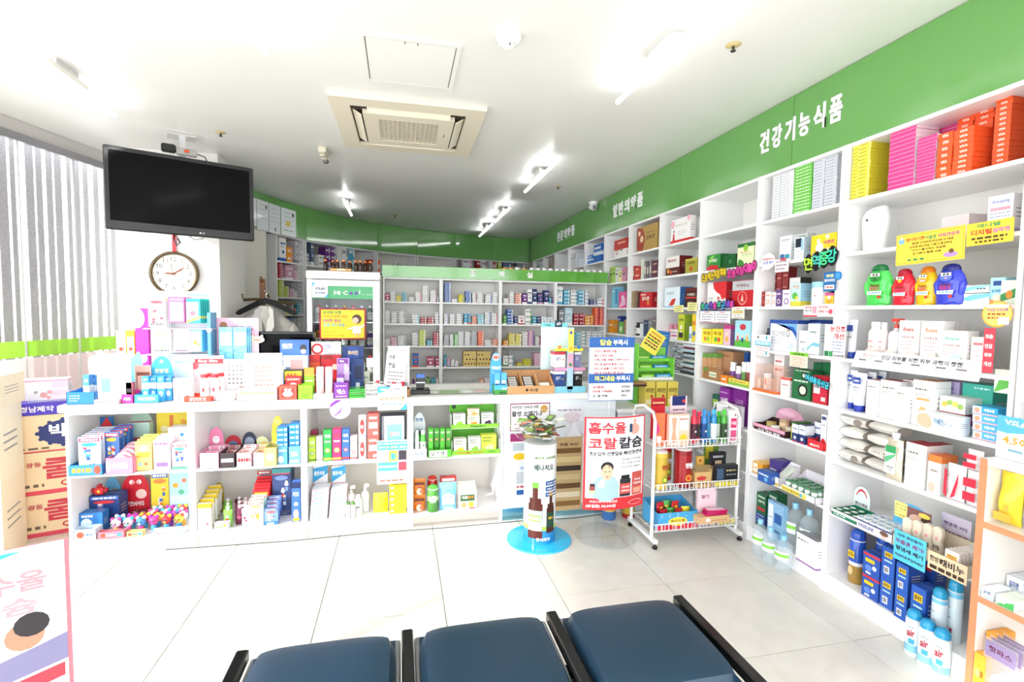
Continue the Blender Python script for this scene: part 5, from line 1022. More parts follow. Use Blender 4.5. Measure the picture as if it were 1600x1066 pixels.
RA(4,4,1076,1080,510,lambda w,h: carton(0.016,0.016,h,'#e8eef4',[('B',0,0.2,1,0.5,'#8ab0d8')]),'slim_stick_carton','box','slim pale blue stick carton',off=0.0)
RB(4,4,1082,1089,491,'#f0d22c',[('D',0.5,0.3,0.3,'#3a6ab0'),('B',0.1,0.6,0.9,0.75,'#e8842c')],'narrow yellow carton at bay edge',depth=0.07,off=0.02)
k=0; z=0.995
fc=['#3a3c40','#c9d6e0','#5a2c34','#dfe8ee','#2c6a6a','#e9e6e0','#6a7a88','#d8e2e8','#1f2226','#bcd4e4','#8a2c3a','#e9eef0']
for k in range(12):
    hh=0.017 if k % 2==0 else 0.023
    if z+hh > 1.235: break
    s_=(RWF.px(1050,560,0.02)[0]+RWF.px(1086,560,0.02)[0])/2; w_=abs(RWF.px(1050,560,0.02)[0]-RWF.px(1086,560,0.02)[0])-0.03
    mb=MB(); mb.box(-w_/2,0,0,w_/2,0.26,hh-0.001,fc[k]); prints(mb,w_,hh,[('B',0.08,0.25,0.4,0.75,'#f4f4f4' if k % 2==0 else '#777')])
    place(RWF,'document_file','document file lying flat, %s up in the pile of the file-holding bay' % ORD[k],'file',mb,s_+0.008*((k*7) % 3-1),0.02+0.012*((k*5) % 3),z,group='document files lying in a pile'); z+=hh
# ---- bay 5, 6, 7
RB(5,7,996,1028,352,'#b0904c',[('P',[(0,0.1),(0.3,0),(0.42,0.5),(0.3,0.9),(0.05,1),(0,0.9)],'#a03a30'),('D',0.25,0.5,0.14,'#e8c8a0'),('D',0.12,0.75,0.1,'#f0d8b0'),('T',0.68,0.5,0.16,'#5a3a1a','경옥고',0.4),('L',0.5,0.8,0.7,0.04,'#6a4a2a')],'large gold gift box with red blossom print',depth=0.06,off=0.02)
for i,(u0,u1,c) in enumerate(((983,987,'#c8c0a8'),(988,991,'#a82a2c'),(992,1000,'#c0302c'),(1002,1006,'#dde4d2'),(1007,1010,'#8a8088'),(1011,1014,'#6a5a64'),(1015,1018,'#8a8088'),(1019,1028,'#5c3040'))):
    RB(5,6,u0,u1,[412,416,417,405,408,410,407,407][i],c,[('L',0.2,0.8,0.8,0.06,'#e8d8c0'),('B',0.1,0.3,0.9,0.4,'#e8c0a0')] if u1-u0 > 5 else [('B',0.2,0.3,0.8,0.7,'#e8e0d0')],'%s upright booklet-like carton, %s along' % (['cream','thin dark red','red','pale green','grey','plum grey','light grey','dark plum'][i],ORD[i]),depth=0.10,off=0.04)
RB(5,5,985,991,455,'#a08a6a',[('L',0.2,0.8,0.8,0.04,'#5a4a3a')],'bronze tall carton',depth=0.08,off=0.03)
RB(5,5,992,996,457,'#5a2a2c',[],'thin maroon carton beside bronze one',depth=0.08,off=0.05)
RB(5,5,1000,1019,457,'#d0202c',[('T',0.5,0.6,0.26,'#f4e8d0','활비톤',0.6),('B',0.1,0.8,0.5,0.9,'#f0c8b0'),('D',0.7,0.3,0.14,'#e8a03a')],'bright red box with white lettering',depth=0.12,off=0.03,side='#b01824')
RA(5,4,989,999,504,lambda w,h: bottle(w/2,h,'#26221f','#151515','#e8e6e0',0.75),'black_jar','bottle','black capsule bottle with white label',off=0.04)
for i,(u0,u1,c,vt) in enumerate(((1000,1005,'#e4e6ea',506),(1006,1012,'#3a4a6a',500),(1013,1019,'#8a8c94',499),(1020,1025,'#7a746e',495))):
    RB(5,4,u0,u1,vt,c,[('L',0.1,0.9,0.8,0.06,'#ccc')],'%s tall carton beside black bottle' % ['white','navy','grey','taupe'][i],depth=0.10,off=0.03+0.005*i)
RB(5,4,1003,1015,498,'#a83038',[('L',0.1,0.9,0.9,0.06,'#eee')],'red carton behind the navy one',depth=0.05,off=0.15)
RB(6,7,960,980,374,'#c02c30',[('B',0,0,1,0.42,'#f0ece8'),('D',0.25,0.32,0.15,'#c02c30'),('D',0.25,0.32,0.1,'#f0ece8'),('B',0.5,0.35,0.7,0.4,'#333'),('L',0.3,0.9,0.8,0.08,'#f0d0a0')],'red and white box with ring emblem',depth=0.07,off=0.03)
for i,(u0,u1,vt,c) in enumerate(((953,957,418,'#a8c860'),(957.5,961,416,'#b0d070'),(962,966,418,'#e2e2dc'),(967,971,424,'#ece6a0'),(972,978,418,'#d890b0'))):
    RB(6,6,u0,u1,vt,c,[('B',0.1,0.5,0.9,0.62,'#666' if i > 1 else '#3a6a2a'),('L',0.1,0.9,0.8,0.06,'#555')],'%s small carton, %s along' % (['lime','light green','white','pale yellow','pink'][i],ORD[i]),depth=0.06,off=0.03)
RB(6,5,956,966,449,'#7cc4dc',[('B',0.6,0.2,0.95,0.9,'#3a94c0'),('L',0.1,0.5,0.8,0.06,'#fff')],'turquoise tall carton',depth=0.07,off=0.03)
RB(6,5,967,978,456,'#e45a9a',[('P',[(0,0),(1,0.2),(1,0.6),(0.4,0.4)],'#f4c0d8'),('D',0.6,0.6,0.2,'#f8dce8')],'pink blossom carton',depth=0.07,off=0.02)
RB(6,4,951,958,500,'#e8982c',[('L',0.1,0.9,0.6,0.1,'#fff')],'orange carton',depth=0.06,off=0.03)
RB(6,4,960,966,494,'#2a4a9a',[('L',0.1,0.9,0.8,0.08,'#dde')],'navy tall carton',depth=0.08,off=0.06)
RB(6,4,967,974,503,'#5cb04a',[('D',0.5,0.4,0.3,'#e8f0d0')],'green carton with pale dot',depth=0.06,off=0.02)
RB(6,4,975,979,500,'#a88a6a',[],'thin tan carton',depth=0.06,off=0.02)
for i,(u0,u1,vt,c) in enumerate(((904,912,404,'#dde8f4'),(905,916,388,'#b09060'),(913,925,400,'#4a8ad0'),(917,927,385,'#2c6ac0'),(928,940,382,'#2c6ac0'))):
    RB(7,7,u0,u1,vt,c,[('B',0,0.4,1,0.6,'#e8f0f8'),('L',0.1,0.9,0.8,0.12,'#fff')],'%s carton in the heaped blue cartons, %s along' % (['white','tan','mid blue','blue','bright blue'][i],ORD[i]),depth=0.08,off=0.03 if i % 2==0 else 0.14)
for i,(b,u0,u1,vt,c) in enumerate(((8,884,900,398,'#e8e8ea'),(9,857,864,403,'#b0a090'),(9,846,856,406,'#e2e4e6'),(10,838,845,409,'#d8dadc'))):
    box_at(RWF,2.065,u0,u1,vt,c,[('L',0.1,0.9,0.7,0.1,'#aab')]+([('D',0.8,0.85,0.1,'#b03040')] if i==0 else []),'%s bulk carton high behind the dispensary header, %s from the blue cartons' % (['white','tan','plain white','light grey','small grey'][i],ORD[i]),depth=0.15,off=0.03)

# ---- orange-edged low shelf
OR=Fr((1.86,0),-PI/2)
OR.bays=[(1.03,1.738)]
OR_Z=[0.10,0.455,0.735]
def ob(l,u0,u1,vt,c,P,d,**k): return box_at(OR,OR_Z[l],u0,u1,vt,c,P,d+', orange-edged low shelf',**k)
any_at(OR,0.735,1552,1590,740,lambda w,h: pouch(w,h,'#f4d83c',[('B',0,0,1,0.2,'#f0a83a'),('B',0.55,0.25,0.85,0.4,'#c8a83a')],d=0.08,seed=4),'gift_bag','tall yellow paper bag with orange base, orange-edged low shelf','bag',off=0.03)
mb=MB(); mb.tube([(0,0,0.0),(0.02,0,0.05),(0.06,0,0.07),(0.09,0,0.03)],0.003,'#ef6a24')
ob(1,1520,1552,917,'#eef2f8',[('T',0.5,0.6,0.36,'#2c4a8c','알지맨',0.6),('P',[(0,0),(1,0),(1,0.4)],'#b8d4f0')],'flat white dressing carton in front, lower row',depth=0.09,off=0.01)
ob(1,1556,1586,935,'#e8f2e4',[('P',[(0,0),(1,0),(1,0.8),(0.4,0.4)],'#4ab05a'),('B',0.1,0.3,0.5,0.7,'#f8f8f4')],'green and white gauze carton, lower row',depth=0.09,off=0.01)
ob(1,1545,1580,893,'#e4eaf2',[('T',0.5,0.6,0.36,'#2c4a8c','알지맨',0.6)],'flat white dressing carton set back',depth=0.09,off=0.13)
ob(0,1527,1556,986,'#f0a434',[('D',0.3,0.5,0.3,'#f8e070'),('L',0.5,0.9,0.5,0.16,'#7a3a1a')],'orange carton, upper of the orange pair',depth=0.10,off=0.05)
ob(0,1512,1540,1020,'#f0a434',[('D',0.4,0.5,0.3,'#f8e070'),('L',0.6,0.9,0.5,0.16,'#7a3a1a')],'orange carton with open flap at the very edge',depth=0.04,off=0.0)
for i in range(4):
    p=OR.px(1566,1000,0.01)
    mb=MB(); w=0.10; mb.box(-w/2,0,0,w/2,0.002,0.22,'#c9c4c8','clear'); prints(mb,w,0.22,[('B',0.05,0.7,0.95,0.96,'#8a7aa0'),('T',0.5,0.84,0.1,'#5a1a3a','핫파스',0.7),('D',0.5,0.35,0.25,'#e4e4e8')])
    place(OR,'blister_pack','hanging clear blister pack with plum lettering, %s back, orange-edged shelf' % ORD[i],'pack',mb,p[0]-0.0,0.006+0.028*i,0.1005,group='blister packs in the orange-edged shelf')
# probiotic placard on top, with lettering
sgn=header(0.34,0.155,'#f6fafb',[('P',[(0,0.62),(0.1,0.6),(0.25,0.66),(0.42,0.86),(0.5,1),(0,1)],'#5ab4dc'),('T',0.2,0.86,0.13,'#ffffff','VSL#3',0.26),('T',0.45,0.45,0.24,'#d8a23a','4,500억 유산균',0.78),('L',0.12,0.8,0.22,0.05,'#7ab')],'flat',edge='#4aa8d4')
p=at(1586,745,0,1.80)
one('probiotic_placard','white and blue placard with gold lettering standing on the orange-edged shelf','sign',sgn,(1.80+0.115,-1.17,0.967),-PI/2-0.12)
s_=RWF.px(1585,490,0.0)[0]
for i,(z,c,P,d,u0,u1) in enumerate(((1.19+0.0,'#e8efe0',[('P',[(0,0),(1,0.3),(1,0.8),(0.3,0.6)],'#5cb04a')],'white and green leaf carton',1578,1612),(1.53,'#d8e4d0',[('P',[(0,0.1),(1,0.3),(1,0.7),(0,0.4)],'#3a8a4a'),('D',0.5,0.4,0.2,'#e8842c')],'dark green stripe carton',1580,1612))):
    box_at(RWF,z,1597,1640,(600,500)[i],c,P,d+' in the upper cabinet past the end panel',depth=0.1,off=0.02,h=0.09)
# ================================================================== DISPENSARY SHELVES
RN=['top','second','third','fourth','lowest']
CN={'#f1f0ef':'white','#b03a6a':'raspberry','#e8dc3c':'yellow','#2f9ab0':'teal','#2f62ad':'blue','#f4b49a':'peach','#6a2c86':'purple','#22306e':'navy','#c8c9cf':'grey','#d8a0bc':'pink','#b4c83a':'lime','#b02440':'crimson','#f0602c':'orange','#8fd08a':'pale green','#ee9a2c':'amber','#4aa6c8':'sky blue','#a82430':'dark red','#4a9a3a':'green','#e46a9a':'rose','#b9d7e4':'pale blue','#7fc4d8':'aqua','#8a8d94':'dark grey','#b5402c':'rust','#d9cc50':'mustard','#5a6a8c':'slate'}
W_='#f1f0ef'
_dm={}
def dstack(fr,zs,r,b,u0,u1,vt,n,c,a,idx,place_txt,grp,dep=0.09):
    s,w,hh,z=fr.span(u0,u1,vt,zs,0.02)
    bh=hh/n; nm=('stock_carton' if fr is not DPF else 'left_medicine_carton' if b < 2 else 'right_medicine_carton') if n > 1 else 'medicine_box'; s,w=fr.fit(s,w+0.006,z); w -= 0.0085 if n > 1 else 0.0065  # stacked ones are all plain medicine cartons; the name only follows their place
    P=[('L',0.1,0.66,0.5,0.3,'#70747c' if c in (W_,'#c8c9cf','#e8dc3c','#f4b49a') else '#f0ece4'),('B',0.74,0.12,0.94,0.86,a)] if n > 1 else [('L',0.12,0.88,0.76,0.1,a),('B',0.0,0.0,1,0.14,a),('D',0.55,0.4,0.18,a),('L',0.12,0.7,0.62,0.05,'#aaa')]
    key=(nm,c,a,round(w,3),round(bh,3),n > 1)
    if key not in _dm: _dm[key]=carton(w,dep,bh-0.0007,c,P).mesh(nm)
    for k in range(n):
        j=(random.random()-0.5)*0.006 if n > 1 else 0
        o=link(nm,_dm[key],None,fr.w(s+j,0.022+abs(j),z+k*bh+0.0006),fr.a+(random.random()-0.5)*0.03)
        lab='%s carton, %s from bottom, %s stack, %s' % (CN[c],ORD[k],ORD[idx],place_txt) if n > 1 else '%s upright box, %s along, %s' % (CN[c],ORD[idx],place_txt)
        tag(o,lab,'carton' if n > 1 else 'box',grp)
B_='#2f62ad'; R_='#b02440'; G_='#8a8d94'; T_='#2f9ab0'; P_='#6a2c86'; K_='#d8a0bc'; O_='#f0602c'; N_='#22306e'; A_='#ee9a2c'
DD={
(0,0):[(43,82,252,1,'#b03a6a',W_),(86,125,236,7,W_,G_),(126,161,268,3,'#e8dc3c',G_),(164,200,243,6,T_,W_),(210,250,280,3,W_,G_),(256,300,243,5,W_,R_),(302,348,200,9,W_,G_),(356,397,232,6,W_,K_),(400,428,275,3,'#c8c9cf',G_)],
(0,1):[(451,497,180,14,B_,W_),(500,543,290,2,W_,G_),(547,589,260,5,'#e8dc3c',B_),(592,634,238,6,B_,W_),(640,670,250,6,W_,R_),(674,718,243,7,W_,G_),(729,775,262,4,W_,B_),(779,815,243,6,W_,G_)],
(0,2):[(852,890,285,3,W_,K_),(894,926,240,6,W_,G_),(931,973,252,5,'#f4b49a',W_),(979,1012,252,1,P_,W_),(1016,1045,226,1,W_,N_),(1048,1079,224,1,N_,W_),(1083,1118,248,1,N_,K_),(1127,1158,232,1,N_,W_),(1161,1175,280,1,T_,W_),(1178,1198,280,1,P_,W_)],
(0,3):[(1215,1252,206,1,W_,'#4aa6c8'),(1258,1301,230,4,'#4aa6c8',W_),(1306,1352,232,4,W_,T_),(1357,1400,232,4,'#4aa6c8',W_),(1403,1428,232,4,W_,'#4aa6c8'),(1432,1478,292,3,N_,W_),(1485,1531,288,2,W_,R_)],
(1,0):[(46,88,368,6,W_,G_),(92,138,376,5,W_,G_),(143,187,370,6,W_,G_),(233,283,390,4,W_,'#4aa6c8'),(289,334,415,3,'#a82430',W_),(336,382,415,3,'#a82430',W_),(386,428,382,4,W_,G_)],
(1,1):[(449,482,392,5,W_,B_),(487,528,393,5,W_,G_),(533,575,386,5,W_,G_),(586,606,392,1,'#4aa6c8',W_),(609,633,392,1,'#4aa6c8',O_),(638,671,408,4,'#f4b49a',O_),(675,720,396,4,'#7fc4d8',W_),(724,767,378,6,W_,B_),(771,814,386,6,W_,'#b03a6a')],
(1,2):[(850,872,400,1,'#4a9a3a',W_),(875,918,360,5,B_,W_),(923,947,410,1,N_,W_),(951,995,405,1,W_,R_),(998,1040,360,3,W_,'#4a9a3a'),(1046,1075,408,1,T_,W_),(1078,1104,410,1,N_,W_),(1107,1143,412,1,W_,'#4aa6c8'),(1147,1186,415,1,W_,'#4aa6c8')],
(1,3):[(1227,1262,362,1,'#8a8d94',W_),(1266,1318,350,1,'#b9d7e4',W_),(1326,1360,390,3,'#a82430',K_),(1363,1400,390,3,'#a82430',K_),(1404,1436,404,3,A_,W_),(1439,1466,400,3,A_,P_),(1469,1500,350,8,O_,P_),(1503,1533,350,8,O_,P_)],
(2,0):[(46,88,560,4,W_,K_),(91,132,550,5,K_,W_),(136,190,538,5,W_,G_),(234,276,518,6,W_,G_),(280,326,500,7,'#b4c83a',W_),(331,372,570,3,T_,W_),(376,428,518,6,R_,W_)],
(2,1):[(449,485,530,6,'#c8c9cf',G_),(488,515,530,6,W_,'#4a9a3a'),(518,544,530,6,'#8fd08a',W_),(547,588,512,8,W_,G_),(590,630,512,8,W_,G_),(633,674,508,8,'#c8c9cf',G_),(678,720,512,7,O_,W_),(724,774,568,3,W_,G_),(777,811,562,3,'#f4b49a',O_)],
(2,2):[(850,884,572,2,'#ee9a2c',W_),(887,930,525,5,'#d9cc50',W_),(932,975,528,5,'#d9cc50',W_),(979,1018,515,6,W_,K_),(1021,1060,505,7,K_,B_),(1066,1097,545,5,W_,R_),(1100,1130,545,5,R_,W_)],
(2,3):[(1342,1375,515,4,'#7fc4d8',W_),(1378,1410,512,4,W_,T_),(1413,1450,510,5,W_,G_),(1453,1490,510,5,W_,'#b9d7e4'),(1493,1531,512,5,W_,G_)],
(3,0):[(236,278,662,1,B_,O_),(332,380,682,1,'#b03a6a',W_),(383,428,682,1,'#b03a6a',W_)],
(3,1):[(449,468,675,1,T_,K_),(470,490,690,1,K_,T_),(497,520,703,1,W_,G_),(524,545,712,1,W_,G_)],
(3,2):[(850,882,675,1,W_,'#4a9a3a'),(886,919,675,2,W_,T_),(945,987,725,2,'#e8dc3c',B_),(990,1045,700,3,'#e8dc3c',G_),(1058,1106,658,7,K_,W_),(1112,1140,710,3,'#e46a9a',W_)],
(4,0):[(233,252,838,1,P_,R_),(332,352,825,1,'#4a9a3a',W_),(362,392,830,1,'#4aa6c8','#4a9a3a'),(396,428,830,1,W_,O_)],
(4,1):[(692,720,836,1,'#f4b49a',W_),(726,754,825,1,W_,K_)],
}
for (r,b),L in DD.items():
    for i,(x0,x1,y,n,c,a) in enumerate(L):
        dstack(DPF,DZ[r],r,b,590+x0/4.324,590+x1/4.324,400+y/4.324,n,c,a,i,'%s row, %s dispensary bay' % (RN[r],ORD[b]),'%s row cartons, %s dispensary bay' % (RN[r],ORD[b]))
dcv=lambda x,y: (590+x/4.324,400+y/4.324)
for i,(x0,x1) in enumerate(((580,668),(672,762))):
    s,w,h,z=DPF.span(590+x0/4.324,590+x1/4.324,400+646/4.324,DZ[3],0.03)
    place(DPF,'gift_box','gold box with dark dots, %s of pair, fourth row, second dispensary bay' % ORD[i],'box',carton(w,0.1,h,'#d8bc74',[('D',0.15+0.24*(k%4)+0.1*((k//4)%2),0.18+0.3*(k//4),0.06,'#2a1c10') for k in range(10)]),s,0.03,z)
s,w,h,z=DPF.span(590+550/4.324,590+655/4.324,400+818/4.324,DZ[4],0.05)
place(DPF,'plastic_bag','crumpled clear plastic bag, lowest row, second dispensary bay','bag',pouch(w,h,'#dfe3e6',d=0.1,fin='clear',seed=9),s,0.05,z)
s,w,h,z=DPF.span(590+890/4.324,590+1100/4.324,400+640/4.324,DZ[3],0.2)
place(DPF,'document_holder','grey plastic panel leaning at the back, fourth row, third dispensary bay','holder',MB().box(-w/2,0,0,w/2,0.012,h,'#c3c6ca','gloss'),s,0.22,z)
for r_ in ((3,0),):
    for i,(x0,x1) in enumerate(((332,380),(383,428))):
        s,w,h,z=DPF.span(590+x0/4.324,590+x1/4.324,400+700/4.324,DZ[3],0.018)
# jars lined up behind the header board
jx=[(861,'#ee9a2c'),(905,'#e8a84a'),(949,'#f2f1ee'),(997,'#e0902c')]+[(1046+42.6*k,'#f2f1ee') for k in range(12)]
for i,(x,c) in enumerate(jx):
    p=DPF.px(590+x/4.324,421,0.06)
    place(DPF,'pill_jar','%s-lidded round pill jar on dispensary top, %s along' % ('white' if c=='#f2f1ee' else ['orange','pale orange','','deep orange'][i],ORD[i]),'jar',jar(0.028 if i != 2 else 0.031,0.145 if i > 3 or i==2 else 0.138,'#f1f0ec',c,n=12),p[0],0.06,1.80,group='round pill jars lined up on the dispensary cabinet')

# ================================================================== CURVED BACK SHELVES
def bfind(u,v):
    for k,(fr,L) in enumerate(BFR):
        s,z=fr.px(u,v,0.02)
        if -0.001 < s < L: return k,fr
    return 0,BFR[0][0]
BB=[ # level, x0, x1, ytop (crop px), n, colour, accent
(5,275,325,440,1,W_,B_),(332,) ]
BB=[(5,275,325,445,1,W_,B_),(5,332,378,515,2,'#ee9a2c',K_),(5,384,428,472,1,'#c8c9cf',G_),(5,431,455,550,2,W_,G_),(5,459,500,560,3,'#8a8d94',W_),(5,503,545,470,1,'#5a6a8c',W_),
(5,572,618,575,2,W_,G_),(5,622,660,515,3,P_,W_),(5,664,700,520,3,P_,W_),(5,704,742,560,1,'#b9d7e4',W_),(5,746,795,510,2,W_,G_),(5,798,846,505,2,'#4aa6c8',W_),
(4,272,300,625,8,R_,W_),(4,322,378,655,1,K_,W_),(4,381,412,690,3,K_,W_),(4,416,443,642,7,W_,G_),
(3,272,309,765,9,'#b4c83a',W_),(3,312,347,812,5,'#b4c83a',W_),(3,350,388,832,4,K_,W_),(3,391,416,850,3,W_,G_),(3,420,450,785,5,'#c8c9cf',G_),
(2,275,324,925,6,W_,K_),(2,327,361,975,3,'#d9cc50',W_),(2,364,382,930,4,'#8a8d94',W_),(2,385,405,975,3,'#b5402c',W_),(2,408,440,940,4,T_,W_),
(1,303,340,1060,7,K_,W_),(1,344,380,1052,7,B_,W_),(1,384,412,1048,6,'#c8c9cf',G_),(1,416,446,1048,6,W_,G_),
(4,975,1012,612,3,'#b5402c',W_),(4,1015,1040,614,2,O_,W_),(4,1150,1168,625,2,W_,P_),(4,1175,1200,632,2,'#c8c9cf',G_)]
for i,(l,x0,x1,y,n,c,a) in enumerate(BB):
    u0,u1,v=380+x0/4.847,380+x1/4.847,280+y/4.847
    k,fr=bfind((u0+u1)/2,v)
    dstack(fr,BZ[l],0,0,u0,u1,v,n,c,a,i%24,'%s shelf of curved wall%s' % (ORD[5-l],'' if i < 24 else ', lower part'),'cartons on the curved wall shelving',0.12)
for i,(x0,x1,y,n,c,a) in enumerate(((575,640,18,5,W_,K_),(668,700,32,5,'#a82430',W_),(703,740,32,5,W_,R_),(743,805,34,3,'#b5402c',W_),(812,838,30,4,'#b4c83a',W_),(850,905,40,2,'#5a6a8c',W_),(940,1000,44,2,'#8a8d94',W_))):
    u0,u1,v=590+x0/4.324,590+x1/4.324,400+y/4.324
    k,fr=bfind((u0+u1)/2,v)
    dstack(fr,BZ[4],0,0,u0,u1,v,n,c,a,i,'deep curved wall shelf above dispensary header','cartons on the deep curved shelving',0.10)

# ================================================================== COUNTER CABINETS
def CB(z,u0,u1,vt,c,P,d,off=0.03,**k): return box_at(CTF,z,u0,u1,vt,c,P,d,off=off,**k)
def CA(z,u0,u1,vt,fn,name,cat,d,off=0.03,**k): return any_at(CTF,z,u0,u1,vt,fn,name,d,cat,off=off,**k)
def CH(z,u0,u1,vt,c,P,d,off=0.2,shape='round',vb=None,name='header_card',**k): return any_at(CTF,z,u0,u1,vt,lambda w,h: header(w,h,c,P,shape,0.003),name,d,'sign',off=off,vb=vb,**k)
def CT(z,u0,u1,vt,c,P,d,off=0.0,dep=0.2,hb=0.06,**k): return any_at(CTF,z,u0,u1,vt,lambda w,h: tray(w,dep,h,max(hb,h),c,P=P),'display_tray',d,'tray',off=off,**k)
def rowpack(z,u0,u1,vt,n,dy,dz,off,mk,name,d,cat,group,rev=False):
    """n alike packs one behind the other"""
    s,w,h,_=CTF.span(u0,u1,vt,z,off); s,w=CTF.fit(s,w+0.012,z); w -= 0.012; me=mk(w,h).mesh(name)
    for i in range(n):
        o=link(name,me,None,CTF.w(s+random.uniform(-.003,.003),off+dy*i,z+0.003+dz*i),random.uniform(-.03,.03))
        tag(o,'%s, %s from front' % (d,ORD[i]),cat,group)
Z1,Z0=0.485,0.10
def busy(a,b,c):
    r=random.Random(a+b+c); L=[('B',0.04,0.87,0.96,0.97,b),('L',0.12,0.88,0.92,0.05,'#fff')]
    for k in range(5):
        x,z,q=0.2+0.6*r.random(),0.22+0.5*r.random(),r.choice((a,b,c)); L+=[('D',x,z,0.11,q),('D',x,z+0.05,0.075,'#f2d2b4'),('B',x-0.08,z-0.14,x+0.08,z-0.06,r.choice((a,b,c,'#fff'))),('D',x-0.03,z+0.06,0.014,'#222'),('D',x+0.03,z+0.06,0.014,'#222')]
    return L + [('E',0.5,0.80,0.36,0.05,c),('L',0.1,0.9,0.09,0.04,'#667'),('L',0.15,0.8,0.045,0.03,'#889')]
# toy cabinet, upper
CH(Z1,130,178,652,'#2c6aa8',[('P',[(0.05,0.8),(0.5,1.0),(0.95,0.75),(0.9,0.6),(0.1,0.62)],'#d8343a'),('P',[(0.15,0.3),(0.5,0.55),(0.9,0.35),(0.8,0.2),(0.3,0.15)],'#8fb8d8'),('B',0.1,0.68,0.6,0.78,'#f4c83a')],'blue car-picture header card, toy cabinet upper shelf',off=0.30,shape='flat')
CT(Z1,105,160,727,'#3a8ac8',[('L',0.1,0.7,0.5,0.4,'#f0a03a'),('E',0.85,0.5,0.1,0.4,'#e8503a')],'blue display tray of sticker packs, toy cabinet upper shelf',off=-0.02,dep=0.30)
rowpack(Z1,121,156,684,6,0.035,0.004,0.0,lambda w,h: carton(w,0.012,h,'#cfe0f0',busy('#3a5ac0','#c83a6a','#3a9ad8'),fin='gloss'),'sticker_pack','blue and white toy sticker pack','pack','blue toy packs in the blue tray')
rowpack(Z1,158,184,676,4,0.05,0.004,0.06,lambda w,h: carton(w,0.012,h,'#4a7ac8',busy('#e8eef8','#d8343a','#f4c83a'),fin='gloss'),'toy_pack','deep blue carded toy pack','pack','deep blue toy packs beside the blue tray')
CH(Z1,197,236,642,'#9fc0ac',[('E',0.5,0.35,0.36,0.25,'#d87a9a'),('E',0.5,0.36,0.24,0.16,'#efb8c8')]+[('D',0.22+0.14*k,0.72,0.06,'#5a3a2a') for k in range(5)],'sage green round header with pink arch, toy cabinet upper shelf',off=0.30)
CB(Z1,192,226,664,'#c8567a',[('B',0,0.6,1,1,'#b8dcd0'),('D',0.5,0.3,0.2,'#f4d8e0')],'rose and mint carton behind pink compacts, toy cabinet',off=0.22,depth=0.05)
CT(Z1,164,208,716,'#e88ab0',[('T',0.5,0.5,0.4,'#fff','키즈화장품',0.6),('E',0.1,0.5,0.08,0.3,'#fff')],'pink display tray of toy compacts, toy cabinet upper shelf',off=-0.02,dep=0.2)
for i in range(5):
    mb=MB(); mb.poly([(0.05*math.cos(t),0.05+0.05*math.sin(t)) for t in [2*PI*k/14 for k in range(14)]],0,0.014,'#f0c0d4','gloss'); mb.disc(0,0.05,0.034,-0.0008,'#e070a0'); mb.disc(0,0.05,0.024,-0.0012,'#fbe6ee')
    p=CTF.px(187,700,0.01); place(CTF,'toy_compact','round pink toy compact, %s back in the pink tray' % ORD[i],'toy',mb,p[0]+0.003*i,0.008+0.032*i,Z1+0.004+0.012*i,group='pink toy compacts')
rowpack(Z1,210,236,691,4,0.035,0.006,0.02,lambda w,h: carton(w,0.012,h,'#f2e07a',[('B',0.1,0.45,0.9,0.62,'#e8a03a'),('D',0.5,0.76,0.2,'#f8f4e0'),('D',0.3,0.22,0.12,'#8ac0e0'),('D',0.65,0.22,0.12,'#e07a5a'),('L',0.1,0.9,0.94,0.04,'#7aa03a')],fin='gloss'),'toothbrush_pack','yellow printed kids pack','pack','yellow kids packs, toy cabinet')
rowpack(Z1,238,265,689,4,0.035,0.006,0.02,lambda w,h: carton(w,0.012,h,'#f4dce6',[('D',0.5,0.6,0.2,'#e8a0c0'),('D',0.25,0.4,0.12,'#f0c8d8'),('B',0.15,0.1,0.85,0.24,'#8a6ab0'),('L',0.1,0.9,0.88,0.06,'#a05a9a')],fin='gloss'),'toothbrush_pack','pale pink printed kids pack','pack','pink kids packs, toy cabinet')
CB(Z1,268,293,694,'#e8f0f4',busy('#3a5ac0','#d8343a','#4ab0a0')+[('B',0,0,1,0.08,'#5ac08a')],'white carton dotted with comic round pictures, toy cabinet upper',off=0.02,depth=0.06)
CB(Z1,262,294,668,'#f4f2f4',[('D',0.3,0.8,0.1,'#3a8ac8'),('D',0.7,0.8,0.1,'#3a8ac8'),('D',0.5,0.5,0.2,'#d8506a')],'tall white box behind comic-dotted carton, toy cabinet upper',off=0.14,depth=0.08)
CH(Z1,244,292,642,'#f0d83c',[('B',0.42,0.1,0.55,0.9,'#e07a3a'),('D',0.75,0.4,0.14,'#f4b06a'),('D',0.88,0.75,0.1,'#e8a03a'),('D',0.25,0.6,0.12,'#f8f0c0')],'yellow poster-like header card at the back, toy cabinet upper',off=0.34,shape='flat')
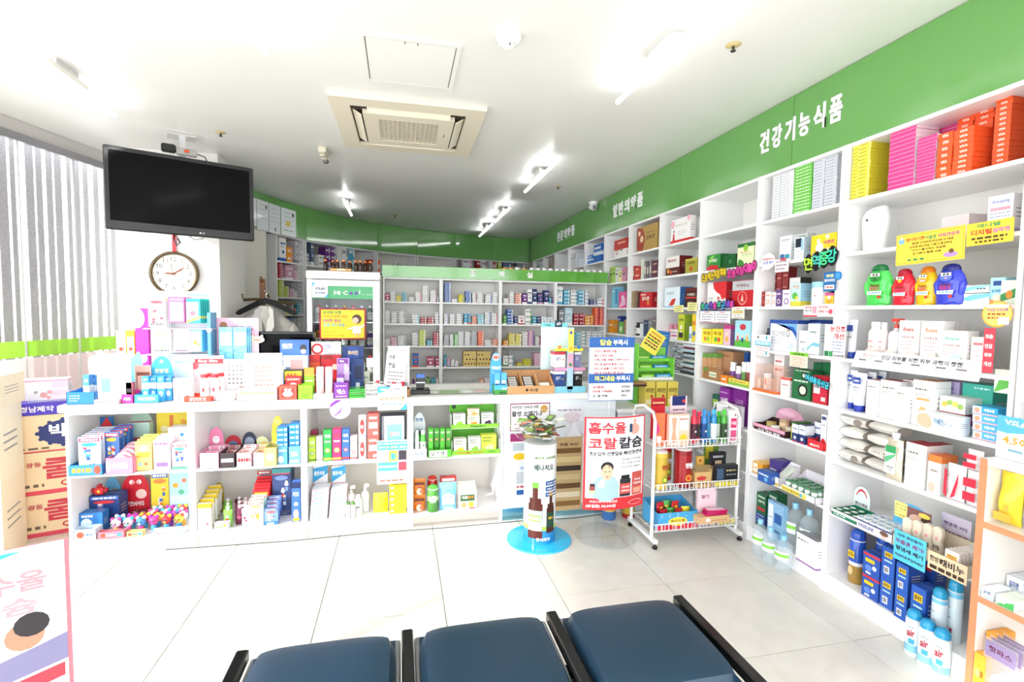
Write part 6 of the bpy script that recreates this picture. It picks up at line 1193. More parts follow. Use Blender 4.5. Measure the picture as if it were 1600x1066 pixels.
# toy cabinet, lower
CH(Z0,151,188,746,'#6ab0d8',[('E',0.5,0.5,0.4,0.2,'#e8f0f4'),('B',0.5,0.6,0.8,0.7,'#f0a03a')],'light blue round header card, toy cabinet lower shelf',off=0.32,vb=None)
CB(Z0,134,186,775,'#22407e',busy('#e8a03a','#5a7ac8','#d8343a')+[],'navy toy car carton, higher one, toy cabinet lower',off=0.16,depth=0.1)
CB(Z0,120,160,802,'#2c74b8',[('D',0.3,0.5,0.25,'#cfe4f4'),('B',0.5,0.2,0.9,0.5,'#5aa8e0'),('L',0.1,0.6,0.85,0.1,'#fff')],'sky blue toy carton, lower one, toy cabinet lower',off=0.06,depth=0.07)
def robot(c1,c2):
    mb=MB(); mb.bbox(-0.03,0,0,0.03,0.03,0.045,0.005,c1,'gloss'); mb.bbox(-0.055,0.004,0.012,-0.031,0.026,0.04,0.004,c2,'gloss'); mb.bbox(0.031,0.004,0.012,0.055,0.026,0.04,0.004,c2,'gloss'); mb.bbox(-0.015,0.004,0.046,0.015,0.026,0.066,0.004,c2,'gloss'); mb.disc(0,0.022,0.01,-0.0008,'#f4c83a'); return mb
p=CTF.px(160,774,0.2); zc_=CTF.span(134,186,775,Z0,0.16)[2]+Z0
place(CTF,'toy_robot','red toy robot lying on the navy toy car carton','toy',robot('#d8343a','#b02430'),p[0]-0.02,0.175,zc_+0.001)
CT(Z0,114,150,828,'#cfe0ec',[('D',0.3,0.5,0.3,'#e8503a'),('L',0.5,0.9,0.5,0.2,'#3a6ab0')],'pale blue front tray near the cabinet end, toy cabinet lower',off=-0.02,dep=0.07)
for i,(u,c1,c2) in enumerate(((118,'#e8eef4','#3a8ac8'),(136,'#3a6ac8','#f0f0f0'))):
    pass
CH(Z0,189,233,740,'#cc2030',[('D',0.38,0.8,0.1,'#fff'),('D',0.62,0.8,0.1,'#fff'),('T',0.5,0.8,0.1,'#cc2030','요요',0.3),('D',0.7,0.52,0.2,'#f4d0c8'),('T',0.5,0.3,0.12,'#fff','키즈사이다',0.6)],'red rounded header with two white discs, toy cabinet lower',off=0.30)
for i in range(8):
    mb=MB(); mb.poly([(0.03*math.cos(t),0.03+0.03*math.sin(t)) for t in [2*PI*k/14 for k in range(14)]],0,0.016,'#6a2430','gloss'); mb.disc(0,0.03,0.022,-0.0008,'#d8a0a0'); mb.disc(0,0.03,0.012,-0.0012,'#8a2c3a')
    p=CTF.px(205+(i % 4)*7,790,0.12); place(CTF,'lollipop_disc','dark red round lollipop pack, %s along, %s row, toy cabinet lower' % (ORD[i % 4],ORD[i//4]),'sweet',mb,p[0]+0.022*(i % 4)-0.02,0.15+0.05*(i//4)+0.0*i,Z0+0.02+0.085*(i//4)*0+0.0,group='dark red lollipop packs')
CH(Z0,235,263,738,'#f0cc3a',busy('#f4f0e0','#3a6ab0','#e8843a'),'yellow cartoon-printed card at the back, toy cabinet lower',off=0.26,shape='flat')
CH(Z0,264,295,737,'#a8d4e8',[('D',0.3,0.7,0.15,'#e8a03a'),('D',0.6,0.55,0.15,'#5ab08a'),('D',0.75,0.8,0.12,'#e87a5a')]+[('D',0.1+0.12*(k%8),0.1+0.09*(k//8),0.03,'#4a94c0') for k in range(24)],'pale blue dotted card at the back, toy cabinet lower',off=0.24,shape='flat')
def candytoy(c1,c2,c3,s=1.0):
    mb=MB(); mb.lathe([(0.010*s,0),(0.014*s,0.006*s),(0.015*s,0.03*s),(0.010*s,0.036*s)],0,0,c3,'gloss',10)
    mb.lathe([(0.006*s,0.036*s),(0.021*s,0.045*s),(0.027*s,0.062*s),(0.022*s,0.08*s),(0.006*s,0.09*s)],0,0,c1,'gloss',12)
    for sx in (-1,1): mb.lathe([(0.002*s,0.074*s),(0.010*s,0.080*s),(0.011*s,0.09*s),(0.003*s,0.098*s)],sx*0.018*s,0,c2,'gloss',8); mb.disc(sx*0.009*s,0.066*s,0.005*s,-0.0272*s,'#222')
    mb.disc(0,0.056*s,0.007*s,-0.0268*s,c2); return mb
pal=[('#f4e4ec','#e8509a','#e8b03a','white-headed'),('#e8509a','#b03ab0','#4ab0e0','hot pink'),('#8a3ab0','#c05ae0','#8a3ab0','violet'),('#4a9ae0','#f4f0f4','#e8509a','blue-headed'),('#f0d040','#e0503a','#3a8ac8','yellow-headed'),('#f4d8e8','#4ac0d8','#e870b0','pale pink'),('#e03a4a','#f4d040','#4ab0e0','red-headed')]
k=0
for r in range(4):
    for c in range(6):
        u=176+c*20+(r % 2)*7; off=0.02+0.052*r
        p=CTF.px(u,800,off); q_=pal[(k*5+r) % 7]; sc_=1.0+0.1*((k*3) % 3)
        mb=candytoy(*q_[:3],s=sc_)
        if not (u < 225 and r >= 2): place(CTF,'candy_toy','%s round candy toy, %s along, %s row, toy cabinet lower' % (q_[3],ORD[c],ORD[r]),'toy',mb,p[0],off+0.03,Z0+0.001,group='round candy toys in the lower toy cabinet')
        k+=1
for i,(u0,u1,c) in enumerate(((152,195,'#e87a8a'),(197,224,'#f0e08a'),(236,290,'#dfe8ec'))):
    CT(Z0,u0,u1,831,c,[('D',0.2,0.5,0.3,'#e8503a'),('D',0.8,0.5,0.3,'#4a9ae0'),('L',0.3,0.7,0.5,0.3,'#fff' if i==0 else '#777')],'%s front tray of candy toys, toy cabinet lower' % ['coral','pale yellow','white comic-printed'][i],off=-0.022,dep=0.035,hb=0.03)
# pencil cabinet, upper
sx_='pencil cabinet upper shelf'
trays=[(311,342,690,'#f0a8c4','#fbe0ea','pink',(322,349,668,'#f08ab4',[('D',0.5,0.6,0.25,'#fff'),('D',0.42,0.64,0.03,'#333'),('D',0.58,0.64,0.03,'#333'),('D',0.5,0.36,0.1,'#e03a5a'),('B',0,0,1,0.2,'#e8509a')])),
 (343,367,699,'#3a3034','#c8a0a0','dark',(351,377,680,'#a82430',[('E',0.5,0.55,0.3,0.2,'#5a6a8c'),('B',0,0,1,0.22,'#7a1822')])),
 (369,393,699,'#f4c8cc','#f8f4f4','white and red',(378,401,675,'#2c3448',[('E',0.5,0.55,0.35,0.25,'#8a94a8'),('B',0,0,1,0.2,'#b02440')])),
 (395,413,697,'#f0dce4','#e8e0a0','pale pink',(398,420,682,'#d8e0a8',[('D',0.4,0.5,0.2,'#e87a8a'),('D',0.65,0.6,0.18,'#f0b03a')]))]
for i,(u0,u1,vt,c,c2,nm,hdr) in enumerate(trays):
    CT(Z1,u0,u1,708,c,[('L',0.1,0.9,0.5,0.24,'#fff' if i != 2 else '#d8343a')],'%s pencil tray, %s in row, %s' % (nm,ORD[i],sx_),off=-0.01,dep=0.2,hb=0.09)
    CH(Z1,hdr[0],hdr[1],hdr[2],hdr[3],hdr[4],'%s header card above the %s pencil tray' % (['pink rounded','dark red','navy','pale green'][i],nm),off=0.22)
    s,w,h,_=CTF.span(u0,u1,700,Z1,0.0)
    for r in range(4):
        for k in range(3):
            mb=MB(); mb.box(-w*0.42,0,0,w*0.42,0.012,0.010,c2,'gloss'); mb.rect(-w*0.3,0.002,w*0.1,0.008,-0.0006,['#e8509a','#8a1c28','#d8343a','#e87a8a'][i]); mb.rect(w*0.2,0.002,w*0.36,0.008,-0.0006,'#777')
            place(CTF,'pencil_pack','%s pencil pack, %s layer, %s step, %s tray' % (nm,ORD[k],ORD[r],nm),'pencil pack',mb,s,0.005+0.04*r,Z1+0.028+0.012*k+0.022*r-0.024,group='pencil packs in the small trays')
CH(Z1,424,443,650,'#f4d23a',[('D',0.5,0.85,0.3,'#f8e070'),('D',0.4,0.6,0.1,'#e0903a'),('D',0.6,0.45,0.1,'#e0903a'),('D',0.45,0.25,0.1,'#e0903a')],'tall narrow yellow spotted header card, pencil cabinet upper',off=0.2)
CT(Z1,412,432,700,'#f4dc7a',[('D',0.5,0.5,0.3,'#fff')],'yellow narrow display tray, pencil cabinet upper',off=-0.02,dep=0.16,hb=0.1)
for cI,(u0,u1,vt) in enumerate(((433,450,668),(452,468,663))):
    s,w,h,_=CTF.span(u0,u1,vt,Z1,0.05)
    for k in range(7): place(CTF,'plaster_carton','blue plaster carton, %s from bottom, %s pile, pencil cabinet upper' % (ORD[k],['nearer pencils','nearer corner'][cI]),'carton',carton(w,0.11,h/7-0.001,'#2f86cc' if k > 1 else '#5aa4dc',[('L',0.1,0.6,0.5,0.3,'#e8f4fc'),('B',0.7,0.2,0.95,0.8,'#bfe0f4')]),s+0.003*((k*3) % 3-1),0.05,Z1+0.0005+k*h/7,group='blue plaster cartons in two piles')
CB(Z1,434,449,699,'#5aa0d8',[('E',0.3,0.3,0.3,0.2,'#e8f0f8'),('L',0.1,0.9,0.8,0.1,'#fff')],'blue carton with pale oval before the piles',off=0.0,depth=0.03)
CB(Z1,451,469,699,'#6aaade',[('T',0.5,0.6,0.3,'#fff','밴드',0.6),('B',0.1,0.1,0.9,0.25,'#f0f4f8')],'blue carton with white word before the piles',off=0.0,depth=0.03)
# pencil cabinet, lower
rowpack(Z0,303,330,788,5,0.045,0.012,0.0,lambda w,h: carton(w,0.018,h,'#f4f2ea',[('B',0,0.82,1,1,'#e0c030'),('E',0.5,0.55,0.25,0.16,'#e8e0e0'),('D',0.7,0.2,0.1,'#e05a7a')]),'mask_pack','white and yellow flat mask pack','pack','white and yellow mask packs')
CH(Z0,318,350,754,'#b8a030',[('E',0.5,0.7,0.4,0.2,'#e8ecec'),('L',0.1,0.9,0.3,0.1,'#6a4a1a')],'mustard header card behind mask packs, pencil cabinet lower',off=0.28)
def spout(c,P):
    def f(w,h):
        mb=pouch(w,h*0.88,c,P,d=0.03); mb.lathe([(w*0.16,h*0.86),(w*0.16,h*0.91),(w*0.2,h*0.91),(w*0.2,h)],0,0.015,'#f4f4f4','gloss',8); return mb
    return f
for i in range(3):
    for j,(c,P,nm,u) in enumerate((('#7ab848',[('D',0.5,0.4,0.3,'#c8202c'),('T',0.5,0.7,0.16,'#fff','홍삼',0.6)],'green',355),('#6a2440',[('D',0.5,0.5,0.3,'#a04a6a')],'plum',369),('#f0dce4',[('D',0.4,0.5,0.2,'#e03a5a'),('D',0.6,0.3,0.15,'#e03a5a')],'white strawberry',378))):
        off=0.01+0.075*i; p=CTF.px(u,800,off)
        place(CTF,'juice_pouch','%s spouted juice pouch, %s back, pencil cabinet lower' % (nm,ORD[i]),'pouch',spout(c,P)(0.05,0.125),p[0]+0.01*j,off+(0.02 if j==1 else 0),Z0+0.001,group='spouted juice pouches, %s' % nm)
CT(Z0,334,358,817,'#e8e4ea',[('D',0.7,0.6,0.2,'#f0a03a'),('L',0.1,0.6,0.4,0.2,'#7ab848')],'small open white carton before juice pouches',off=-0.022,dep=0.028,hb=0.03)
rowpack(Z0,388,412,785,3,0.03,0.01,0.0,lambda w,h: carton(w,0.016,h,'#b8e0d8',busy('#f0a03a','#e8503a','#f4e070')+[('B',0,0,1,0.1,'#f4f0e0')]),'vitamin_pack','bright multicolour kids pack','pack','bright multicolour kids packs')
rowpack(Z0,394,420,766,5,0.03,0.012,0.10,lambda w,h: carton(w,0.014,h,'#d82c34',[('B',0.1,0.7,0.9,0.9,'#f4d040'),('L',0.1,0.9,0.5,0.1,'#fff')]),'vitamin_pack','red kids pack','pack','red kids packs')
CH(Z0,401,425,734,'#4ab0d0',busy('#f4c83a','#c8342c','#8a6a3a'),'aqua cartoon header card, pencil cabinet lower',off=0.3,shape='cloud')
rowpack(Z0,412,434,796,4,0.03,0.016,0.0,lambda w,h: carton(w,0.016,h,'#7a9ad8',busy('#f4f0f4','#2c4a9a','#d8604a')+[('B',0,0,1,0.22,'#3a7ad0'),('B',0.2,0.04,0.7,0.14,'#fff')]),'card_pack','blue trading card pack','pack','blue trading card packs')
CB(Z0,425,454,732,'#3a4a7a',busy('#d8e0f0','#c83a4a','#7a94c8')+[('B',0,0.9,1,1,'#3a8a8a')],'tall dark blue hero-print carton, pencil cabinet lower',off=0.14,depth=0.12)
CB(Z0,455,469,754,'#3a6ac0',[('B',0,0.85,1,1,'#1c2c5a'),('T',0.5,0.7,0.12,'#f4f0e0','키즈',0.7),('D',0.5,0.45,0.25,'#e8c8a0'),('E',0.5,0.2,0.3,0.12,'#f0b0a0'),('B',0.1,0.02,0.9,0.1,'#f0c83a')],'slim blue carton with baby face, pencil cabinet lower',off=0.02,depth=0.06)
# sun-care cabinet, upper
cz=[(482,493,684,'#a8cc3a','#5a7a2a','lime'),(494,504,683,'#f0eeea','#888','white speckled'),(505,518,672,'#2c9a48','#f4e04a','green'),(519,533,671,'#dc3470','#f4e04a','pink'),(534,546,671,'#3a6ab8','#d8343a','blue'),(547,558,682,'#f2eeee','#e04a5a','white and red')]
for i,(u0,u1,vt,c,a,nm) in enumerate(cz):
    CB(Z1,u0,u1,vt,c,[('T',0.5,0.8,0.1,'#fff' if c[1] < 'd' else '#c44','안심' if i in (2,3) else '바로',0.7),('D',0.5,0.34,0.3,a),('D',0.5,0.34,0.18,'#f4f0e8'),('B',0,0.04,1,0.1,a),('L',0.15,0.85,0.62,0.05,'#fff' if i in (2,3,4) else '#999')],'%s slim kids carton, %s in row, sun-care cabinet upper' % (nm,ORD[i]),depth=0.06,off=0.03,side=c)
CB(Z1,484,496,673,'#b03a5a',[],'maroon carton peeking behind the lime one',off=0.15,depth=0.05)
for i,(vt,vb) in enumerate(((683,0),(656,0))):
    s,w,h,_=CTF.span(560,572,683,Z1,0.03)
    place(CTF,'drop_pack','clear pack with red drop shape, %s of two stacked, sun-care cabinet' % ['lower','upper'][i],'pack',carton(w,0.04,h-0.002,'#f4d8d8',[('E',0.5,0.45,0.32,0.34,'#e04a4a'),('T',0.5,0.45,0.14,'#fff','EX',0.4)],fin='gloss'),s,0.03,Z1+i*h)
for i in range(2):
    s,w,h,_=CTF.span(574,592,682,Z1,0.03)
    place(CTF,'nursing_box','coral box with white label panel, %s of two stacked, sun-care cabinet' % ['lower','upper'][i],'box',carton(w,0.08,h-0.001,'#ec6058',[('B',0.12,0.35,0.88,0.62,'#f8e4e0'),('L',0.15,0.85,0.82,0.1,'#f8dcd8'),('B',0.5,0.08,0.9,0.2,'#fff')]),s,0.03,Z1+i*h)
CB(Z1,594,634,646,'#2a2c30',[('B',0.06,0.04,0.94,0.94,'#b9c4cc')],'black-framed upright display tray behind silver pouch',off=0.08,depth=0.04,name='framed_display',cat='display')
CA(Z1,600,632,651,lambda w,h: pouch(w,h,'#c3ccd4',[('B',0.05,0.1,0.95,0.9,'#7cc8e4'),('B',0.05,0.1,0.95,0.24,'#3a8a4a'),('T',0.5,0.62,0.14,'#e07a3a','얼라하이',0.6),('P',[(0.3,0.4),(0.7,0.4),(0.5,0.2)],'#f4ecd8')],d=0.03),'silver_pouch','pouch','silver and sky blue zip pouch standing in black frame',off=0.035)
sign_at(CTF,589,637,688,756,'#eef4f6',[('B',0.02,0.78,0.98,0.97,'#4ab4d8'),('T',0.5,0.92,0.045,'#fff','모기 기피제 모기알러지 모기약',0.9),('T',0.5,0.84,0.05,'#f4f040','유아용 한방 모음',0.9),('B',0.04,0.52,0.35,0.74,'#f0b8cc'),('B',0.38,0.52,0.66,0.76,'#f0dc4a'),('B',0.45,0.56,0.6,0.7,'#4aa0d0'),('B',0.7,0.54,0.96,0.76,'#3a3440'),('B',0.7,0.3,0.96,0.5,'#e0485a'),('B',0.03,0.3,0.66,0.38,'#5abcdc'),('B',0.03,0.42,0.66,0.5,'#5abcdc'),('D',0.2,0.2,0.04,'#c8d0d8'),('D',0.5,0.2,0.04,'#c8d0d8'),('D',0.8,0.2,0.04,'#c8d0d8'),('L',0.1,0.9,0.08,0.03,'#e8503a')],'printed information sheet hanging over the shelf edge, sun-care cabinet',off=-0.014,name='info_sheet')
# sun-care cabinet, lower
for i,(u0,u1) in enumerate(((484,511),(514,539))):
    s,w,h,_=CTF.span(u0,u1,766,Z0,0.03)
    for k in range(6): place(CTF,'mask_pack','white and pink sheet mask pack, %s from bottom, %s pile, sun-care cabinet' % (ORD[k],['outer','inner'][i]),'pack',carton(w,0.12,h/6-0.001,'#f4eef2',[('B',0,0.6,1,1,'#f2b8cc' if k > 2 else '#f4f0f4'),('L',0.1,0.7,0.3,0.2,'#5ab0e0')],fin='gloss'),s+0.002*k,0.02+0.004*k,Z0+k*h/6,group='sheet mask packs in two piles')
    CH(Z0,u0+4,u1+1,728,'#f1f0f2',[('P',[(0,0.62),(1,0.82),(1,1),(0,0.94)],'#3aa4dc'),('T',0.42,0.83,0.1,'#fff','클린샤워',0.7),('E',0.5,0.24,0.34,0.17,'#dad2d0'),('D',0.35,0.3,0.03,'#777'),('D',0.6,0.3,0.03,'#777'),('B',0,0.57,1,0.6,'#f0a0c0')],'white and blue face-picture header card, %s of pair' % ['outer','inner'][i],off=0.2,shape='flat')
for i,(u,vt,fn,d) in enumerate(((548,762,lambda w,h: pump(w/2,h,'#f2f2f2','#f4f4f4'),'taller white pump bottle'),(570,759,lambda w,h: pump(w/2,h,'#eff0f2','#f2f2f2'),'broad white pump bottle'),(559,776,lambda w,h: bottle(w/2,h,'#f4f4f4','#f0f0f0','#e9e9ee'),'short white bottle'))):
    CA(Z0,u-7,u+7,vt,fn,'wash_bottle','bottle',d+' in the sun-care cabinet, lower shelf',off=0.10 if i < 2 else 0.03)
for i in range(2): CA(Z0,540+i*8,547+i*8,786,lambda w,h: bottle(w/2,h,'#e8ece8','#5a8a4a','#f0f0ec',0.8),'small_bottle','bottle','little bottle with green cap, %s one, sun-care cabinet' % ['outer','inner'][i],off=-0.0)
CA(Z0,583,606,773,lambda w,h: pouch(w,h,'#f4dc2c',[('L',0.2,0.8,0.8,0.06,'#b08a1a')],d=0.07,fin='gloss',seed=5),'yellow_bag','bag','plump yellow bag beside yellow cartons',off=0.04)
for i in range(5):
    s,w,h,_=CTF.span(608,635,758,Z0,0.03)
    place(CTF,'wipes_carton','bright yellow carton, %s from bottom, sun-care cabinet lower shelf' % ORD[i],'carton',carton(w,0.1,h/5-0.001,'#f6e02c',[('L',0.3,0.8,0.6,0.16,'#c8a01c'),('B',0.08,0.35,0.25,0.7,'#fff')]),s+0.003*(i%2),0.03,Z0+i*h/5,group='bright yellow cartons in a pile')
# vitamin cabinet, upper
CH(Z1,641,665,645,'#eef2f6',[('T',0.5,0.82,0.09,'#3a7ab8','한여름',0.6),('B',0.25,0.25,0.75,0.6,'#b8d4ec'),('L',0.2,0.8,0.14,0.05,'#7aa')],'white rounded card with a small blue grid, vitamin cabinet',off=0.14)
CT(Z1,641,667,702,'#dfe6ee',[('L',0.1,0.8,0.5,0.3,'#8a9ab0')],'pale tray holding spray bottles, vitamin cabinet',off=-0.02,dep=0.12,hb=0.04)
for i,(u,c,k) in enumerate(((645,'#e4eaf0','#f0f2f4'),(654,'#4ab03a','#2a2c2c'),(662,'#58b84a','#dfe8dc'))):
    CA(Z1+0.003,u-5,u+5,674,lambda w,h: bottle(w/2,h,c,k,'#f0f4ec' if i else None,0.7),'spray_bottle','bottle',['white','green black-capped','green white-capped'][i]+' repellent bottle, vitamin cabinet tray',off=0.0 if i != 1 else 0.04)
CT(Z1,669,706,703,'#58b838',[('B',0.05,0.1,0.8,0.9,'#f0f4e8'),('T',0.4,0.5,0.5,'#2a3a1a','모스큐',0.6)],'green tray with a black and white word, vitamin cabinet',off=-0.02,dep=0.14,hb=0.05)
for i in range(4):
    CB(Z1+0.003,669.5+9.1*i,677+9.1*i,670,'#4cae34',[('D',0.5,0.6,0.3,'#c8342c'),('D',0.5,0.6,0.18,'#f0ead8'),('L',0.15,0.85,0.86,0.06,'#dff0d0'),('B',0.15,0.15,0.85,0.3,'#3a8a28')],'slim green repellent carton, %s in the green tray' % ORD[i],off=0.0 if i%2==0 else 0.03,depth=0.05,group='slim green repellent cartons')
vd=thing('vitamin_display','two-tier green and white cardboard vitamin display, nearly filling the cabinet','display',CTF.w((CTF.px(706,700,0)[0]+CTF.px(781,700,0)[0])/2,0.0,Z1+0.0005),0)
vw=abs(CTF.px(781,700,0)[0]-CTF.px(706,700,0)[0])
GV='#8ad83a'
obj('lower_tray',MB().box(-vw/2,0,0,vw/2,0.20,0.003,'#e8f0e0').box(-vw/2,0,0.003,vw/2,0.003,0.034,GV).box(-vw/2,0.003,0.003,-vw/2+0.003,0.2,0.10,'#f0f0ea').box(vw/2-0.003,0.003,0.003,vw/2,0.2,0.10,'#f0f0ea').text('위장에 좋은 비타민씨',-0.04,0.018,0.014,-0.0008,'#c83a2a',0.18).text('유한건강',0.11,0.018,0.012,-0.0008,'#1c4a1c',0.05),vd)
obj('upper_tray',MB().box(-vw/2,0.06,0.17,vw/2,0.20,0.173,'#e8f0e0').box(-vw/2,0.06,0.173,vw/2,0.063,0.20,GV).box(-vw/2,0.063,0.10,-vw/2+0.003,0.2,0.27,'#f0f0ea').box(vw/2-0.003,0.063,0.10,vw/2,0.2,0.27,'#f0f0ea').text('VitaminC',0.02,0.1865,0.017,0.0592,'#1c3a1c',0.11),vd)
obj('back_card',MB().box(-vw/2,0.20,0.0,vw/2,0.203,0.345,'#6abf3a').disc(-vw*0.4,0.3,0.016,0.1992,'#1c4a1c').disc(vw*0.2,0.32,0.012,0.1992,'#c8342c'),vd)
vc=CTF.px(743,700,0)[0]
for i,(dx,w,h,t,c,fr_) in enumerate(((-0.105,0.085,0.11,0,'#f2efe0','#f4c83a'),(-0.005,0.085,0.115,0,'#eff2ea','#8ab84a'),(0.095,0.105,0.13,0,'#cfe04a','#e8e0a0'),(-0.105,0.085,0.10,1,'#f0e8ec','#9ac84a'),(-0.005,0.085,0.085,1,'#f4ecd8','#f4a02c'),(0.095,0.085,0.10,1,'#ece8f0','#4a2c5a'))):
    place(CTF,'vitamin_box','%s fruit-print vitamin box on the %s tier, %s along' % (['lemon','green grape','big lime-yellow','muscat pink','tangerine','dark grape'][i],['lower','upper'][t],ORD[i % 3]),'box',carton(w,0.06,h,c,st('fr',fr_,'#4a6a2a','비타민C')),vc+dx,0.008 if t==0 else 0.070,Z1+0.004+(0.17 if t else 0))
place(CTF,'vitamin_box','tangerine vitamin box lying on top of the other tangerine one','box',carton(0.08,0.055,0.045,'#f4e4c8',st('fr','#f4a02c','#c8642a')),vc-0.005,0.072,Z1+0.004+0.17+0.086)
# vitamin cabinet, lower
for i in range(2):
    s,w,h,_=CTF.span(643,665,776,Z0,0.02)
    place(CTF,'snack_pouch','orange and brown grain snack pouch, %s of two stacked' % ['lower','upper'][i],'pouch',pouch(w,h,'#e8862c',[('B',0,0.78,1,1,'#5a2a1a'),('T',0.5,0.6,0.16,'#8a1c4a','곡물바',0.6),('D',0.5,0.28,0.3,'#f0dca8'),('D',0.7,0.3,0.2,'#e0604a')],d=0.08,fin='gloss',seed=i),s,0.02,Z0+i*h)
CA(Z0,668,686,761,lambda w,h: can(w/2,h,[(0.5,'#4a8a3a'),(0.2,'#c8dc9a'),(0.3,'#5aa04a')],'#5ac04a',dome=0.14,P=[('B',0.2,0.45,0.8,0.75,'#e8f0dc'),('L',0.25,0.75,0.6,0.05,'#2a5a1a')]),'snack_canister','canister','tall green snack canister with green lid',off=0.0)
CA(Z0,668,684,746,lambda w,h: can(w/2,h,[(1,'#c8281c')],'#e0402c',dome=0.12),'snack_canister','canister','red snack canister behind the green one',off=0.12)
CA(Z0,687,714,756,lambda w,h: pouch(w,h,'#7cc4ea',[('P',[(0.05,0.2),(0.95,0.2),(0.95,0.62),(0.5,0.72),(0.05,0.6)],'#eef4f8'),('T',0.5,0.52,0.12,'#2a5a9c','배아미한',0.6),('T',0.5,0.84,0.08,'#2a5a9c','요거트',0.4),('T',0.5,0.06,0.09,'#fff','배아미한곡물',0.7),('D',0.6,0.3,0.14,'#d8d0b8')],d=0.07,fin='gloss',seed=2),'yogurt_pouch','pouch','light blue yogurt snack pouch, vitamin cabinet lower shelf',off=0.01)
CB(Z0,688,713,746,'#c03a3a',[('B',0.1,0.86,0.9,0.96,'#f0d8d0')],'red carton peeking above the light blue pouch',off=0.12,depth=0.05)
rowpack(Z0,716,744,766,4,0.02,0.012,0.01,lambda w,h: carton(w,0.014,h,'#e9dfcc',[('B',0.1,0.42,0.9,0.74,'#2a5a34'),('T',0.34,0.6,0.14,'#f4f0e0','곡물',0.34),('T',0.68,0.6,0.14,'#f08a3a','친구',0.34),('D',0.3,0.22,0.16,'#b89a6a'),('D',0.7,0.24,0.16,'#e8b83a'),('B',0.6,0.02,0.95,0.08,'#c83a4a')]),'cereal_pack','tan and green grain cereal pack','pack','grain cereal packs in the vitamin cabinet')
# ================================================================== BEHIND THE COUNTER
fx0,fx1,fy=-1.004,-0.395,2.20
fr_=thing('drinks_fridge','tall white glass-door drinks fridge with green header panel behind the counter','fridge',((fx0+fx1)/2,fy,0))
fw=(fx1-fx0)/2
fp=lambda u,v: (at(u,v,1,fy).x-(fx0+fx1)/2,at(u,v,1,fy).z)
obj('body',MB().box(-fw,0.5,0.06,fw,0.52,1.80,'#e8e8e6','lam').box(-fw,0.04,0.06,-fw+0.03,0.5,1.80,'#ececea','lam').box(fw-0.03,0.04,0.06,fw,0.5,1.80,'#d8d8d6','lam').box(-fw+0.03,0.04,1.765,fw-0.03,0.5,1.80,'#ececea','lam').box(-fw+0.03,0.04,0.06,fw-0.03,0.5,0.30,'#ececea','lam'),fr_)
obj('top_cap',MB().bbox(-fw-0.004,-0.015,1.735,fw+0.004,0.04,1.805,0.008,'#f6f5f0','lam'),fr_)
gx0,gz1=fp(487,446); gx1,gz0=fp(583,600); _,gh=fp(535,467)
gx0+=0.0; 
ff=MB().box(-fw,0,0.30,gx0,0.035,1.728,'#f3f3f1','lam').box(gx1,0,0.30,fw,0.035,1.728,'#f3f3f1','lam').box(gx0,0,gz1,gx1,0.035,1.728,'#f3f3f1','lam').box(gx0,0,0.30,gx1,0.035,0.36,'#f3f3f1','lam')
dr_=obj('door',ff,fr_)
obj('glass',MB().box(gx0,0.01,0.36,gx1,0.014,gh-0.001,'#fff','glass'),dr_)
hp=MB().box(gx0,0.008,gh,gx1,0.03,gz1,'#2fa862','gloss')
hp.text('Hi C',(fp(519,0)[0]+fp(540,0)[0])/2,fp(530,457.5)[1],0.036,0.0072,'#ffffff',abs(fp(541,0)[0]-fp(519,0)[0])); 
for u in (548.5,556.5): p=fp(u,458.5); hp.disc(p[0],p[1],0.0135,0.0068,'#2a4ac0'); hp.disc(p[0],p[1],0.006,0.0064,'#d8343a')
p=fp(561.8,457); hp.box(p[0]-0.003,0.0066,p[1]-0.018,p[0]+0.003,0.0076,p[1]+0.02,'#fff'); p=fp(572.5,460.5); hp.text('co.,Ltd',p[0],p[1],0.014,0.0072,'#e8f4ec',0.09,False)
obj('header_panel',hp,dr_)
a=fp(487.5,441.5); b=fp(512.5,465)
st_=MB().rect(a[0],b[1],b[0],a[1],-0.0012,'#eef2f4').text('VSL#3',(a[0]+b[0])/2,(a[1]+b[1])/2+0.012,0.024,-0.0018,'#2a3a6a',0.085).text('공식판매점',(a[0]+b[0])/2,(a[1]+b[1])/2-0.025,0.017,-0.0018,'#4a5a8a',0.08); st_.add([(a[0],-0.0016,a[1]),(a[0]+0.03,-0.0016,a[1]),(a[0],-0.0016,a[1]-0.035)],[(0,2,1)],'#5ab8dc'); st_.add([(b[0],-0.0016,b[1]),(b[0]-0.03,-0.0016,b[1]),(b[0],-0.0016,b[1]+0.035)],[(0,2,1)],'#5ab8dc')
obj('sticker',st_,dr_)
fsh=[0.62,0.90,1.13,1.36]
for z in fsh: obj('wire_shelf',MB().box(-fw+0.032,0.08,z-0.008,fw-0.032,0.49,z,'#c9cdd0','metal'),fr_)
k=0
for z in fsh[1:]:
    for i in range(7):
        x=-fw+0.07+0.075*i
        one('fridge_bottle','%s drink bottle inside the fridge, %s along, %s shelf' % (['dark green','amber','white','purple'][(i+k)%4],ORD[i],ORD[k]),'bottle',bottle(0.028,0.15,['#2a5a3a','#8a5a2a','#e8e8e8','#6a4a8a'][(i+k)%4],['#e8e8e8','#d8a03a','#c8343a','#e8e8e8'][(i+k)%4],'#c8d0c8'),((fx0+fx1)/2+x,fy+0.12,z+0.0005),group='drink bottles inside the fridge')
    k+=1
a=fp(499,481.5); b=fp(572,530.5)
w,h=b[0]-a[0],a[1]-b[1]
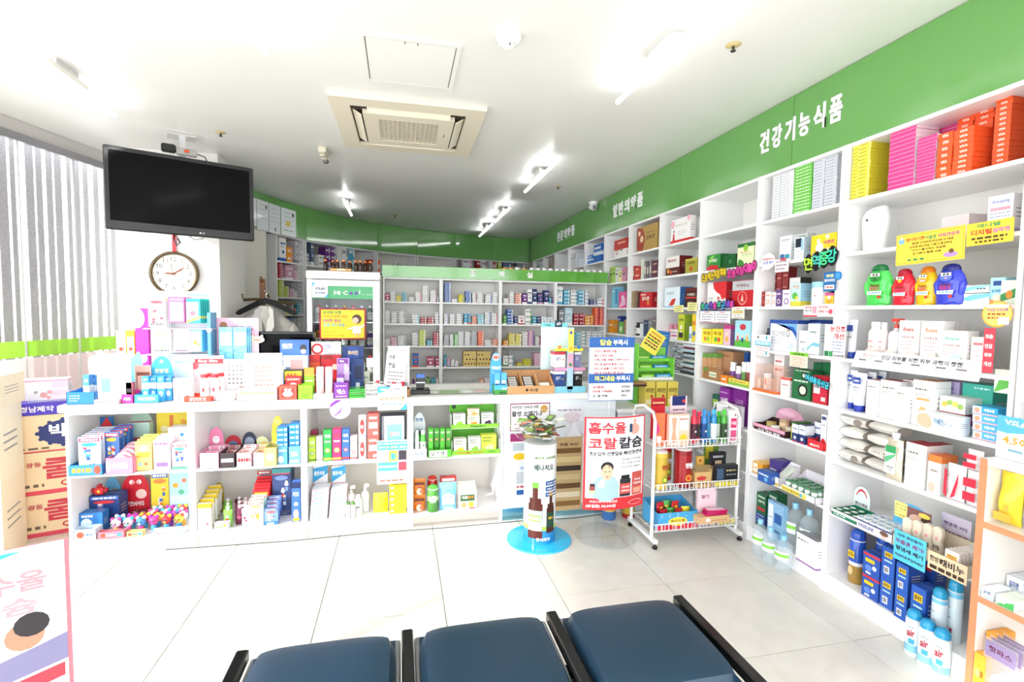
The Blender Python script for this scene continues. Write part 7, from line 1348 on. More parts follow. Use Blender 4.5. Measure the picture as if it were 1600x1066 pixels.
ns=MB().box(-w/2,0,0,w/2,0.003,h,'#a8243c'); prints(ns,w,h,[('B',0.035,0.045,0.965,0.955,'#f8e23c'),('T',0.27,0.87,0.1,'#2a8a4a','눈상담 모집',0.38),('T',0.34,0.74,0.1,'#d8a02a','약사님 한방 상담',0.52),('T',0.26,0.60,0.1,'#c83aa0','탄탄한 영양',0.38),('T',0.31,0.47,0.1,'#3ab0d8','눈음 약사 모임',0.44),('T',0.22,0.24,0.07,'#b85a1a','탈모고민',0.26,False),('T',0.32,0.13,0.07,'#8a3a1a','지금바로 상담하세요!',0.46,False),
 ('D',0.8,0.66,0.15,'#5a3a2c'),('D',0.77,0.62,0.10,'#f4d2b8'),('P',[(0.72,0.44),(0.86,0.44),(0.9,0.2),(0.7,0.2)],'#f4f4f4'),('P',[(0.74,0.42),(0.6,0.36),(0.6,0.32),(0.74,0.34)],'#f4f4f4'),('P',[(0.86,0.42),(0.96,0.5),(0.97,0.46),(0.88,0.34)],'#f4f4f4'),('B',0.75,0.1,0.78,0.2,'#f4d2b8'),('B',0.82,0.1,0.85,0.2,'#f4d2b8')],y=-0.0008)
one('door_notice','yellow maroon-framed notice with a cartoon pharmacist on the fridge door','notice',ns,(a[0]+w/2+(fx0+fx1)/2,fy-0.0045,b[1]))
for i,u in enumerate((508,518.5,526,536.5,545.5,555.5,563,569.5,578)):
    p=at(u,415,1,fy+0.10); one('drink_bottle','small dark brown bottle with orange cap on the fridge, %s along' % ORD[i],'bottle',bottle(0.019,0.108,'#2c1a12','#ee7a1c','#4a2c1a' if i%2 else '#3a2418',0.6),(p.x,fy+0.10+0.03*((i*5)%3),1.8065),group='brown bottles on the fridge')
p=at(533,419,1,fy+0.03); one('drink_pouch','tan drink pouch lying before bottles on the fridge top','pouch',MB().bbox(-0.09,0,0,0.09,0.05,0.025,0.006,'#c89a5a','foil').box(-0.03,-0.001,0.006,0.04,0.0,0.02,'#f0e0c0'),(p.x,fy+0.0,1.8065))
# monitor
mn=thing('computer_monitor','black widescreen computer monitor standing on the counter back','monitor',(-1.0,1.38,0.9005),0.02)
obj('screen',MB().bbox(-0.19,0,0.13,0.19,0.03,0.41,0.006,'#16161a','gloss').rect(-0.175,0.145,0.175,0.395,-0.0005,'#0a0a0c','screen'),mn)
obj('stand',MB().box(-0.02,0.02,0.01,0.02,0.04,0.2,'#1c1c1c','gloss').box(-0.10,-0.05,0,0.10,0.09,0.01,'#1c1c1c','gloss'),mn)
# coat stand: hooks, hanger, lab coat
hk=thing('coat_hook','wooden and brass coat hook bar on the recess wall behind the pillar','hook',(-1.53,2.90,1.52),0)
obj('bar',MB().box(-0.03,0,0.02,0.02,0.02,0.24,'#8a5a34','wood').tube([(-0.18,0.0,0.03),(-0.05,-0.02,0.04),(0.1,0.0,0.02),(0.3,-0.02,0.0)],0.016,'#5a4a2c','gloss'),hk)
for i,(x,z) in enumerate(((-0.17,0.08),(-0.0,0.25),(0.06,0.10))):
    obj('knob',MB().tube([(x,0,z-0.04),(x,-0.05,z-0.03),(x,-0.06,z)],0.009,'#b8925a','metal').lathe([(0.004,z-0.012),(0.016,z),(0.004,z+0.012)],x,-0.06,'#c8a878','metal',8),hk)
tag(obj('coat_post',MB().box(-0.02,0,0,0.02,0.02,1.53,'#6a4a2c','wood'),hk,(0,0.0,-1.52)))
cx_,cy_,cz_=at(413,471,1,2.5); cx_+=0.03
hg=one('coat_hanger','broad black coat hanger carrying a white lab coat','hanger',MB().poly([(-0.25,-0.115),(-0.23,-0.085),(-0.06,0.012),(0,0.03),(0.06,0.012),(0.24,-0.085),(0.26,-0.115),(0.23,-0.125),(0.05,-0.035),(0,-0.02),(-0.05,-0.035),(-0.22,-0.125)],-0.018,0.018,'#101011','matte').tube([(0,0,0.03),(0,0,0.06),(0.02,0,0.08),(0.0,0,0.10),(-0.015,0,0.085)],0.003,'#c0c0c4','metal'),(cx_,cy_-0.06,cz_))
def coat():
    mb=MB()
    def f(i,j):
        a=2*PI*i; z=-0.02-0.72*j; sh=min(j/0.08,1); hw=0.05+0.19*sh; d=0.03+0.035*sh
        return (hw*math.cos(a),d*math.sin(a)*(1+0.12*math.sin(9*a)*j),z-0.11*abs(math.cos(a))*sh)
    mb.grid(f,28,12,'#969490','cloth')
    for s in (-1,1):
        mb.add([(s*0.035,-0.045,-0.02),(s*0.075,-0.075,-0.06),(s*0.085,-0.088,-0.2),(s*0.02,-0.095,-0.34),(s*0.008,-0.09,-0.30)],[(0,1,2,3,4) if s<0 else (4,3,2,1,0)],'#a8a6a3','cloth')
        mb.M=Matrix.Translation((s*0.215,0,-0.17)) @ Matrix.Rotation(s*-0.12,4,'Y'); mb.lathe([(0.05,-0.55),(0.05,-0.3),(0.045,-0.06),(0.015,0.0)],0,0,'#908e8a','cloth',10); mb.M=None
    mb.box(-0.07,-0.098,-0.30,0.03,-0.096,-0.292,'#8a8a92'); return mb
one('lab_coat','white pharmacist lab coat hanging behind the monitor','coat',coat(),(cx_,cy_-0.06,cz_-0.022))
# certificates on the curved board
for i,(u0,u1,vt,vb) in enumerate(((390,400,308,353),(401,419,312.5,360),(420,437.5,319,365),(439,462,326,369))):
    c0=at((u0+u1)/2,(vt+vb)/2,1,3.35+0.17*i); 
    # find the board segment
    for (x0,y0),(x1,y1) in zip(CURVE,CURVE[1:]):
        F=Fr((x0,y0),math.atan2(y1-y0,x1-x0)); s,z=F.px((u0+u1)/2,(vt+vb)/2,-0.006)
        if 0 <= s <= math.hypot(x1-x0,y1-y0): break
    a,zt=F.px(u0,vt+1,-0.006); b,_=F.px(u1,vt+1,-0.006); _,zt=F.px((u0+u1)/2,vt+1,-0.006); _,zb=F.px((u0+u1)/2,vb,-0.006)
    w,h=abs(b-a),zt-zb
    mb=MB().box(-w/2,0,0,w/2,0.004,h,'#e4e8ec','gloss'); prints(mb,w,h,lines(0.2,0.8,0.4,0.85,4,'#9aa4ac',0.02)+[('B',0.72,0.75,0.86,0.87,'#4a4a52') if i%2 else ('B',0.45,0.08,0.6,0.2,'#8a7a9a')]+([('D',0.45,0.45,0.14,'#e0c84a'),('L',0.2,0.8,0.2,0.03,'#777')] if i==3 else []))
    one('certificate','framed white certificate on the green curved board, %s from the television' % ORD[i],'certificate',mb,F.w((a+b)/2,-0.008,zb),F.a)

# ================================================================== ON THE WORKTOP
ZW=0.9005
def WB(u0,u1,vt,off,c,P,d,vb=None,**k): return box_at(CTF,ZW,u0,u1,vt,c,P,d,off=off,**k)
def WH_(u0,u1,vt,off,c,P,d,shape='flat',z=ZW,name='display_card',**k): return any_at(CTF,z,u0,u1,vt,lambda w,h: header(w,h,c,P,shape,0.003),name,d,'sign',off=off,**k)
def WT(u0,u1,vt,off,c,P,d,dep=0.1,hb=0.05,**k): return any_at(CTF,ZW,u0,u1,vt,lambda w,h: tray(w,dep,h,max(hb,h),c,P=P),'display_tray',d,'tray',off=off,**k)
WT(103,148,613,0.0,'#2c7cc8',lines(0.1,0.5,0.3,0.7,3,'#cfe4f4',0.08),'deep blue open carton at the window end of worktop',dep=0.16,hb=0.08)
for i in range(2): WB(129+11*i,139+11*i,587,0.03+0.05*i,'#4a94d8',[('B',0,0.3,1,0.62,'#f4f8fa'),('T',0.5,0.8,0.12,'#fff','OXY',0.6)],'blue and white carton inside the deep blue one, %s' % ['nearer','set back'][i],depth=0.045)
WH_(150,204,553,0.03,'#f6f8fa',[('L',0.15,0.85,0.78,0.06,'#c8ccd8'),('B',0.12,0.22,0.38,0.5,'#7ab4e0'),('B',0.42,0.22,0.62,0.5,'#cfe0ee')]+lines(0.1,0.9,0.05,0.16,2,'#d8c0cc'),'big white display board at the window end')
WT(146,186,625,-0.015,'#f4e4ea',[('L',0.1,0.9,0.5,0.3,'#c88')],'shallow white and pink tray before the white board',dep=0.04,hb=0.02)
WT(189,208,617,0.0,'#e83a9a',[('T',0.5,0.5,0.4,'#fff','색조',0.6)],'bright pink small tray beside the white board',dep=0.08,hb=0.07)
WB(196,207,598,0.03,'#b8606a',[('B',0.1,0.5,0.9,0.7,'#3a3038'),('B',0,0,1,0.2,'#e8509a')],'mauve carton in the bright pink tray',depth=0.03)
WH_(210,236,571,0.12,'#d8b0a0',[('B',0.1,0.2,0.9,0.8,'#8a4a3a'),('B',0.15,0.25,0.85,0.7,'#e8c0b0')],'small brown photo card behind the pink tray')
WH_(134,172,545,0.24,'#f8fafc',[('D',0.5,0.5,0.1,'#e4e8f0')],'white cloud-shaped card at the back by the window',shape='cloud')
WH_(200,226,548,0.30,'#8ad4f0',[],'pale blue flower-shaped card behind the white board',shape='cloud')
CYN='#48b8e4'
WT(209,248,617,0.0,CYN,[('T',0.5,0.5,0.45,'#fff','키즈가습밴드',0.7)],'sky blue carton tray with white lettering',dep=0.14,hb=0.09)
WH_(234,270,557,0.145,CYN,[('D',0.5,0.88,0.08,'#e8f4fa'),('T',0.5,0.66,0.1,'#f4f0a0','한밤열',0.6),('T',0.55,0.48,0.1,'#f4f0a0','고무줄',0.6),('L',0.2,0.8,0.3,0.05,'#e8f4fa')],'sky blue arched card above its tray',shape='round')
for i in range(4): WB(221+12*i,232+12*i,589,0.025+0.03*(i%2),'#3aa0e0',[('B',0,0.5,1,0.75,'#f4f8fa'),('E',0.5,0.3,0.3,0.12,'#dff0f8'),('T',0.5,0.88,0.1,'#fff','온가',0.6)],'sky blue and white carton, %s behind the lettered tray' % ORD[i],depth=0.04,group='sky blue cartons in the tray')
WH_(270,301,556,0.2,'#eef4f8',[('B',0.2,0.4,0.8,0.7,'#d4e6f0'),('L',0.1,0.9,0.85,0.06,'#8ab4d0')],'plain whitish card between sky blue and red displays')
for i in range(3): WB(270+10*i,279+10*i,592,0.06,'#f2f6f8',[('L',0.2,0.8,0.8,0.06,'#9ab'),('B',0.1,0.1,0.9,0.2,'#bfe0f0')],'white slim carton, %s of three before the whitish card' % ORD[i],depth=0.04)
WH_(299,350,556,0.22,'#f8f0f2',[('B',0.1,0.8,0.98,0.92,'#e8404a'),('T',0.5,0.86,0.08,'#fff','Easy Slim',0.6),('B',0.3,0.35,0.95,0.72,'#f4dce0'),('L',0.32,0.9,0.25,0.05,'#d8707a'),('E',0.1,0.55,0.12,0.2,'#f0e0e4'),('E',0.1,0.75,0.12,0.09,'#e06a74')],'white card with a red title bar and bottle picture')
WT(287,331,620,0.0,'#f0503a',[('T',0.5,0.6,0.35,'#fff','활력영양',0.6),('L',0.2,0.8,0.25,0.1,'#fff')],'orange red tray of small bottles',dep=0.14,hb=0.03)
for i,(u,o) in enumerate(((317,0.02),(333,0.03),(325,0.08),(342,0.09))):
    any_at(CTF,ZW+0.003,u-7,u+7,586-o*30,lambda w,h: bottle(w/2,h,'#f4e8e8','#e8404a','#f6f0f0',0.8,P=[('E',0.5,0.6,0.3,0.2,'#e04a54')]),'tonic_bottle','small white bottle with red cap in the orange red tray, %s' % ORD[i],'bottle',off=o,group='red-capped bottles')
# calendar
cl_=thing('desk_calendar','white desk calendar with a month grid, tilted, between displays','calendar',CTF.w(CTF.px(368,590,0.16)[0],0.16,ZW+0.0),0)
a,_z=CTF.px(350,580,0.16); b,_=CTF.px(387,580,0.16); _,zt=CTF.px(368,556,0.16); w=b-a; h=(zt-ZW)*0.8
cp=MB().box(-w/2,0,0.03,w/2,0.003,h+0.03,'#f4f2f4'); prints(cp,w,h,[('B',0.2+0.17*i,0.25+0.13*j,0.28+0.17*i,0.3+0.13*j,'#8a8488') for i in range(5) for j in range(5)],z0=0.03)
obj('page_block',cp,cl_); obj('stand',MB().box(-w/2,-0.02,0,w/2,0.08,0.03,'#f4dce4'),cl_)
WT(336,366,616,0.02,'#f4f2f6',[('L',0.1,0.9,0.5,0.2,'#9aa')],'small white box tray before the calendar',dep=0.08,hb=0.05)
# tall mask pack rack
mk=thing('mask_rack','tall two-tier clear rack of hanging kids mask packs with light cyan top card','rack',CTF.w(CTF.px(282,600,0.36)[0],0.36,ZW),0)
def rz_(v,off=0.36): return CTF.px(282,v,off)[1]-ZW
rx=lambda u,off=0.36: CTF.px(u,500,off)[0]-CTF.px(282,600,0.36)[0]
obj('back_card',MB().box(rx(229),0.05,0.02,rx(335),0.054,rz_(455),'#f0f2f6').box(rx(229),0.049,rz_(463),rx(335),0.0495,rz_(456),'#b4e0ea').text('Perfume Mask Pack',rx(306),rz_(460),0.012,0.0485,'#2a8aa0',0.12,False),mk)
obj('tier',MB().box(rx(229),-0.05,rz_(513)-0.006,rx(335),0.049,rz_(513),'#e9d8e4','gloss'),mk); obj('tier',MB().box(rx(229),-0.05,rz_(553)-0.006,rx(335),0.049,rz_(553),'#e4ecf4','gloss'),mk)
obj('side_panel',MB().box(rx(329),-0.06,0.02,rx(334),0.049,rz_(488),'#6ab0dc').disc(rx(331.5),rz_(515),0.016,-0.0608,'#e8f0f8'),mk)
obj('base',MB().box(rx(233),-0.05,0,rx(333),0.06,0.019,'#e8e8ee'),mk)
def mrow(u0,u1,vt,vb,c,P,d,n=4):
    a=CTF.px(u0,500,0.3)[0]; b=CTF.px(u1,500,0.3)[0]; zb=CTF.px(282,vb,0.36)[1]; zt=CTF.px(282,vt,0.31)[1]
    for i in range(n):
        one('face_mask_pack','%s, %s back' % (d,ORD[i]),'pack',carton(b-a,0.008,zt-zb-0.002,c,P,fin='gloss'),CTF.w((a+b)/2+0.006*i,0.315+0.020*i,zb+0.0012),0,group='kids mask packs in the tall rack')
mrow(230,258,463,511,'#e8f4f0',busy('#f0b8cc','#f4e08a','#c85a6a'),'white bear-print mask pack upper tier')
mrow(262,287,464,504,'#e060b0',[('B',0.08,0.05,0.92,0.8,'#fbe0f0'),('E',0.5,0.45,0.3,0.12,'#f4b0d4'),('L',0.1,0.9,0.9,0.05,'#fff')],'magenta edged mask pack upper tier')
mrow(290,312,466,505,'#2ab4b0',[('B',0.0,0.12,0.85,0.85,'#eaf8f6'),('D',0.45,0.4,0.2,'#e87a8a'),('P',[(0,0.1),(1,0.3),(1,0.2),(0,0)],'#f0e060')],'teal mask pack upper tier',5)
mrow(235,265,515,550,'#f0f4f4',busy('#8ad0e8','#f0b8cc','#f0e08a'),'whitish floral mask pack lower tier')
mrow(269,295,515,550,'#f4c8dc',busy('#fbe8f0','#f090b8','#e8d0f0'),'rose mask pack lower tier')
mrow(300,326,514,549,'#5ab8e4',[('B',0,0,0.85,0.9,'#f2f4f2'),('D',0.4,0.4,0.16,'#f0a04a'),('D',0.7,0.3,0.1,'#7ab05a')],'blue edged mask pack lower tier')
for i,(u0,u1,vt,vb,c,c2,d) in enumerate(((211,231,482,567,'#f03ad0','#f870e0','magenta'),)):
    a=CTF.px(u0,500,0.42)[0]; b=CTF.px(u1,500,0.42)[0]; zt=CTF.px(220,vt,0.42)[1]
    one('display_stand','slim magenta cardboard display stand by the window','display',MB().box(-(b-a)/2,0,0,(b-a)/2,0.05,zt-ZW,c).disc(0,(zt-ZW)*0.4,0.03,-0.001,'#f8c0f0').text('Easy',0,(zt-ZW)*0.3,0.02,-0.0015,'#fff'),CTF.w((a+b)/2,0.42,ZW+0.0005),0)
sign_at(CTF,203,226,482,513,'#f8f6fa',[('E',0.5,0.5,0.4,0.42,'#fdfcfe')],'white oval card fixed to the magenta stand',off=0.415,shape='oval',name='oval_card',edge='#c8a8d8')
for i,(u0,u1,c) in enumerate(((181,196,'#f4e8c0'),(197,210,'#f8b020'))):
    a,_z=CTF.px(u0,520,0.42); b,_z=CTF.px(u1,520,0.42); zt=CTF.px(195,516,0.42)[1]
    for k in range(2): one('hanging_pack','%s toothbrush pack standing by the magenta stand, %s' % (['cream','orange'][i],['front','back'][k]),'pack',carton(b-a,0.008,zt-ZW-0.002,c,[('B',0.1,0.5,0.9,0.9,'#f8f4e8'),('D',0.5,0.7,0.25,'#e8503a'),('B',0.2,0.1,0.8,0.4,'#f0d040' if i==0 else '#e85a2a')],fin='gloss'),CTF.w((a+b)/2,0.42+0.02*k,ZW+0.0005),0)
# pink bear-print board
WH_(338,404,497,0.40,'#e9b8cc',[('B',0.32,0.0,1,0.72,'#f0dce6'),('T',0.6,0.86,0.07,'#8a5a7a','유기농 치아밴드',0.55),('D',0.16,0.9,0.09,'#9a6a4a'),('D',0.1,0.82,0.05,'#f0c83a'),('L',0.4,0.9,0.77,0.02,'#c05a8a')],'pink display board with a brown bear corner print')
for i in range(3):
    for j in range(2):
        u0=344+22*j+2*i; a=CTF.px(u0,520,0.37)[0]; b=CTF.px(u0+21,520,0.37)[0]; zt=CTF.px(360,511,0.37)[1]
        one('bear_band_pack','light blue pack with brown bear print, %s column, %s back' % (['first','second'][j],ORD[i]),'pack',carton(b-a,0.01,zt-ZW-0.002,'#7ccaf0',[('B',0.1,0.72,0.9,0.92,'#f0f4f8'),('D',0.4,0.36,0.3,'#a8703a'),('D',0.25,0.46,0.1,'#a8703a'),('D',0.55,0.46,0.1,'#a8703a'),('D',0.8,0.25,0.14,'#f8f0e8'),('B',0.3,0.14,0.5,0.24,'#e04a4a')],fin='foil'),CTF.w((a+b)/2,0.345+0.018*i,ZW+0.0005),0,group='bear-print packs before the pink board')
p=CTF.px(402,531,0.39); one('bear_tag','cream bear-head tag on the pink board edge','sign',MB().poly([(0.04*math.cos(t)*(1.15 if abs(math.sin(t))<.5 else 1),0.026*math.sin(t)) for t in [2*PI*k/16 for k in range(16)]],0,0.002,'#e8d8c8',edge='#8a6a4a').disc(-0.028,0.024,0.010,-0.0002,'#e8d8c8').disc(0.028,0.024,0.010,-0.0002,'#e8d8c8').box(-0.02,-0.0006,-0.008,0.02,-0.0003,0.004,'#c8a890'),CTF.w(p[0],0.392,p[1]),0)
WH_(382,441,552,0.06,'#f8e2da',[('T',0.5,0.84,0.07,'#8a7a7a','만약에 집을 비울때',0.85,False)]+lines(0.25,0.75,0.3,0.7,5,'#a88a80',0.035)+[('T',0.5,0.2,0.08,'#c83a3a','약국에서',0.4,False)],'cream pink list board standing in a pink tray')
WT(369,433,606,-0.005,'#f4e0dc',[('B',0.05,0.1,0.95,0.6,'#f8f4f0'),('B',0.06,0.52,0.94,0.62,'#e8dc5a')]+[('B',0.1+0.06*i,0.12+0.13*j,0.125+0.06*i,0.2+0.13*j,'#a8a0a0') for i in range(13) for j in range(3)],'wide pink carton tray with a printed yellow-lined table',dep=0.1,hb=0.05)
WH_(437,483,531,0.26,'#4a74d0',[('T',0.25,0.88,0.1,'#fff','입술건강',0.36),('T',0.3,0.66,0.1,'#fff','세안크림',0.44),('T',0.32,0.45,0.12,'#f4e03a','물이샘약',0.5),('B',0.12,0.2,0.3,0.3,'#2a1a1a'),('B',0.33,0.2,0.5,0.3,'#2a1a1a'),('D',0.8,0.85,0.12,'#3a3c3e'),('D',0.8,0.78,0.09,'#f0d0b8'),('P',[(0.6,0.2),(1,0.2),(1,0.66),(0.8,0.72),(0.62,0.5)],'#7ab8dc'),('D',0.68,0.55,0.12,'#3a2a20'),('D',0.66,0.5,0.09,'#f0d0b8')],'blue medicine card showing a parent holding a child')
WB(442,481,556,0.22,'#c8dcec',[('B',0.1,0.1,0.5,0.7,'#5a7a9a'),('B',0.3,0.4,0.8,0.9,'#d8a0a0')],'pale blue carton standing below the parent card',depth=0.03)
WB(443,473,578,0.10,'#3a3a30',[('B',0.05,0.6,0.95,0.95,'#f0d830'),('T',0.5,0.78,0.2,'#c83a2a','생생 콜드',0.7)],'dark carton with yellow top label',depth=0.05)
WB(446,470,588,0.07,'#d83034',[('E',0.5,0.5,0.3,0.2,'#f4e8e0'),('L',0.1,0.9,0.85,0.08,'#f4c8b0')],'red carton with pale oval behind orange tray',depth=0.025)
WT(435,464,603,0.0,'#ea5a4a',[('B',0.15,0.15,0.85,0.8,'#d83a34'),('E',0.5,0.4,0.28,0.2,'#f0e8e0'),('T',0.5,0.7,0.2,'#fff','홍삼',0.4)],'orange red small carton tray',dep=0.06,hb=0.08)
WT(465,489,602,0.0,'#8ad02c',lines(0.15,0.85,0.45,0.7,2,'#4a7a1a')+[('T',0.5,0.25,0.2,'#5a8a1a','오메가',0.5)],'lime green small carton tray',dep=0.08,hb=0.09)
WB(475,491,575,0.09,'#8ad02c',[('B',0,0.75,1,1,'#f0903a'),('T',0.5,0.3,0.18,'#2a5a1a','어깨',0.6),('L',0.1,0.9,0.55,0.05,'#f4f0c0')],'taller lime green and orange carton back in lime tray',depth=0.02)
for i in range(2):
    WB(494+14*i,505+14*i,574,0.03,'#f6eeee',[('T',0.5,0.62,0.07,'#a85a5a','Easy',0.6,False),('D',0.5,0.9,0.3,'#f4b8a8'),('P',[(0.5,0.1),(1,0.1),(1,0.4)],'#e8948a'),('L',0.2,0.8,0.55,0.03,'#b99')],'white slim skincare box with salmon swoosh, %s of pair' % ['first','second'][i],depth=0.04)
WT(489,521,616,0.0,'#f6f2f2',[('D',0.15,0.5,0.3,'#f090a8'),('L',0.3,0.9,0.6,0.16,'#888'),('B',0.5,0.15,0.9,0.4,'#8ad0e8')],'white low tray before the slim skincare boxes',dep=0.024,hb=0.03)
WB(526,546,560,0.10,'#b48cd0',[('T',0.4,0.93,0.04,'#fff','페스',0.4),('P',[(0.5,0.1),(0.95,0.3),(0.95,0.75),(0.6,0.9)],'#d8c0e8'),('B',0.1,0.86,0.9,0.98,'#7a3a9a'),('T',0.4,0.92,0.06,'#fff','페스',0.4)],'tall lilac backing card of the purple display',depth=0.012)
WB(523,537,586,0.04,'#d4b8e4',[('B',0.2,0.3,0.6,0.7,'#5a9ad0'),('B',0,0.85,1,1,'#7a3a9a')],'lilac carton in the purple display',depth=0.03)
WT(521,545,598,0.0,'#7c3aa0',[('T',0.5,0.42,0.32,'#fff','페스',0.6),('L',0.15,0.85,0.78,0.07,'#d8b8e8'),('L',0.15,0.85,0.12,0.07,'#d8b8e8')],'purple display carton with large white lettering',dep=0.08,hb=0.10)
sign_at(CTF,515,548,625,655,'#e4d4ec',[('D',0.65,0.6,0.34,'#d0a0dc'),('T',0.3,0.8,0.2,'#fff','페스',0.3),('P',[(0,0.6),(0.6,1),(0.3,1),(0.05,0.8)],'#7c3aa0'),('P',[(0.1,0.1),(0.3,0.3),(0.6,0.6),(0.5,0.3)],'#8a6ac0')],'lilac heart-like tag hanging from the worktop edge',off=-0.032,shape='oval',name='hanging_tag',edge='#8a5aa8')
WH_(486,533,534,0.32,'#f4f4f6',[('D',0.2,0.85,0.2,'#d83034'),('D',0.2,0.85,0.13,'#f4f4f6'),('T',0.5,0.9,0.08,'#5a6ac0','간건강상담',0.3),('B',0.3,0.06,0.36,0.26,'#4a2a20'),('B',0.4,0.06,0.46,0.26,'#4a2a20')]+lines(0.45,0.95,0.35,0.75,4,'#aab',0.03),'white info card with red no-entry style ring')
WB(477,500,555,0.28,'#e8542c',[('D',0.5,0.4,0.3,'#fff'),('D',0.5,0.4,0.22,'#b8241c'),('B',0,0.8,1,1,'#c8201c')],'orange red carton with white ring emblem',depth=0.06)
WB(501,532,555,0.28,'#c8242c',[('B',0,0.88,0.6,1,'#a01820'),('B',0.6,0.6,0.9,0.75,'#f0d0c0')],'plain red wide carton beside the ring emblem one',depth=0.06)
WB(535,568,541,0.30,'#1f3a7a',[('P',[(0.3,0.98),(0.7,0.98),(0.8,0.7),(0.5,0.6),(0.2,0.7)],'#2a4a9a'),('T',0.5,0.85,0.10,'#e8d08a','파이칸',0.5),('P',[(0.4,0.6),(0.7,0.6),(0.6,0.48)],'#d83a2a'),('L',0.15,0.85,0.4,0.06,'#8ab0d8'),('B',0,0,1,0.3,'#1a2c5a')],'navy carton with badge-like emblem',depth=0.05)
WB(548,568,562,0.22,'#24407a',[('B',0.3,0.4,0.9,0.8,'#1a2850'),('B',0.4,0.1,0.7,0.3,'#c8d0d8')],'smaller navy carton before the badge one',depth=0.04)
def basket(w,d,h,c,nx=9):
    mb=MB(); mb.box(-w/2*0.9,0,0,w/2*0.9,d,0.003,c,'gloss')
    for s in (0,1):
        y=s*(d-0.002)
        for z in (0.003,h*0.36,h*0.66,h*0.9): mb.box(-w/2,y,z,w/2,y+0.002,z+h*0.12,c,'gloss')
        for i in range(nx+1): x=-w/2+(w-0.003)*i/nx; mb.box(x,y,0.003,x+0.003,y+0.002,h,c,'gloss')
        x=-w/2+s*(w-0.002)
        for z in (0.003,h*0.36,h*0.66,h*0.9): mb.box(x,0.002,z,x+0.002,d-0.002,z+h*0.12,c,'gloss')
        for i in range(7): y2=0.002+(d-0.007)*i/6; mb.box(x,y2,0.003,x+0.002,y2+0.003,h,c,'gloss')
    return mb
def wat(name,d,cat,mb,u,off,z=0,rz=0,group=None): return one(name,d,cat,mb,CTF.w(CTF.px(u,610,off)[0],off,ZW+z),rz,group)
wat('plastic_basket','empty bright green plastic basket on the worktop','basket',basket(0.10,0.12,0.055,'#4ac044'),558,0.0,rz=0.12)
wat('plastic_basket','white perforated plastic basket holding a small bottle','basket',basket(0.125,0.14,0.085,'#f0f0ee'),586,0.0)
wat('tonic_bottle','small bottle with pink cap inside the white basket','bottle',bottle(0.014,0.10,'#e8c8c8','#e0304a','#f4e0e4',0.7),590,0.04,z=0.004)
WB(555,577,582,0.20,'#c9ccb8',[('B',0.1,0.2,0.9,0.5,'#9aa488'),('L',0.1,0.9,0.7,0.08,'#677')],'grey green carton behind the green basket',depth=0.05)
nh=one('note_holder','small white note on a thin clear stem over the baskets','note',MB().box(-0.0015,0.001,0,0.0015,0.004,0.17,'#dfe4e8','clear').box(-0.045,-0.001,0.17,0.045,0.001,0.235,'#eef6f6').box(-0.02,-0.01,0,0.02,0.02,0.003,'#e8ecf0','clear'),CTF.w(CTF.px(583,570,0.26)[0],0.26,ZW+0.0005),0.1)
WH_(606,640,541,0.12,'#eeecec',[('T',0.6,0.92,0.05,'#c04a5a','하루 한알 솔루션',0.5,False),('L',0.2,0.9,0.84,0.03,'#888'),('D',0.5,0.76,0.05,'#d04a5a'),('B',0.6,0.55,0.9,0.66,'#d8e4d8'),('D',0.8,0.2,0.12,'#b0b0b0')],'pale printed display board behind the note sheet')
o_=WH_(598,630,553,0.05,'#f2f0f2',[('T',0.27,0.87,0.11,'#333','하루',0.3),('T',0.3,0.68,0.12,'#333','한알',0.34),('B',0.68,0.66,0.76,0.92,'#cfd8e4')]+lines(0.15,0.9,0.1,0.52,6,'#7a6a74',0.025),'white information sheet leaning, large black words on top'); o_.rotation_euler.y=0.10; o_.location.z+=0.012
wat('wooden_tray','small wooden tray with two brown pink-capped bottles','tray',tray(0.155,0.10,0.05,0.05,'#b07a48',inner='#a8703c',slope=1.0),622,0.0)
for i,u in enumerate((615,629)): wat('ampoule_bottle','brown square bottle with pink cap in wooden tray, %s' % ['first','second'][i],'bottle',MB().bbox(-0.022,0,0,0.022,0.04,0.062,0.006,'#9a4a2c','gloss').lathe([(0.010,0.062),(0.010,0.07),(0.013,0.07),(0.013,0.092)],0,0.02,'#d8344a','gloss',10),u,0.03,z=0.003)
mb=header(0.185,0.155,'#f6fafb',[('P',[(0,0.72),(0.2,0.78),(0.42,0.97),(0.42,1),(0,1)],'#4ab4dc'),('P',[(1,0),(1,0.3),(0.8,0.06),(0.75,0)],'#4ab4dc'),('T',0.2,0.88,0.1,'#fff','VSL#3',0.22),('T',0.5,0.48,0.2,'#a8822a','4,500억 유산균',0.84),('L',0.12,0.88,0.26,0.05,'#8ab'),('B',0.45,0.68,0.82,1.12,'#eef2f4'),('T',0.63,0.9,0.1,'#3a4a7a','VSL#3',0.25)],'flat',edge='#4ab4dc')
a,z_=CTF.px(613,641,-0.034); one('probiotic_placard','white and blue placard with gold lettering hanging over the worktop edge','sign',mb,CTF.w(a,-0.034,z_),0)
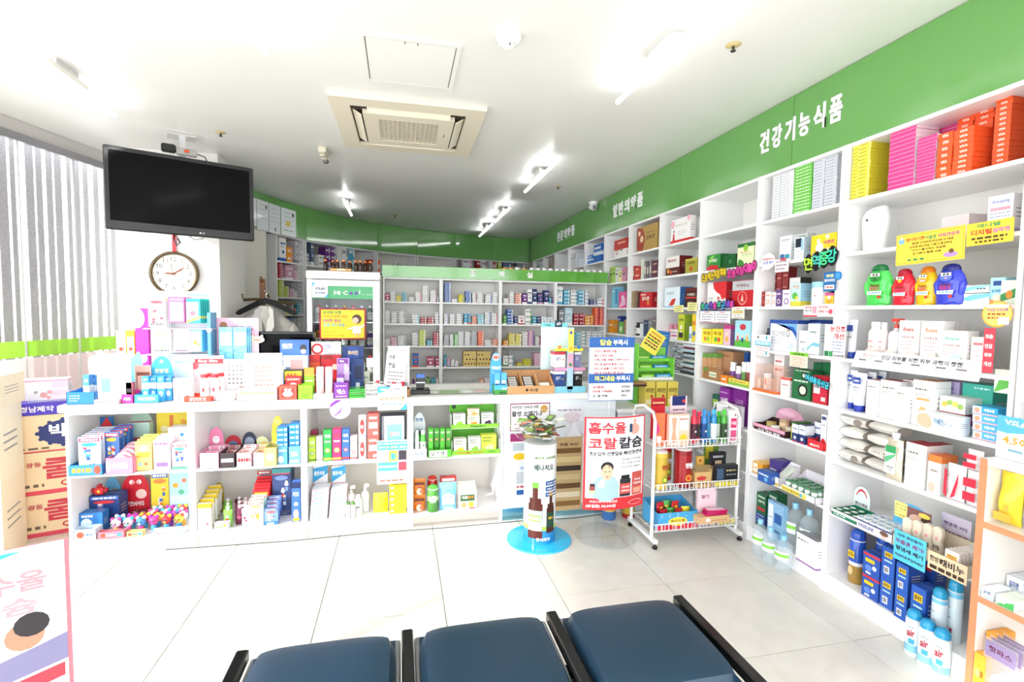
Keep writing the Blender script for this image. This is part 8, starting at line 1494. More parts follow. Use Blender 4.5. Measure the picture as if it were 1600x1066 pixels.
# right part of the worktop
hb_=thing('payment_terminal','black payment terminal with a blue card reader cup on the worktop','terminal',CTF.w(CTF.px(657,610,0.10)[0],0.10,ZW+0.0005),0)
obj('base',MB().bbox(-0.065,-0.04,0,0.065,0.08,0.035,0.008,'#17181b','gloss'),hb_); obj('pillar',MB().bbox(-0.028,0.0,0.035,0.028,0.05,0.14,0.005,'#1c1e22','gloss').box(-0.028,-0.001,0.11,0.028,0.0505,0.138,'#2a62b8','gloss').box(-0.03,-0.002,0.075,0.03,0.0,0.082,'#c8ccd0','metal'),hb_)
mat=MB().box(-0.26,0,0,0.26,0.19,0.004,'#cfdcd0','gloss').box(-0.262,-0.002,0,0.262,0.0,0.005,'#555','gloss')
for i,(x,y,w,d,c) in enumerate(((-0.2,0.03,0.1,0.1,'#f0f4e8'),(-0.09,0.02,0.14,0.12,'#9ab87a'),(0.07,0.03,0.08,0.1,'#f4f4ec'),(0.16,0.04,0.08,0.08,'#e8c8c0'))): mat.box(x,y,0.0042,x+w,y+d,0.0046,c)
wat('counter_mat','flat glass-covered printed mat lying on the worktop','mat',mat,708,0.06)
WT(772,793,602,0.0,'#4a9a3a',[('B',0,0.5,1,1,'#4ab4e4'),('B',0.4,0.1,0.9,0.3,'#1f6a3a'),('B',0.6,0.55,0.95,0.7,'#fff')],'green based small tray of sky blue cartons',dep=0.07,hb=0.06)
WH_(766,784,551,0.07,'#48a8e0',[('D',0.5,0.88,0.3,'#fff'),('D',0.5,0.88,0.24,'#7cc4ea'),('E',0.5,0.88,0.3,0.04,'#e0705a'),('T',0.5,0.62,0.09,'#fff','가려움엔',0.8),('L',0.2,0.8,0.5,0.03,'#fff')],'sky blue arched card with white ring, above green based tray',shape='round')
for i in range(2): WB(773+10*i,782+10*i,583,0.02,'#5ab4e8',[('B',0.1,0.4,0.8,0.65,'#f4f8fa'),('P',[(0.1,0.5),(0.8,0.5),(0.8,0.35),(0.1,0.42)],'#1c5aa0')],'sky blue carton with white band, %s of pair' % ['first','second'][i],depth=0.035)
wr=thing('wooden_display','wooden three-compartment display box with black brand word on its front','display',CTF.w(CTF.px(830,610,0)[0],0.0,ZW+0.0005),0)
ww=abs(CTF.px(867,605,0)[0]-CTF.px(793,605,0)[0])
wb_=MB().box(-ww/2,0,0,ww/2,0.008,0.055,'#d3a06a','wood').box(-ww/2,0.008,0,ww/2,0.16,0.008,'#c08a54','wood').box(-ww/2,0.152,0.008,ww/2,0.16,0.15,'#c08a54','wood').text('늑스탑',0.02,0.027,0.022,-0.0008,'#2a1a10',0.06).disc(-0.03,0.027,0.010,-0.0008,'#2a1a10')
obj('body',wb_,wr)
for k in range(4):
    x=-ww/2+(ww-0.008)*k/3; pts=[(x,0.008,0.008),(x,0.152,0.008),(x,0.152,0.15),(x,0.008,0.055)]; obj('divider',MB().add(pts+[(p[0]+0.008,p[1],p[2]) for p in pts],[(3,2,1,0),(4,5,6,7),(0,1,5,4),(1,2,6,5),(2,3,7,6),(3,0,4,7)],'#d3a06a','wood'),wr)
for c in range(3):
    for k in range(6 if c<2 else 2):
        x=-ww/2+ww*(c+0.5)/3
        m=MB(); m.M=Matrix.Rotation(-0.75,4,'X'); m.box(-0.038,0,0,0.038,0.003,0.062,'#efe8dc' if c==2 else '#3a2a20','gloss'); m.rect(-0.03,0.04,0.03,0.055,-0.0006,'#f4f0ea'); m.rect(-0.03,0.01,0.01,0.03,-0.0006,'#b8402c' if c<2 else '#d8d0c0'); m.disc(0.012,0.02,0.008,-0.001,'#e8c080'); m.M=None
        one('sample_sachet','%s sachet, %s back, %s compartment of the wooden display' % ('dark coffee-toned' if c<2 else 'cream',ORD[k],ORD[c]),'sachet',m,CTF.w(CTF.px(830,610,0)[0]+x,0.024+0.014*k,ZW+0.012+0.010*k),0,group='sachets in the wooden display')
# tall supplement display (light blue, three tiers)
sd=thing('supplement_display','tall light blue cardboard supplement display with pink and yellow tier fronts','display',CTF.w(CTF.px(887,610,0.02)[0],0.02,ZW+0.0005),0)
sx=lambda u: CTF.px(u,560,0.02)[0]-CTF.px(887,610,0.02)[0]
sz=lambda v: CTF.px(887,v,0.02)[1]-ZW
zt=sz(506)
obj('tray',MB().box(sx(867),0,0,sx(916),0.18,0.02,'#8ad4ec').box(sx(867),0,0.02,sx(916),0.004,sz(604),'#8ad4ec').text('vitabio',sx(891),sz(611),0.01,-0.0008,'#2a5a8a'),sd)
obj('back_card',MB().box(sx(856),0.18,0.0,sx(899),0.184,zt,'#dff4f6').box(sx(856),0.179,zt-0.03,sx(899),0.18,zt,'#7cd4dc').box(sx(878),0.170,zt-0.03,sx(889),0.178,zt+0.02,'#22304a').text('gQ',sx(883.5),zt-0.005,0.024,0.169,'#fff').text('가려움',sx(866),zt-0.016,0.014,0.178,'#2a6a4a',0.05),sd)
obj('centre_post',MB().box(sx(887),0,0.021,sx(896),0.012,sz(512),'#b8d8f0').box(sx(887),-0.001,sz(575),sx(896),-0.0002,sz(553),'#f0b0c8').box(sx(887),-0.001,sz(551),sx(896),-0.0002,sz(515),'#f4e86a').disc(sx(891.5),sz(545),0.014,-0.0016,'#f0c83a').disc(sx(891.5),sz(570),0.012,-0.0016,'#3a9a4a').disc(sx(891.5),sz(520),0.011,-0.0016,'#4a5ab0'),sd)
obj('tier_front',MB().box(sx(868),0.0125,sz(580),sx(916),0.0165,sz(575),'#e8a0c8').box(sx(868),0.0165,sz(580),sx(916),0.17,sz(580)+0.003,'#eec8dc'),sd)
obj('tier_front',MB().box(sx(868),0.0125,sz(549),sx(912),0.0165,sz(544.5),'#f4ec4a').disc(sx(875),sz(543),0.014,0.0121,'#e8943a').disc(sx(905),sz(543),0.014,0.0121,'#3a8ac8').box(sx(868),0.0165,sz(549),sx(912),0.17,sz(549)+0.003,'#f4f0b0'),sd)
for i,(u0,u1,vb,c,b) in enumerate(((867,885,606,'#2c4a8a','lower navy'),(867,885,576,'#e8e4e6','middle white'),(899,910,576,'#8a8ab8','middle lavender'),(899,912,606,'#26282c','lower black'))):
    z0=max(sz(vb),0.0205)+0.004+(0.003 if vb==576 else 0); a,b2=sx(u0),sx(u1); zt_=sz(580)-0.004 if vb==606 else sz(549)-0.006
    one('supplement_box','%s supplement box in the tall light blue display' % b,'box',carton(b2-a-0.002,0.09,zt_-z0,c,[('T',0.4,0.55,0.22,'#2a3a6a' if c[1]>'d' else '#f0f0f4','gc',0.42,False),('B',0,0.82,1,1,'#c8384a' if i==1 else '#f0f0f4'),('D',0.8,0.5,0.08,'#b8a060')]),CTF.w(CTF.px(887,610,0.02)[0]+(a+b2)/2,0.04,ZW+z0),0)
# lower desk things
ZD=0.7755
def DB(u0,u1,vt,off,c,P,d,z=ZD,**k): return box_at(DKF,z,u0,u1,vt,c,P,d,off=off,**k)
DKF=Fr((0,0.95),0)
for i in range(3): DB(1008+18*i,1024+18*i,597,0.03,'#e0cc5a',[('T',0.5,0.66,0.2,'#4a3a1a','비타민',0.8),('D',0.7,0.42,0.14,'#c83a3a'),('B',0.1,0.1,0.9,0.3,'#f0e8b8')],'golden yellow vitamin box, %s of three on the side desk' % ORD[i],depth=0.1)
gd=thing('ointment_display','lime green stepped display of blue and green cartons above the yellow boxes','display',DKF.w(DKF.px(1022,600,0.14)[0],0.14,ZD),0)
gz=lambda v: DKF.px(1022,v,0.14)[1]-ZD
gx=lambda u: DKF.px(u,570,0.14)[0]-DKF.px(1022,600,0.14)[0]
obj('side_panel',MB().box(gx(996),0,0,gx(998),0.14,gz(537),'#7cd04a'),gd); obj('side_panel',MB().box(gx(1052),0,0,gx(1054),0.14,gz(560),'#7cd04a'),gd)
obj('back_card',MB().box(gx(996),0.14,0,gx(1054),0.144,gz(545),'#8ad85a'),gd)
for k,(v,c) in enumerate(((594,'#eef4f0'),(580,'#7cd04a'),(566,'#7cd04a'))): obj('step',MB().box(gx(998),0.035*k,gz(v)-0.003,gx(1052),0.139,gz(v),'#d8f0c0').box(gx(998),0.035*k-0.003,gz(v)-0.003,gx(1052),0.035*k,gz(v)+0.022,c),gd)
for k,v in enumerate((594,580,566)):
    for j,(u0,u1,c) in enumerate(((1003,1022,'#8ad83a'),(1026,1048,'#3aa0dc'))):
        s_=DKF.px((u0+u1)/2,v,0.14)[0]; one('ointment_carton','%s flat carton on the %s step of the lime display' % (['lime','blue'][j],ORD[k]),'carton',carton(abs(gx(u1)-gx(u0)),0.03,0.042,c,[('L',0.1,0.8,0.7,0.14,'#f4f8f0'),('P',[(0,0),(1,0),(1,0.4),(0,0.2)],'#e8f4f8')]),DKF.w(s_,0.143+0.035*k,ZD+gz(v)+0.001),0)
p=DKF.px(1020,534,0.13); mb=MB().box(-0.075,0,-0.085,0.075,0.002,0.085,'#ece05a'); prints(mb,0.15,0.17,[('T',0.5,0.84,0.12,'#c83a2a','비타민',0.7),('L',0.1,0.9,0.68,0.07,'#8a2a1a'),('L',0.1,0.9,0.54,0.07,'#2a5a2a'),('L',0.1,0.9,0.4,0.07,'#8a2a5a'),('L',0.1,0.9,0.26,0.07,'#333')],z0=-0.085)
o=one('tilted_notice','yellow handwritten notice tilted over the lime green display','sign',mb,DKF.w(p[0],0.125,p[1]),0); o.rotation_euler=(0,0.55,0)
p=DKF.px(1042,540,0.20); o=one('leaflet','blue leaflet with fine white text behind the tilted notice','leaflet',header(0.12,0.22,'#2c74b8',lines(0.15,0.85,0.15,0.85,9,'#cfe0f0',0.02),'flat'),DKF.w(p[0],0.30,p[1]-0.11),0); o.rotation_euler=(0,0.12,0)
DB(984,1011,585,-0.0,'#8a6234',[('B',0,0.0,1,0.5,'#2a2420'),('B',0.1,0.6,0.9,0.9,'#a87a44')],'flat brown and black tray box at desk corner',z=0.935,depth=0.12,h=0.03)
for i,(u0,u1) in enumerate(((923,943),(951,972),(979,1002))):
    s,w,h,z=CTF.span(u0,u1,606,ZW,0.03); place(CTF,'supplement_box','deep blue supplement box on the worktop behind the hanging sign, %s' % ORD[i],'box',carton(w,0.08,0.034 if i<2 else 0.034,'#25348c',[('E',0.5,0.5,0.3,0.3,'#f0e8e0'),('L',0.3,0.7,0.5,0.1,'#c83a2a')]),s if i<2 else 1.265,0.01,ZW)
# posters on closed cabinet front
def poster(u0,u1,vt,vb,c,P,d,off=-0.004,name='poster'): return sign_at(CTF,u0,u1,vt,vb,c,P,d,off=off,name=name,cat='poster')
poster(797,859,630,673,'#f4f0f0',[('B',0,0.96,1,1,'#8a2a5a'),('B',0,0,1,0.03,'#8a2a5a'),('B',0,0,0.02,1,'#8a2a5a'),('B',0.98,0,1,1,'#8a2a5a'),('T',0.38,0.86,0.12,'#222','비타민D 100%의 사랑',0.66),('T',0.42,0.62,0.2,'#3a3a4a','활성 오메가-3',0.76),('D',0.85,0.78,0.14,'#c89a4a'),('T',0.5,0.38,0.1,'#333','위에 좋은 100%',0.6)]+lines(0.1,0.8,0.1,0.25,2,'#a56'),'white poster with plum frame, top of the cabinet front')
poster(797,846,677,722,'#f0ecec',[('B',0,0.72,1,1,'#9a2a6a'),('T',0.62,0.86,0.14,'#f4e060','아마씨유',0.4),('B',0.08,0.4,0.5,0.66,'#b8c4cc'),('B',0.55,0.4,0.95,0.66,'#a8b4b8'),('E',0.3,0.2,0.2,0.12,'#e8c020'),('E',0.72,0.2,0.18,0.1,'#8a6a5a')],'plum-topped poster with food pictures, middle of cabinet front')
poster(803,846,725,775,'#e8eef0',[('T',0.5,0.88,0.1,'#3a6ac8','소·열량',0.6),('B',0.08,0.4,0.46,0.76,'#c8ccd0'),('B',0.52,0.4,0.92,0.76,'#b8bcc0'),('L',0.1,0.9,0.3,0.06,'#c84a5a'),('B',0.1,0.05,0.4,0.2,'#2a5a9a')],'pale notice sheet with grey photographs, lowest on cabinet front')
poster(866,912,634,680,'#e9e8ee',[('E',0.6,0.6,0.3,0.2,'#e0ccd4'),('L',0.1,0.9,0.85,0.06,'#a8a0b0')],'faded lilac poster beside the coral poster top')
bg_=[('B',0.0,0.0,1,1,'#c8a878')]+[('B',0.05,0.06+0.12*k,0.95,0.13+0.12*k,['#8a6234','#e8d8b8','#6a4a24','#d8c08a','#3a2a1a','#e0c890','#7a5428'][k]) for k in range(7)]+[('T',0.5,0.9,0.04,'#5a3a1a','명품 보감',0.7)]
poster(867,909,683,797,'#c8a878',bg_,'tall brown and gold gift-set poster beside the cylinder stand')
# ================================================================== TELEVISION, CLOCK
L0=Vector((-2.181,1.575,0)); R0=Vector((-1.345,1.94,0)); tvw=(R0-L0).length; ta=math.atan2(R0.y-L0.y,R0.x-L0.x)
zt=(at(160,222,1,1.575).z+at(396,265,1,1.94).z)/2; zb=(at(162,355,1,1.575).z+at(393,379,1,1.94).z)/2
tv=thing('television','large black flat television hanging from the ceiling before the pillar','television',((L0.x+R0.x)/2,(L0.y+R0.y)/2,zb),0,rot=(0.0,0,ta))
hh=zt-zb
obj('casing',MB().bbox(-tvw/2,0,0,tvw/2,0.04,hh,0.008,'#131315','gloss').box(-tvw/2+0.05,0.04,0.08,tvw/2-0.05,0.07,hh-0.08,'#1c1c1e','matte'),tv)
obj('screen',MB().box(-tvw/2+0.028,-0.0015,0.062,tvw/2-0.028,-0.0001,hh-0.03,'#0c0c0e','screen'),tv)
obj('logo',MB().disc(0.095,0.028,0.007,-0.0012,'#c8c8cc').text('LG',0.115,0.028,0.011,-0.0012,'#c8c8cc',0.017),tv)
cx0=(L0+R0)/2
obj('ceiling_mount',MB().box(-0.03,0.071,hh*0.3,0.03,0.10,hh*0.7,'#2a2a2c','metal').box(-0.02,0.10,hh*0.35,0.02,0.135,ZC-zb-0.004,'#c8c8ca','metal').box(-0.09,0.05,ZC-zb-0.014,0.09,0.19,ZC-zb-0.002,'#d8d8d8','metal'),tv)
obj('cable',MB().tube([(-0.06,0.06,0.02),(-0.07,0.05,-0.03),(-0.05,0.05,-0.075),(-0.03,0.05,-0.05),(-0.045,0.05,-0.02)],0.006,'#141414').tube([(0.02,0.06,0.01),(0.06,0.05,-0.02),(0.12,0.05,-0.005)],0.003,'#141414'),tv)
p=at(283,238,1,1.80); one('power_strip','grey plug adapter with orange switch above the television','adapter',MB().bbox(-0.12,0,0,-0.03,0.05,0.06,0.01,'#1a1a1a').bbox(-0.03,0.005,-0.005,0.10,0.045,0.045,0.006,'#a8a8a4','gloss').bbox(0.02,-0.001,0.015,0.05,0.006,0.035,0.003,'#e8501c','gloss').tube([(0.10,0.02,0.02),(0.15,0.02,0.01),(0.18,0.02,-0.06)],0.004,'#141414'),(p.x,1.80,p.z-0.01),ta)
PY=2.26
def pp(u,v): q_=at(u,v,1,PY-0.03); return q_.x,q_.z
cx,cz=pp(271.5,427.5); rc=abs(pp(310.5,427)[0]-pp(233,427)[0])/2
ck=thing('wall_clock','round bronze-rimmed wall clock with cream face hanging on the pillar','clock',(cx,PY-0.045,cz))
rim=MB(); n=32
prof=[(1.0,0.04),(1.0,0.012),(0.96,0.0),(0.89,0.004),(0.86,0.018)]
vs=[(rc*r*math.cos(2*PI*i/n),y,rc*r*math.sin(2*PI*i/n)) for r,y in prof for i in range(n)]
rim.add(vs,[(j*n+(i+1)%n,j*n+i,(j+1)*n+i,(j+1)*n+(i+1)%n) for j in range(4) for i in range(n)],'#6a5c48','metal',True); obj('rim',rim,ck)
fc_=MB().disc(0,0,rc*0.87,0.019,'#f6f1e2',n=32)
for k in range(12):
    a=PI/2-2*PI*(k+1)/12; fc_.text(str(k+1),rc*0.66*math.cos(a),rc*0.66*math.sin(a),rc*0.19,0.0184,'#1c1814',bold=False)
for k in range(60):
    a=2*PI*k/60; fc_.disc(rc*0.81*math.cos(a),rc*0.81*math.sin(a),rc*(0.014 if k%5 else 0.022),0.0186,'#4a443c',n=6)
fc_.rect(-rc*0.16,rc*0.36,rc*0.16,rc*0.385,0.0186,'#8a8478'); obj('dial',fc_,ck)
def hand(a,l,w,c,y):
    m=MB(); m.poly([(-w,-l*0.18),(w,-l*0.18),(w*1.2,l*0.55),(0,l),(-w*1.2,l*0.55)],y,y+0.001,c); m.v=[(x*math.cos(-a)-z*math.sin(-a),yy,x*math.sin(-a)+z*math.cos(-a)) for x,yy,z in m.v]; return m
obj('hour_hand',hand(math.radians(270),rc*0.46,0.006,'#8a4a34',0.016),ck); obj('minute_hand',hand(math.radians(57),rc*0.6,0.005,'#8a4a34',0.014),ck); obj('second_hand',hand(math.radians(343),rc*0.62,0.0018,'#3a3a3a',0.012),ck)
x1,z1=pp(270,352); x2,z2=pp(272,394)
one('red_ribbon','pinkish red ribbon from which the wall clock hangs','ribbon',MB().box(-0.014,0,0,0.014,0.002,z1-z2,'#d8505c','cloth'),(cx,PY-0.012,z2-0.0))

# ================================================================== CEILING THINGS
ac=thing('ceiling_air_conditioner','square cream cassette air conditioner set in the ceiling','air conditioner',(-0.157,1.24,ZC),-0.01)
A_C='#ece4d0'
fr2=MB(); s_=0.475
for x0,y0,x1,y1 in ((-s_,-s_,s_,-0.36),(-s_,0.36,s_,s_),(-s_,-0.36,-0.36,0.36),(0.36,-0.36,s_,0.36)): fr2.box(x0,y0,-0.028,x1,y1,-0.001,A_C,'lam')
obj('frame',fr2,ac)
obj('cavity',MB().box(-0.36,-0.36,-0.006,0.36,0.36,-0.001,'#4a443a','matte'),ac)
obj('panel',MB().box(-0.29,-0.29,-0.04,0.29,-0.20,-0.012,A_C,'lam').box(-0.29,0.20,-0.04,0.29,0.29,-0.012,A_C,'lam').box(-0.29,-0.20,-0.04,-0.2,0.20,-0.012,A_C,'lam').box(0.2,-0.2,-0.04,0.29,0.2,-0.012,A_C,'lam').box(0.235,-0.03,-0.0405,0.245,0.03,-0.04,'#9a9488'),ac)
for k in range(14): obj('grille_bar',MB().box(-0.2+0.0304*k,-0.2,-0.039,-0.195+0.0304*k,0.2,-0.030,A_C,'lam'),ac)
for k in range(17): obj('grille_bar',MB().box(-0.2,-0.195+0.0243*k,-0.036,0.2,-0.190+0.0243*k,-0.031,A_C,'lam'),ac)
obj('grille_backing',MB().box(-0.2,-0.2,-0.018,0.2,0.2,-0.0065,'#2a241c','matte'),ac)
for k,(x,y,r) in enumerate(((0,-0.325,0),(0,0.325,PI),(-0.325,0,-PI/2),(0.325,0,PI/2))):
    m=MB(); m.M=Matrix.Translation((x,y,-0.025))@Matrix.Rotation(r,4,'Z')@Matrix.Rotation(-0.55,4,'X'); m.box(-0.26,-0.03,-0.003,0.26,0.03,0.003,A_C,'lam'); m.M=None; obj('louvre',m,ac)
ah=thing('access_hatch','square white access hatch in the ceiling','hatch',(-0.165,0.33,ZC))
for x0,y0,x1,y1 in ((-0.24,-0.245,0.24,-0.222),(-0.24,0.222,0.24,0.245),(-0.24,-0.222,-0.217,0.222),(0.217,-0.222,0.24,0.222)): pass
obj('frame',MB().box(-0.24,-0.245,-0.008,0.24,-0.222,-0.001,'#efefed','lam').box(-0.24,0.222,-0.008,0.24,0.245,-0.001,'#efefed','lam').box(-0.24,-0.222,-0.008,-0.217,0.222,-0.001,'#efefed','lam').box(0.217,-0.222,-0.008,0.24,0.222,-0.001,'#efefed','lam'),ah)
obj('panel',MB().box(-0.211,-0.216,-0.006,0.211,0.216,-0.001,'#f2f2f0','lam'),ah)
obj('recess',MB().box(-0.217,-0.222,-0.0009,0.217,0.222,-0.0003,'#8a8a86','matte'),ah)
for x in (-0.03,0.03): obj('latch',MB().box(x-0.003,-0.222,-0.009,x+0.003,-0.20,-0.006,'#888'),ah)
sm=thing('smoke_detector','round white smoke detector on the ceiling','detector',(0.272,-0.05,ZC))
obj('base',MB().lathe([(0.045,-0.045),(0.05,-0.03),(0.058,-0.022),(0.06,-0.001)],0,0,'#f2f2f2','gloss',20),sm)
obj('sensor_head',MB().lathe([(0.012,-0.062),(0.026,-0.058),(0.03,-0.046)],0,0,'#eeeeee','gloss',14).box(-0.003,-0.031,-0.058,0.003,-0.029,-0.048,'#333'),sm)
for i,(x,y) in enumerate(((-1.495,1.70),(1.32,-0.235),(1.341,2.48),(-0.288,4.53))):
    t=thing('sprinkler','brass ceiling sprinkler, the one %s' % ['before the television','over the bench end','past the air conditioner','near the curved wall'][i],'sprinkler',(x,y,ZC),0,'ceiling sprinklers')
    obj('plate',MB().lathe([(0.018,-0.008),(0.036,-0.001)],0,0,'#d8c490','gloss',14),t); obj('head',MB().lathe([(0.012,-0.03),(0.013,-0.027),(0.006,-0.024),(0.006,-0.0085)],0,0,'#4a4640','metal',10),t)
em=thing('emergency_light','small cream twin-head emergency light on the ceiling','light',(-0.815,1.93,ZC),0)
obj('body',MB().bbox(-0.03,-0.12,-0.05,0.03,0.05,-0.001,0.008,'#d8d2c0','lam'),em)
for y in (-0.08,0.0,0.09): obj('lamp_head',MB().lathe([(0.018,-0.075),(0.026,-0.06),(0.02,-0.05),(0.01,-0.04)],0,y,'#6a6a68' if y>0.05 else '#c8c2b0','gloss',10),em)
cc_=thing('security_camera','white dome security camera at the ceiling edge over the green signboard','camera',(1.955,3.05,ZC))
obj('mount',MB().lathe([(0.05,-0.03),(0.055,-0.001)],0,0,'#e8e8e8','gloss',16),cc_); obj('dome',MB().lathe([(0.01,-0.10),(0.04,-0.085),(0.05,-0.055),(0.042,-0.0305)],0,0,'#e2e2e4','gloss',16).box(-0.055,-0.02,-0.08,-0.04,0.01,-0.05,'#e2e2e4','gloss'),cc_); obj('lens',MB().tube([(0.0,-0.035,-0.065),(-0.01,-0.058,-0.07)],0.022,'#141416','gloss',12),cc_)

# ================================================================== ROUND STANDS
s1=thing('cylinder_stand','blue-based printed cylinder stand with a clear bowl of sachets','stand',(0.665,0.64,0))
obj('base_disc',MB().lathe([(0.208,0.0005),(0.21,0.004),(0.208,0.010)],0,0,'#2fb4e4','gloss',36),s1)
ZT=0.645; RC=0.104
cy=MB(); cy.lathe([(RC,0.0105),(RC,0.10),(RC,0.128),(RC,ZT)],0,0,'#fff','gloss',32,cols=['#2c86c8','#a8dc5a','#f3f3f4'])
def wrap(mb,x0,x1,z0,z1,c,k=1,n=6):
    r=RC+0.001*k; f=-PI/2-0.22; vs=[(r*math.cos(f+x/RC),r*math.sin(f+x/RC),z) for z in (z0,z1) for x in [x0+(x1-x0)*i/n for i in range(n+1)]]
    mb.add(vs,[(i,i+1,i+n+2,i+n+1) for i in range(n)],c,'card',True)
def wtext(mb,body,x,z,h,c,w,k=2):
    vs,fs,tw,th=text_mesh(body,True); r=RC+0.001*k+0.0008; f=-PI/2-0.22
    mb.add([(r*math.cos(f+(x+a*w/tw)/RC),r*math.sin(f+(x+a*w/tw)/RC),z+b*h/th) for a,b in vs],fs,c)
wtext(cy,'빠르고 시원하게',0.03,0.565,0.020,'#5a8a3a',0.14); wtext(cy,'베나치오',0.02,0.505,0.042,'#1f4a3c',0.13)
for k in range(3): wrap(cy,0.03,0.125,0.39-0.036*k,0.418-0.036*k,'#2c5a9c'); wtext(cy,['위 운동 소화제','위장산 소화제','과식, 소화불량'][k],0.078,0.404-0.036*k,0.012,'#fff',0.08,3)
def wbottle(x,z0,h,w,c1,c2,lab):
    for a,b,ww,c in ((0,0.62,1,c1),(0.62,0.72,0.8,c1),(0.72,0.9,0.36,c1),(0.9,1,0.44,c2)): wrap(cy,x-w/2*ww,x+w/2*ww,z0+h*a,z0+h*b,c,2)
    wrap(cy,x-w/2*0.96,x+w/2*0.96,z0+h*0.14,z0+h*0.5,lab,3)
wbottle(-0.035,0.05,0.36,0.095,'#5a1f14','#7ac04a','#b8d0c8'); wbottle(0.07,0.085,0.26,0.062,'#4a1c10','#b88a3a','#1f4a3a')
wrap(cy,-0.075,0.0,0.16,0.20,'#a8d85a',4); wtext(cy,'베나치오',-0.035,0.18,0.026,'#fff',0.07,5); wtext(cy,'베나',0.07,0.18,0.02,'#e8c83a',0.04,5); wtext(cy,'동아제약',0.02,0.045,0.022,'#fff',0.09)
obj('printed_cylinder',cy,s1)
def bowl(r,h,r0): 
    m=MB(); m.lathe([(r0,0),(r*0.8,h*0.25),(r*0.97,h*0.6),(r,h),(r*1.02,h+0.004)],0,0,'#fff','acry',32); m.f=m.f[:-1]; m.c=m.c[:-1]; m.m=m.m[:-1]; m.smooth=m.smooth[:-1]; m.tube([(r*1.02*math.cos(2*PI*k/32),r*1.02*math.sin(2*PI*k/32),h+0.004) for k in range(32)],0.0028,'#dfe6e8','clear',5,True); return m
obj('clear_bowl',bowl(0.205,0.16,RC),s1,(0,0,ZT+0.001))
cs=['#2a3a2c','#5a6a3a','#d8dcd0','#8ab04a','#c8a86a','#e8ece8','#3a4a3a','#7a8a6a','#b8503a','#e0e4d8']
for i in range(44):
    a=i*2.4; l=i//9; r=(0.02+(0.085+0.012*l)*((i*0.618)%1)**0.6); z=ZT+0.028+0.022*l
    m=MB(); m.box(-0.036,-0.024,-0.005,0.036,0.024,0.004,cs[i%10],'foil').box(-0.02,-0.014,0.0041,0.02,0.014,0.0046,['#f0f0ea','#9ac85a','#d8a83a'][i%3])
    one('sample_sachet','%s foil sachet, %s layer up, %s round the clear bowl' % (['dark green','olive','silver','lime','tan','white','slate green','sage','rust','pale grey'][i%10],ORD[l],ORD[i%9]),'sachet',m,(0.665+r*math.cos(a),0.64+r*math.sin(a),z+0.012),0,'foil sachets heaped in the clear bowl',rot=(0.3*math.sin(i*1.7),0.3*math.cos(i*2.3),a))
s2=thing('acrylic_stand','clear acrylic round stand with open bowl and tall sign rod','stand',(1.11,0.60,0))
obj('base_disc',MB().lathe([(0.198,0.0005),(0.2,0.003),(0.198,0.008)],0,0,'#fff','acry',36),s2)
m=MB().lathe([(0.072,0.009),(0.072,0.62)],0,0,'#fff','acry',28); m.f=m.f[:-2]; m.c=m.c[:-2]; m.m=m.m[:-2]; m.smooth=m.smooth[:-2]; obj('tube',m,s2)
obj('clear_bowl',bowl(0.215,0.17,0.08),s2,(0,0,0.63))
obj('sign_rod',MB().tube([(0.0,0,0.63),(0.0,0,1.32)],0.007,'#e8eef0','clear',8),s2)
a=CTF.px(919,577,-0.36)[0]; zt=CTF.px(954,527,-0.36)[1]; zb=CTF.px(954,626,-0.36)[1]; b=CTF.px(989.5,577,-0.36)[0]
bl='#2c62ac'; w=b-a; h=zt-zb
sn=MB().box(-w/2,0,0,w/2,0.004,h,'#f2f4f6'); k4='#b8404a'
prints(sn,w,h,[('B',0,0.84,1,1,bl),('B',0,0.28,1,0.43,bl),('B',0,0,0.012,1,bl),('B',0.988,0,1,1,bl),('B',0,0,1,0.01,bl),('T',0.36,0.92,0.09,'#f4ec5a','칼슘',0.26),('T',0.68,0.92,0.09,'#fff','부족시',0.32),('T',0.36,0.355,0.085,'#f4ec5a','마그네슘',0.44),('T',0.76,0.355,0.085,'#fff','부족시',0.3)]
 +[('T',0.1+x/2,0.78-0.068*i,0.04,k4 if i else k4,t,x) for i,(t,x) in enumerate((('·신경이 예민한 사람',0.5),('·결이 안되는 사람',0.42),('·어깨, 무릎, 관절이 자주 아프다',0.8),('·허리 및 골반에 통증이 온다',0.68),('·치아, 손 발톱이 시큰거린다',0.68),('·결리고 근육통이 잘 생긴다',0.68)))]
 +[('T',0.08+x/2,0.22-0.07*i,0.04,k4 if i<2 else '#333',t,x) for i,(t,x) in enumerate((('·눈떨림',0.26),('·근육통, 어깨결림',0.44),('·손, 발 저림',0.34)))]+[('T',0.72+x/2,0.22-0.07*i,0.04,'#333',t,x) for i,(t,x) in enumerate((('·만성피로',0.2),('·골다공증',0.2),('·변비',0.12)))],y=-0.0008)
one('hanging_sign','blue and white information sign on the acrylic stand rod','sign',sn,((a+b)/2,0.582,zb),0)
for x in (-w*0.43,w*0.42): pass
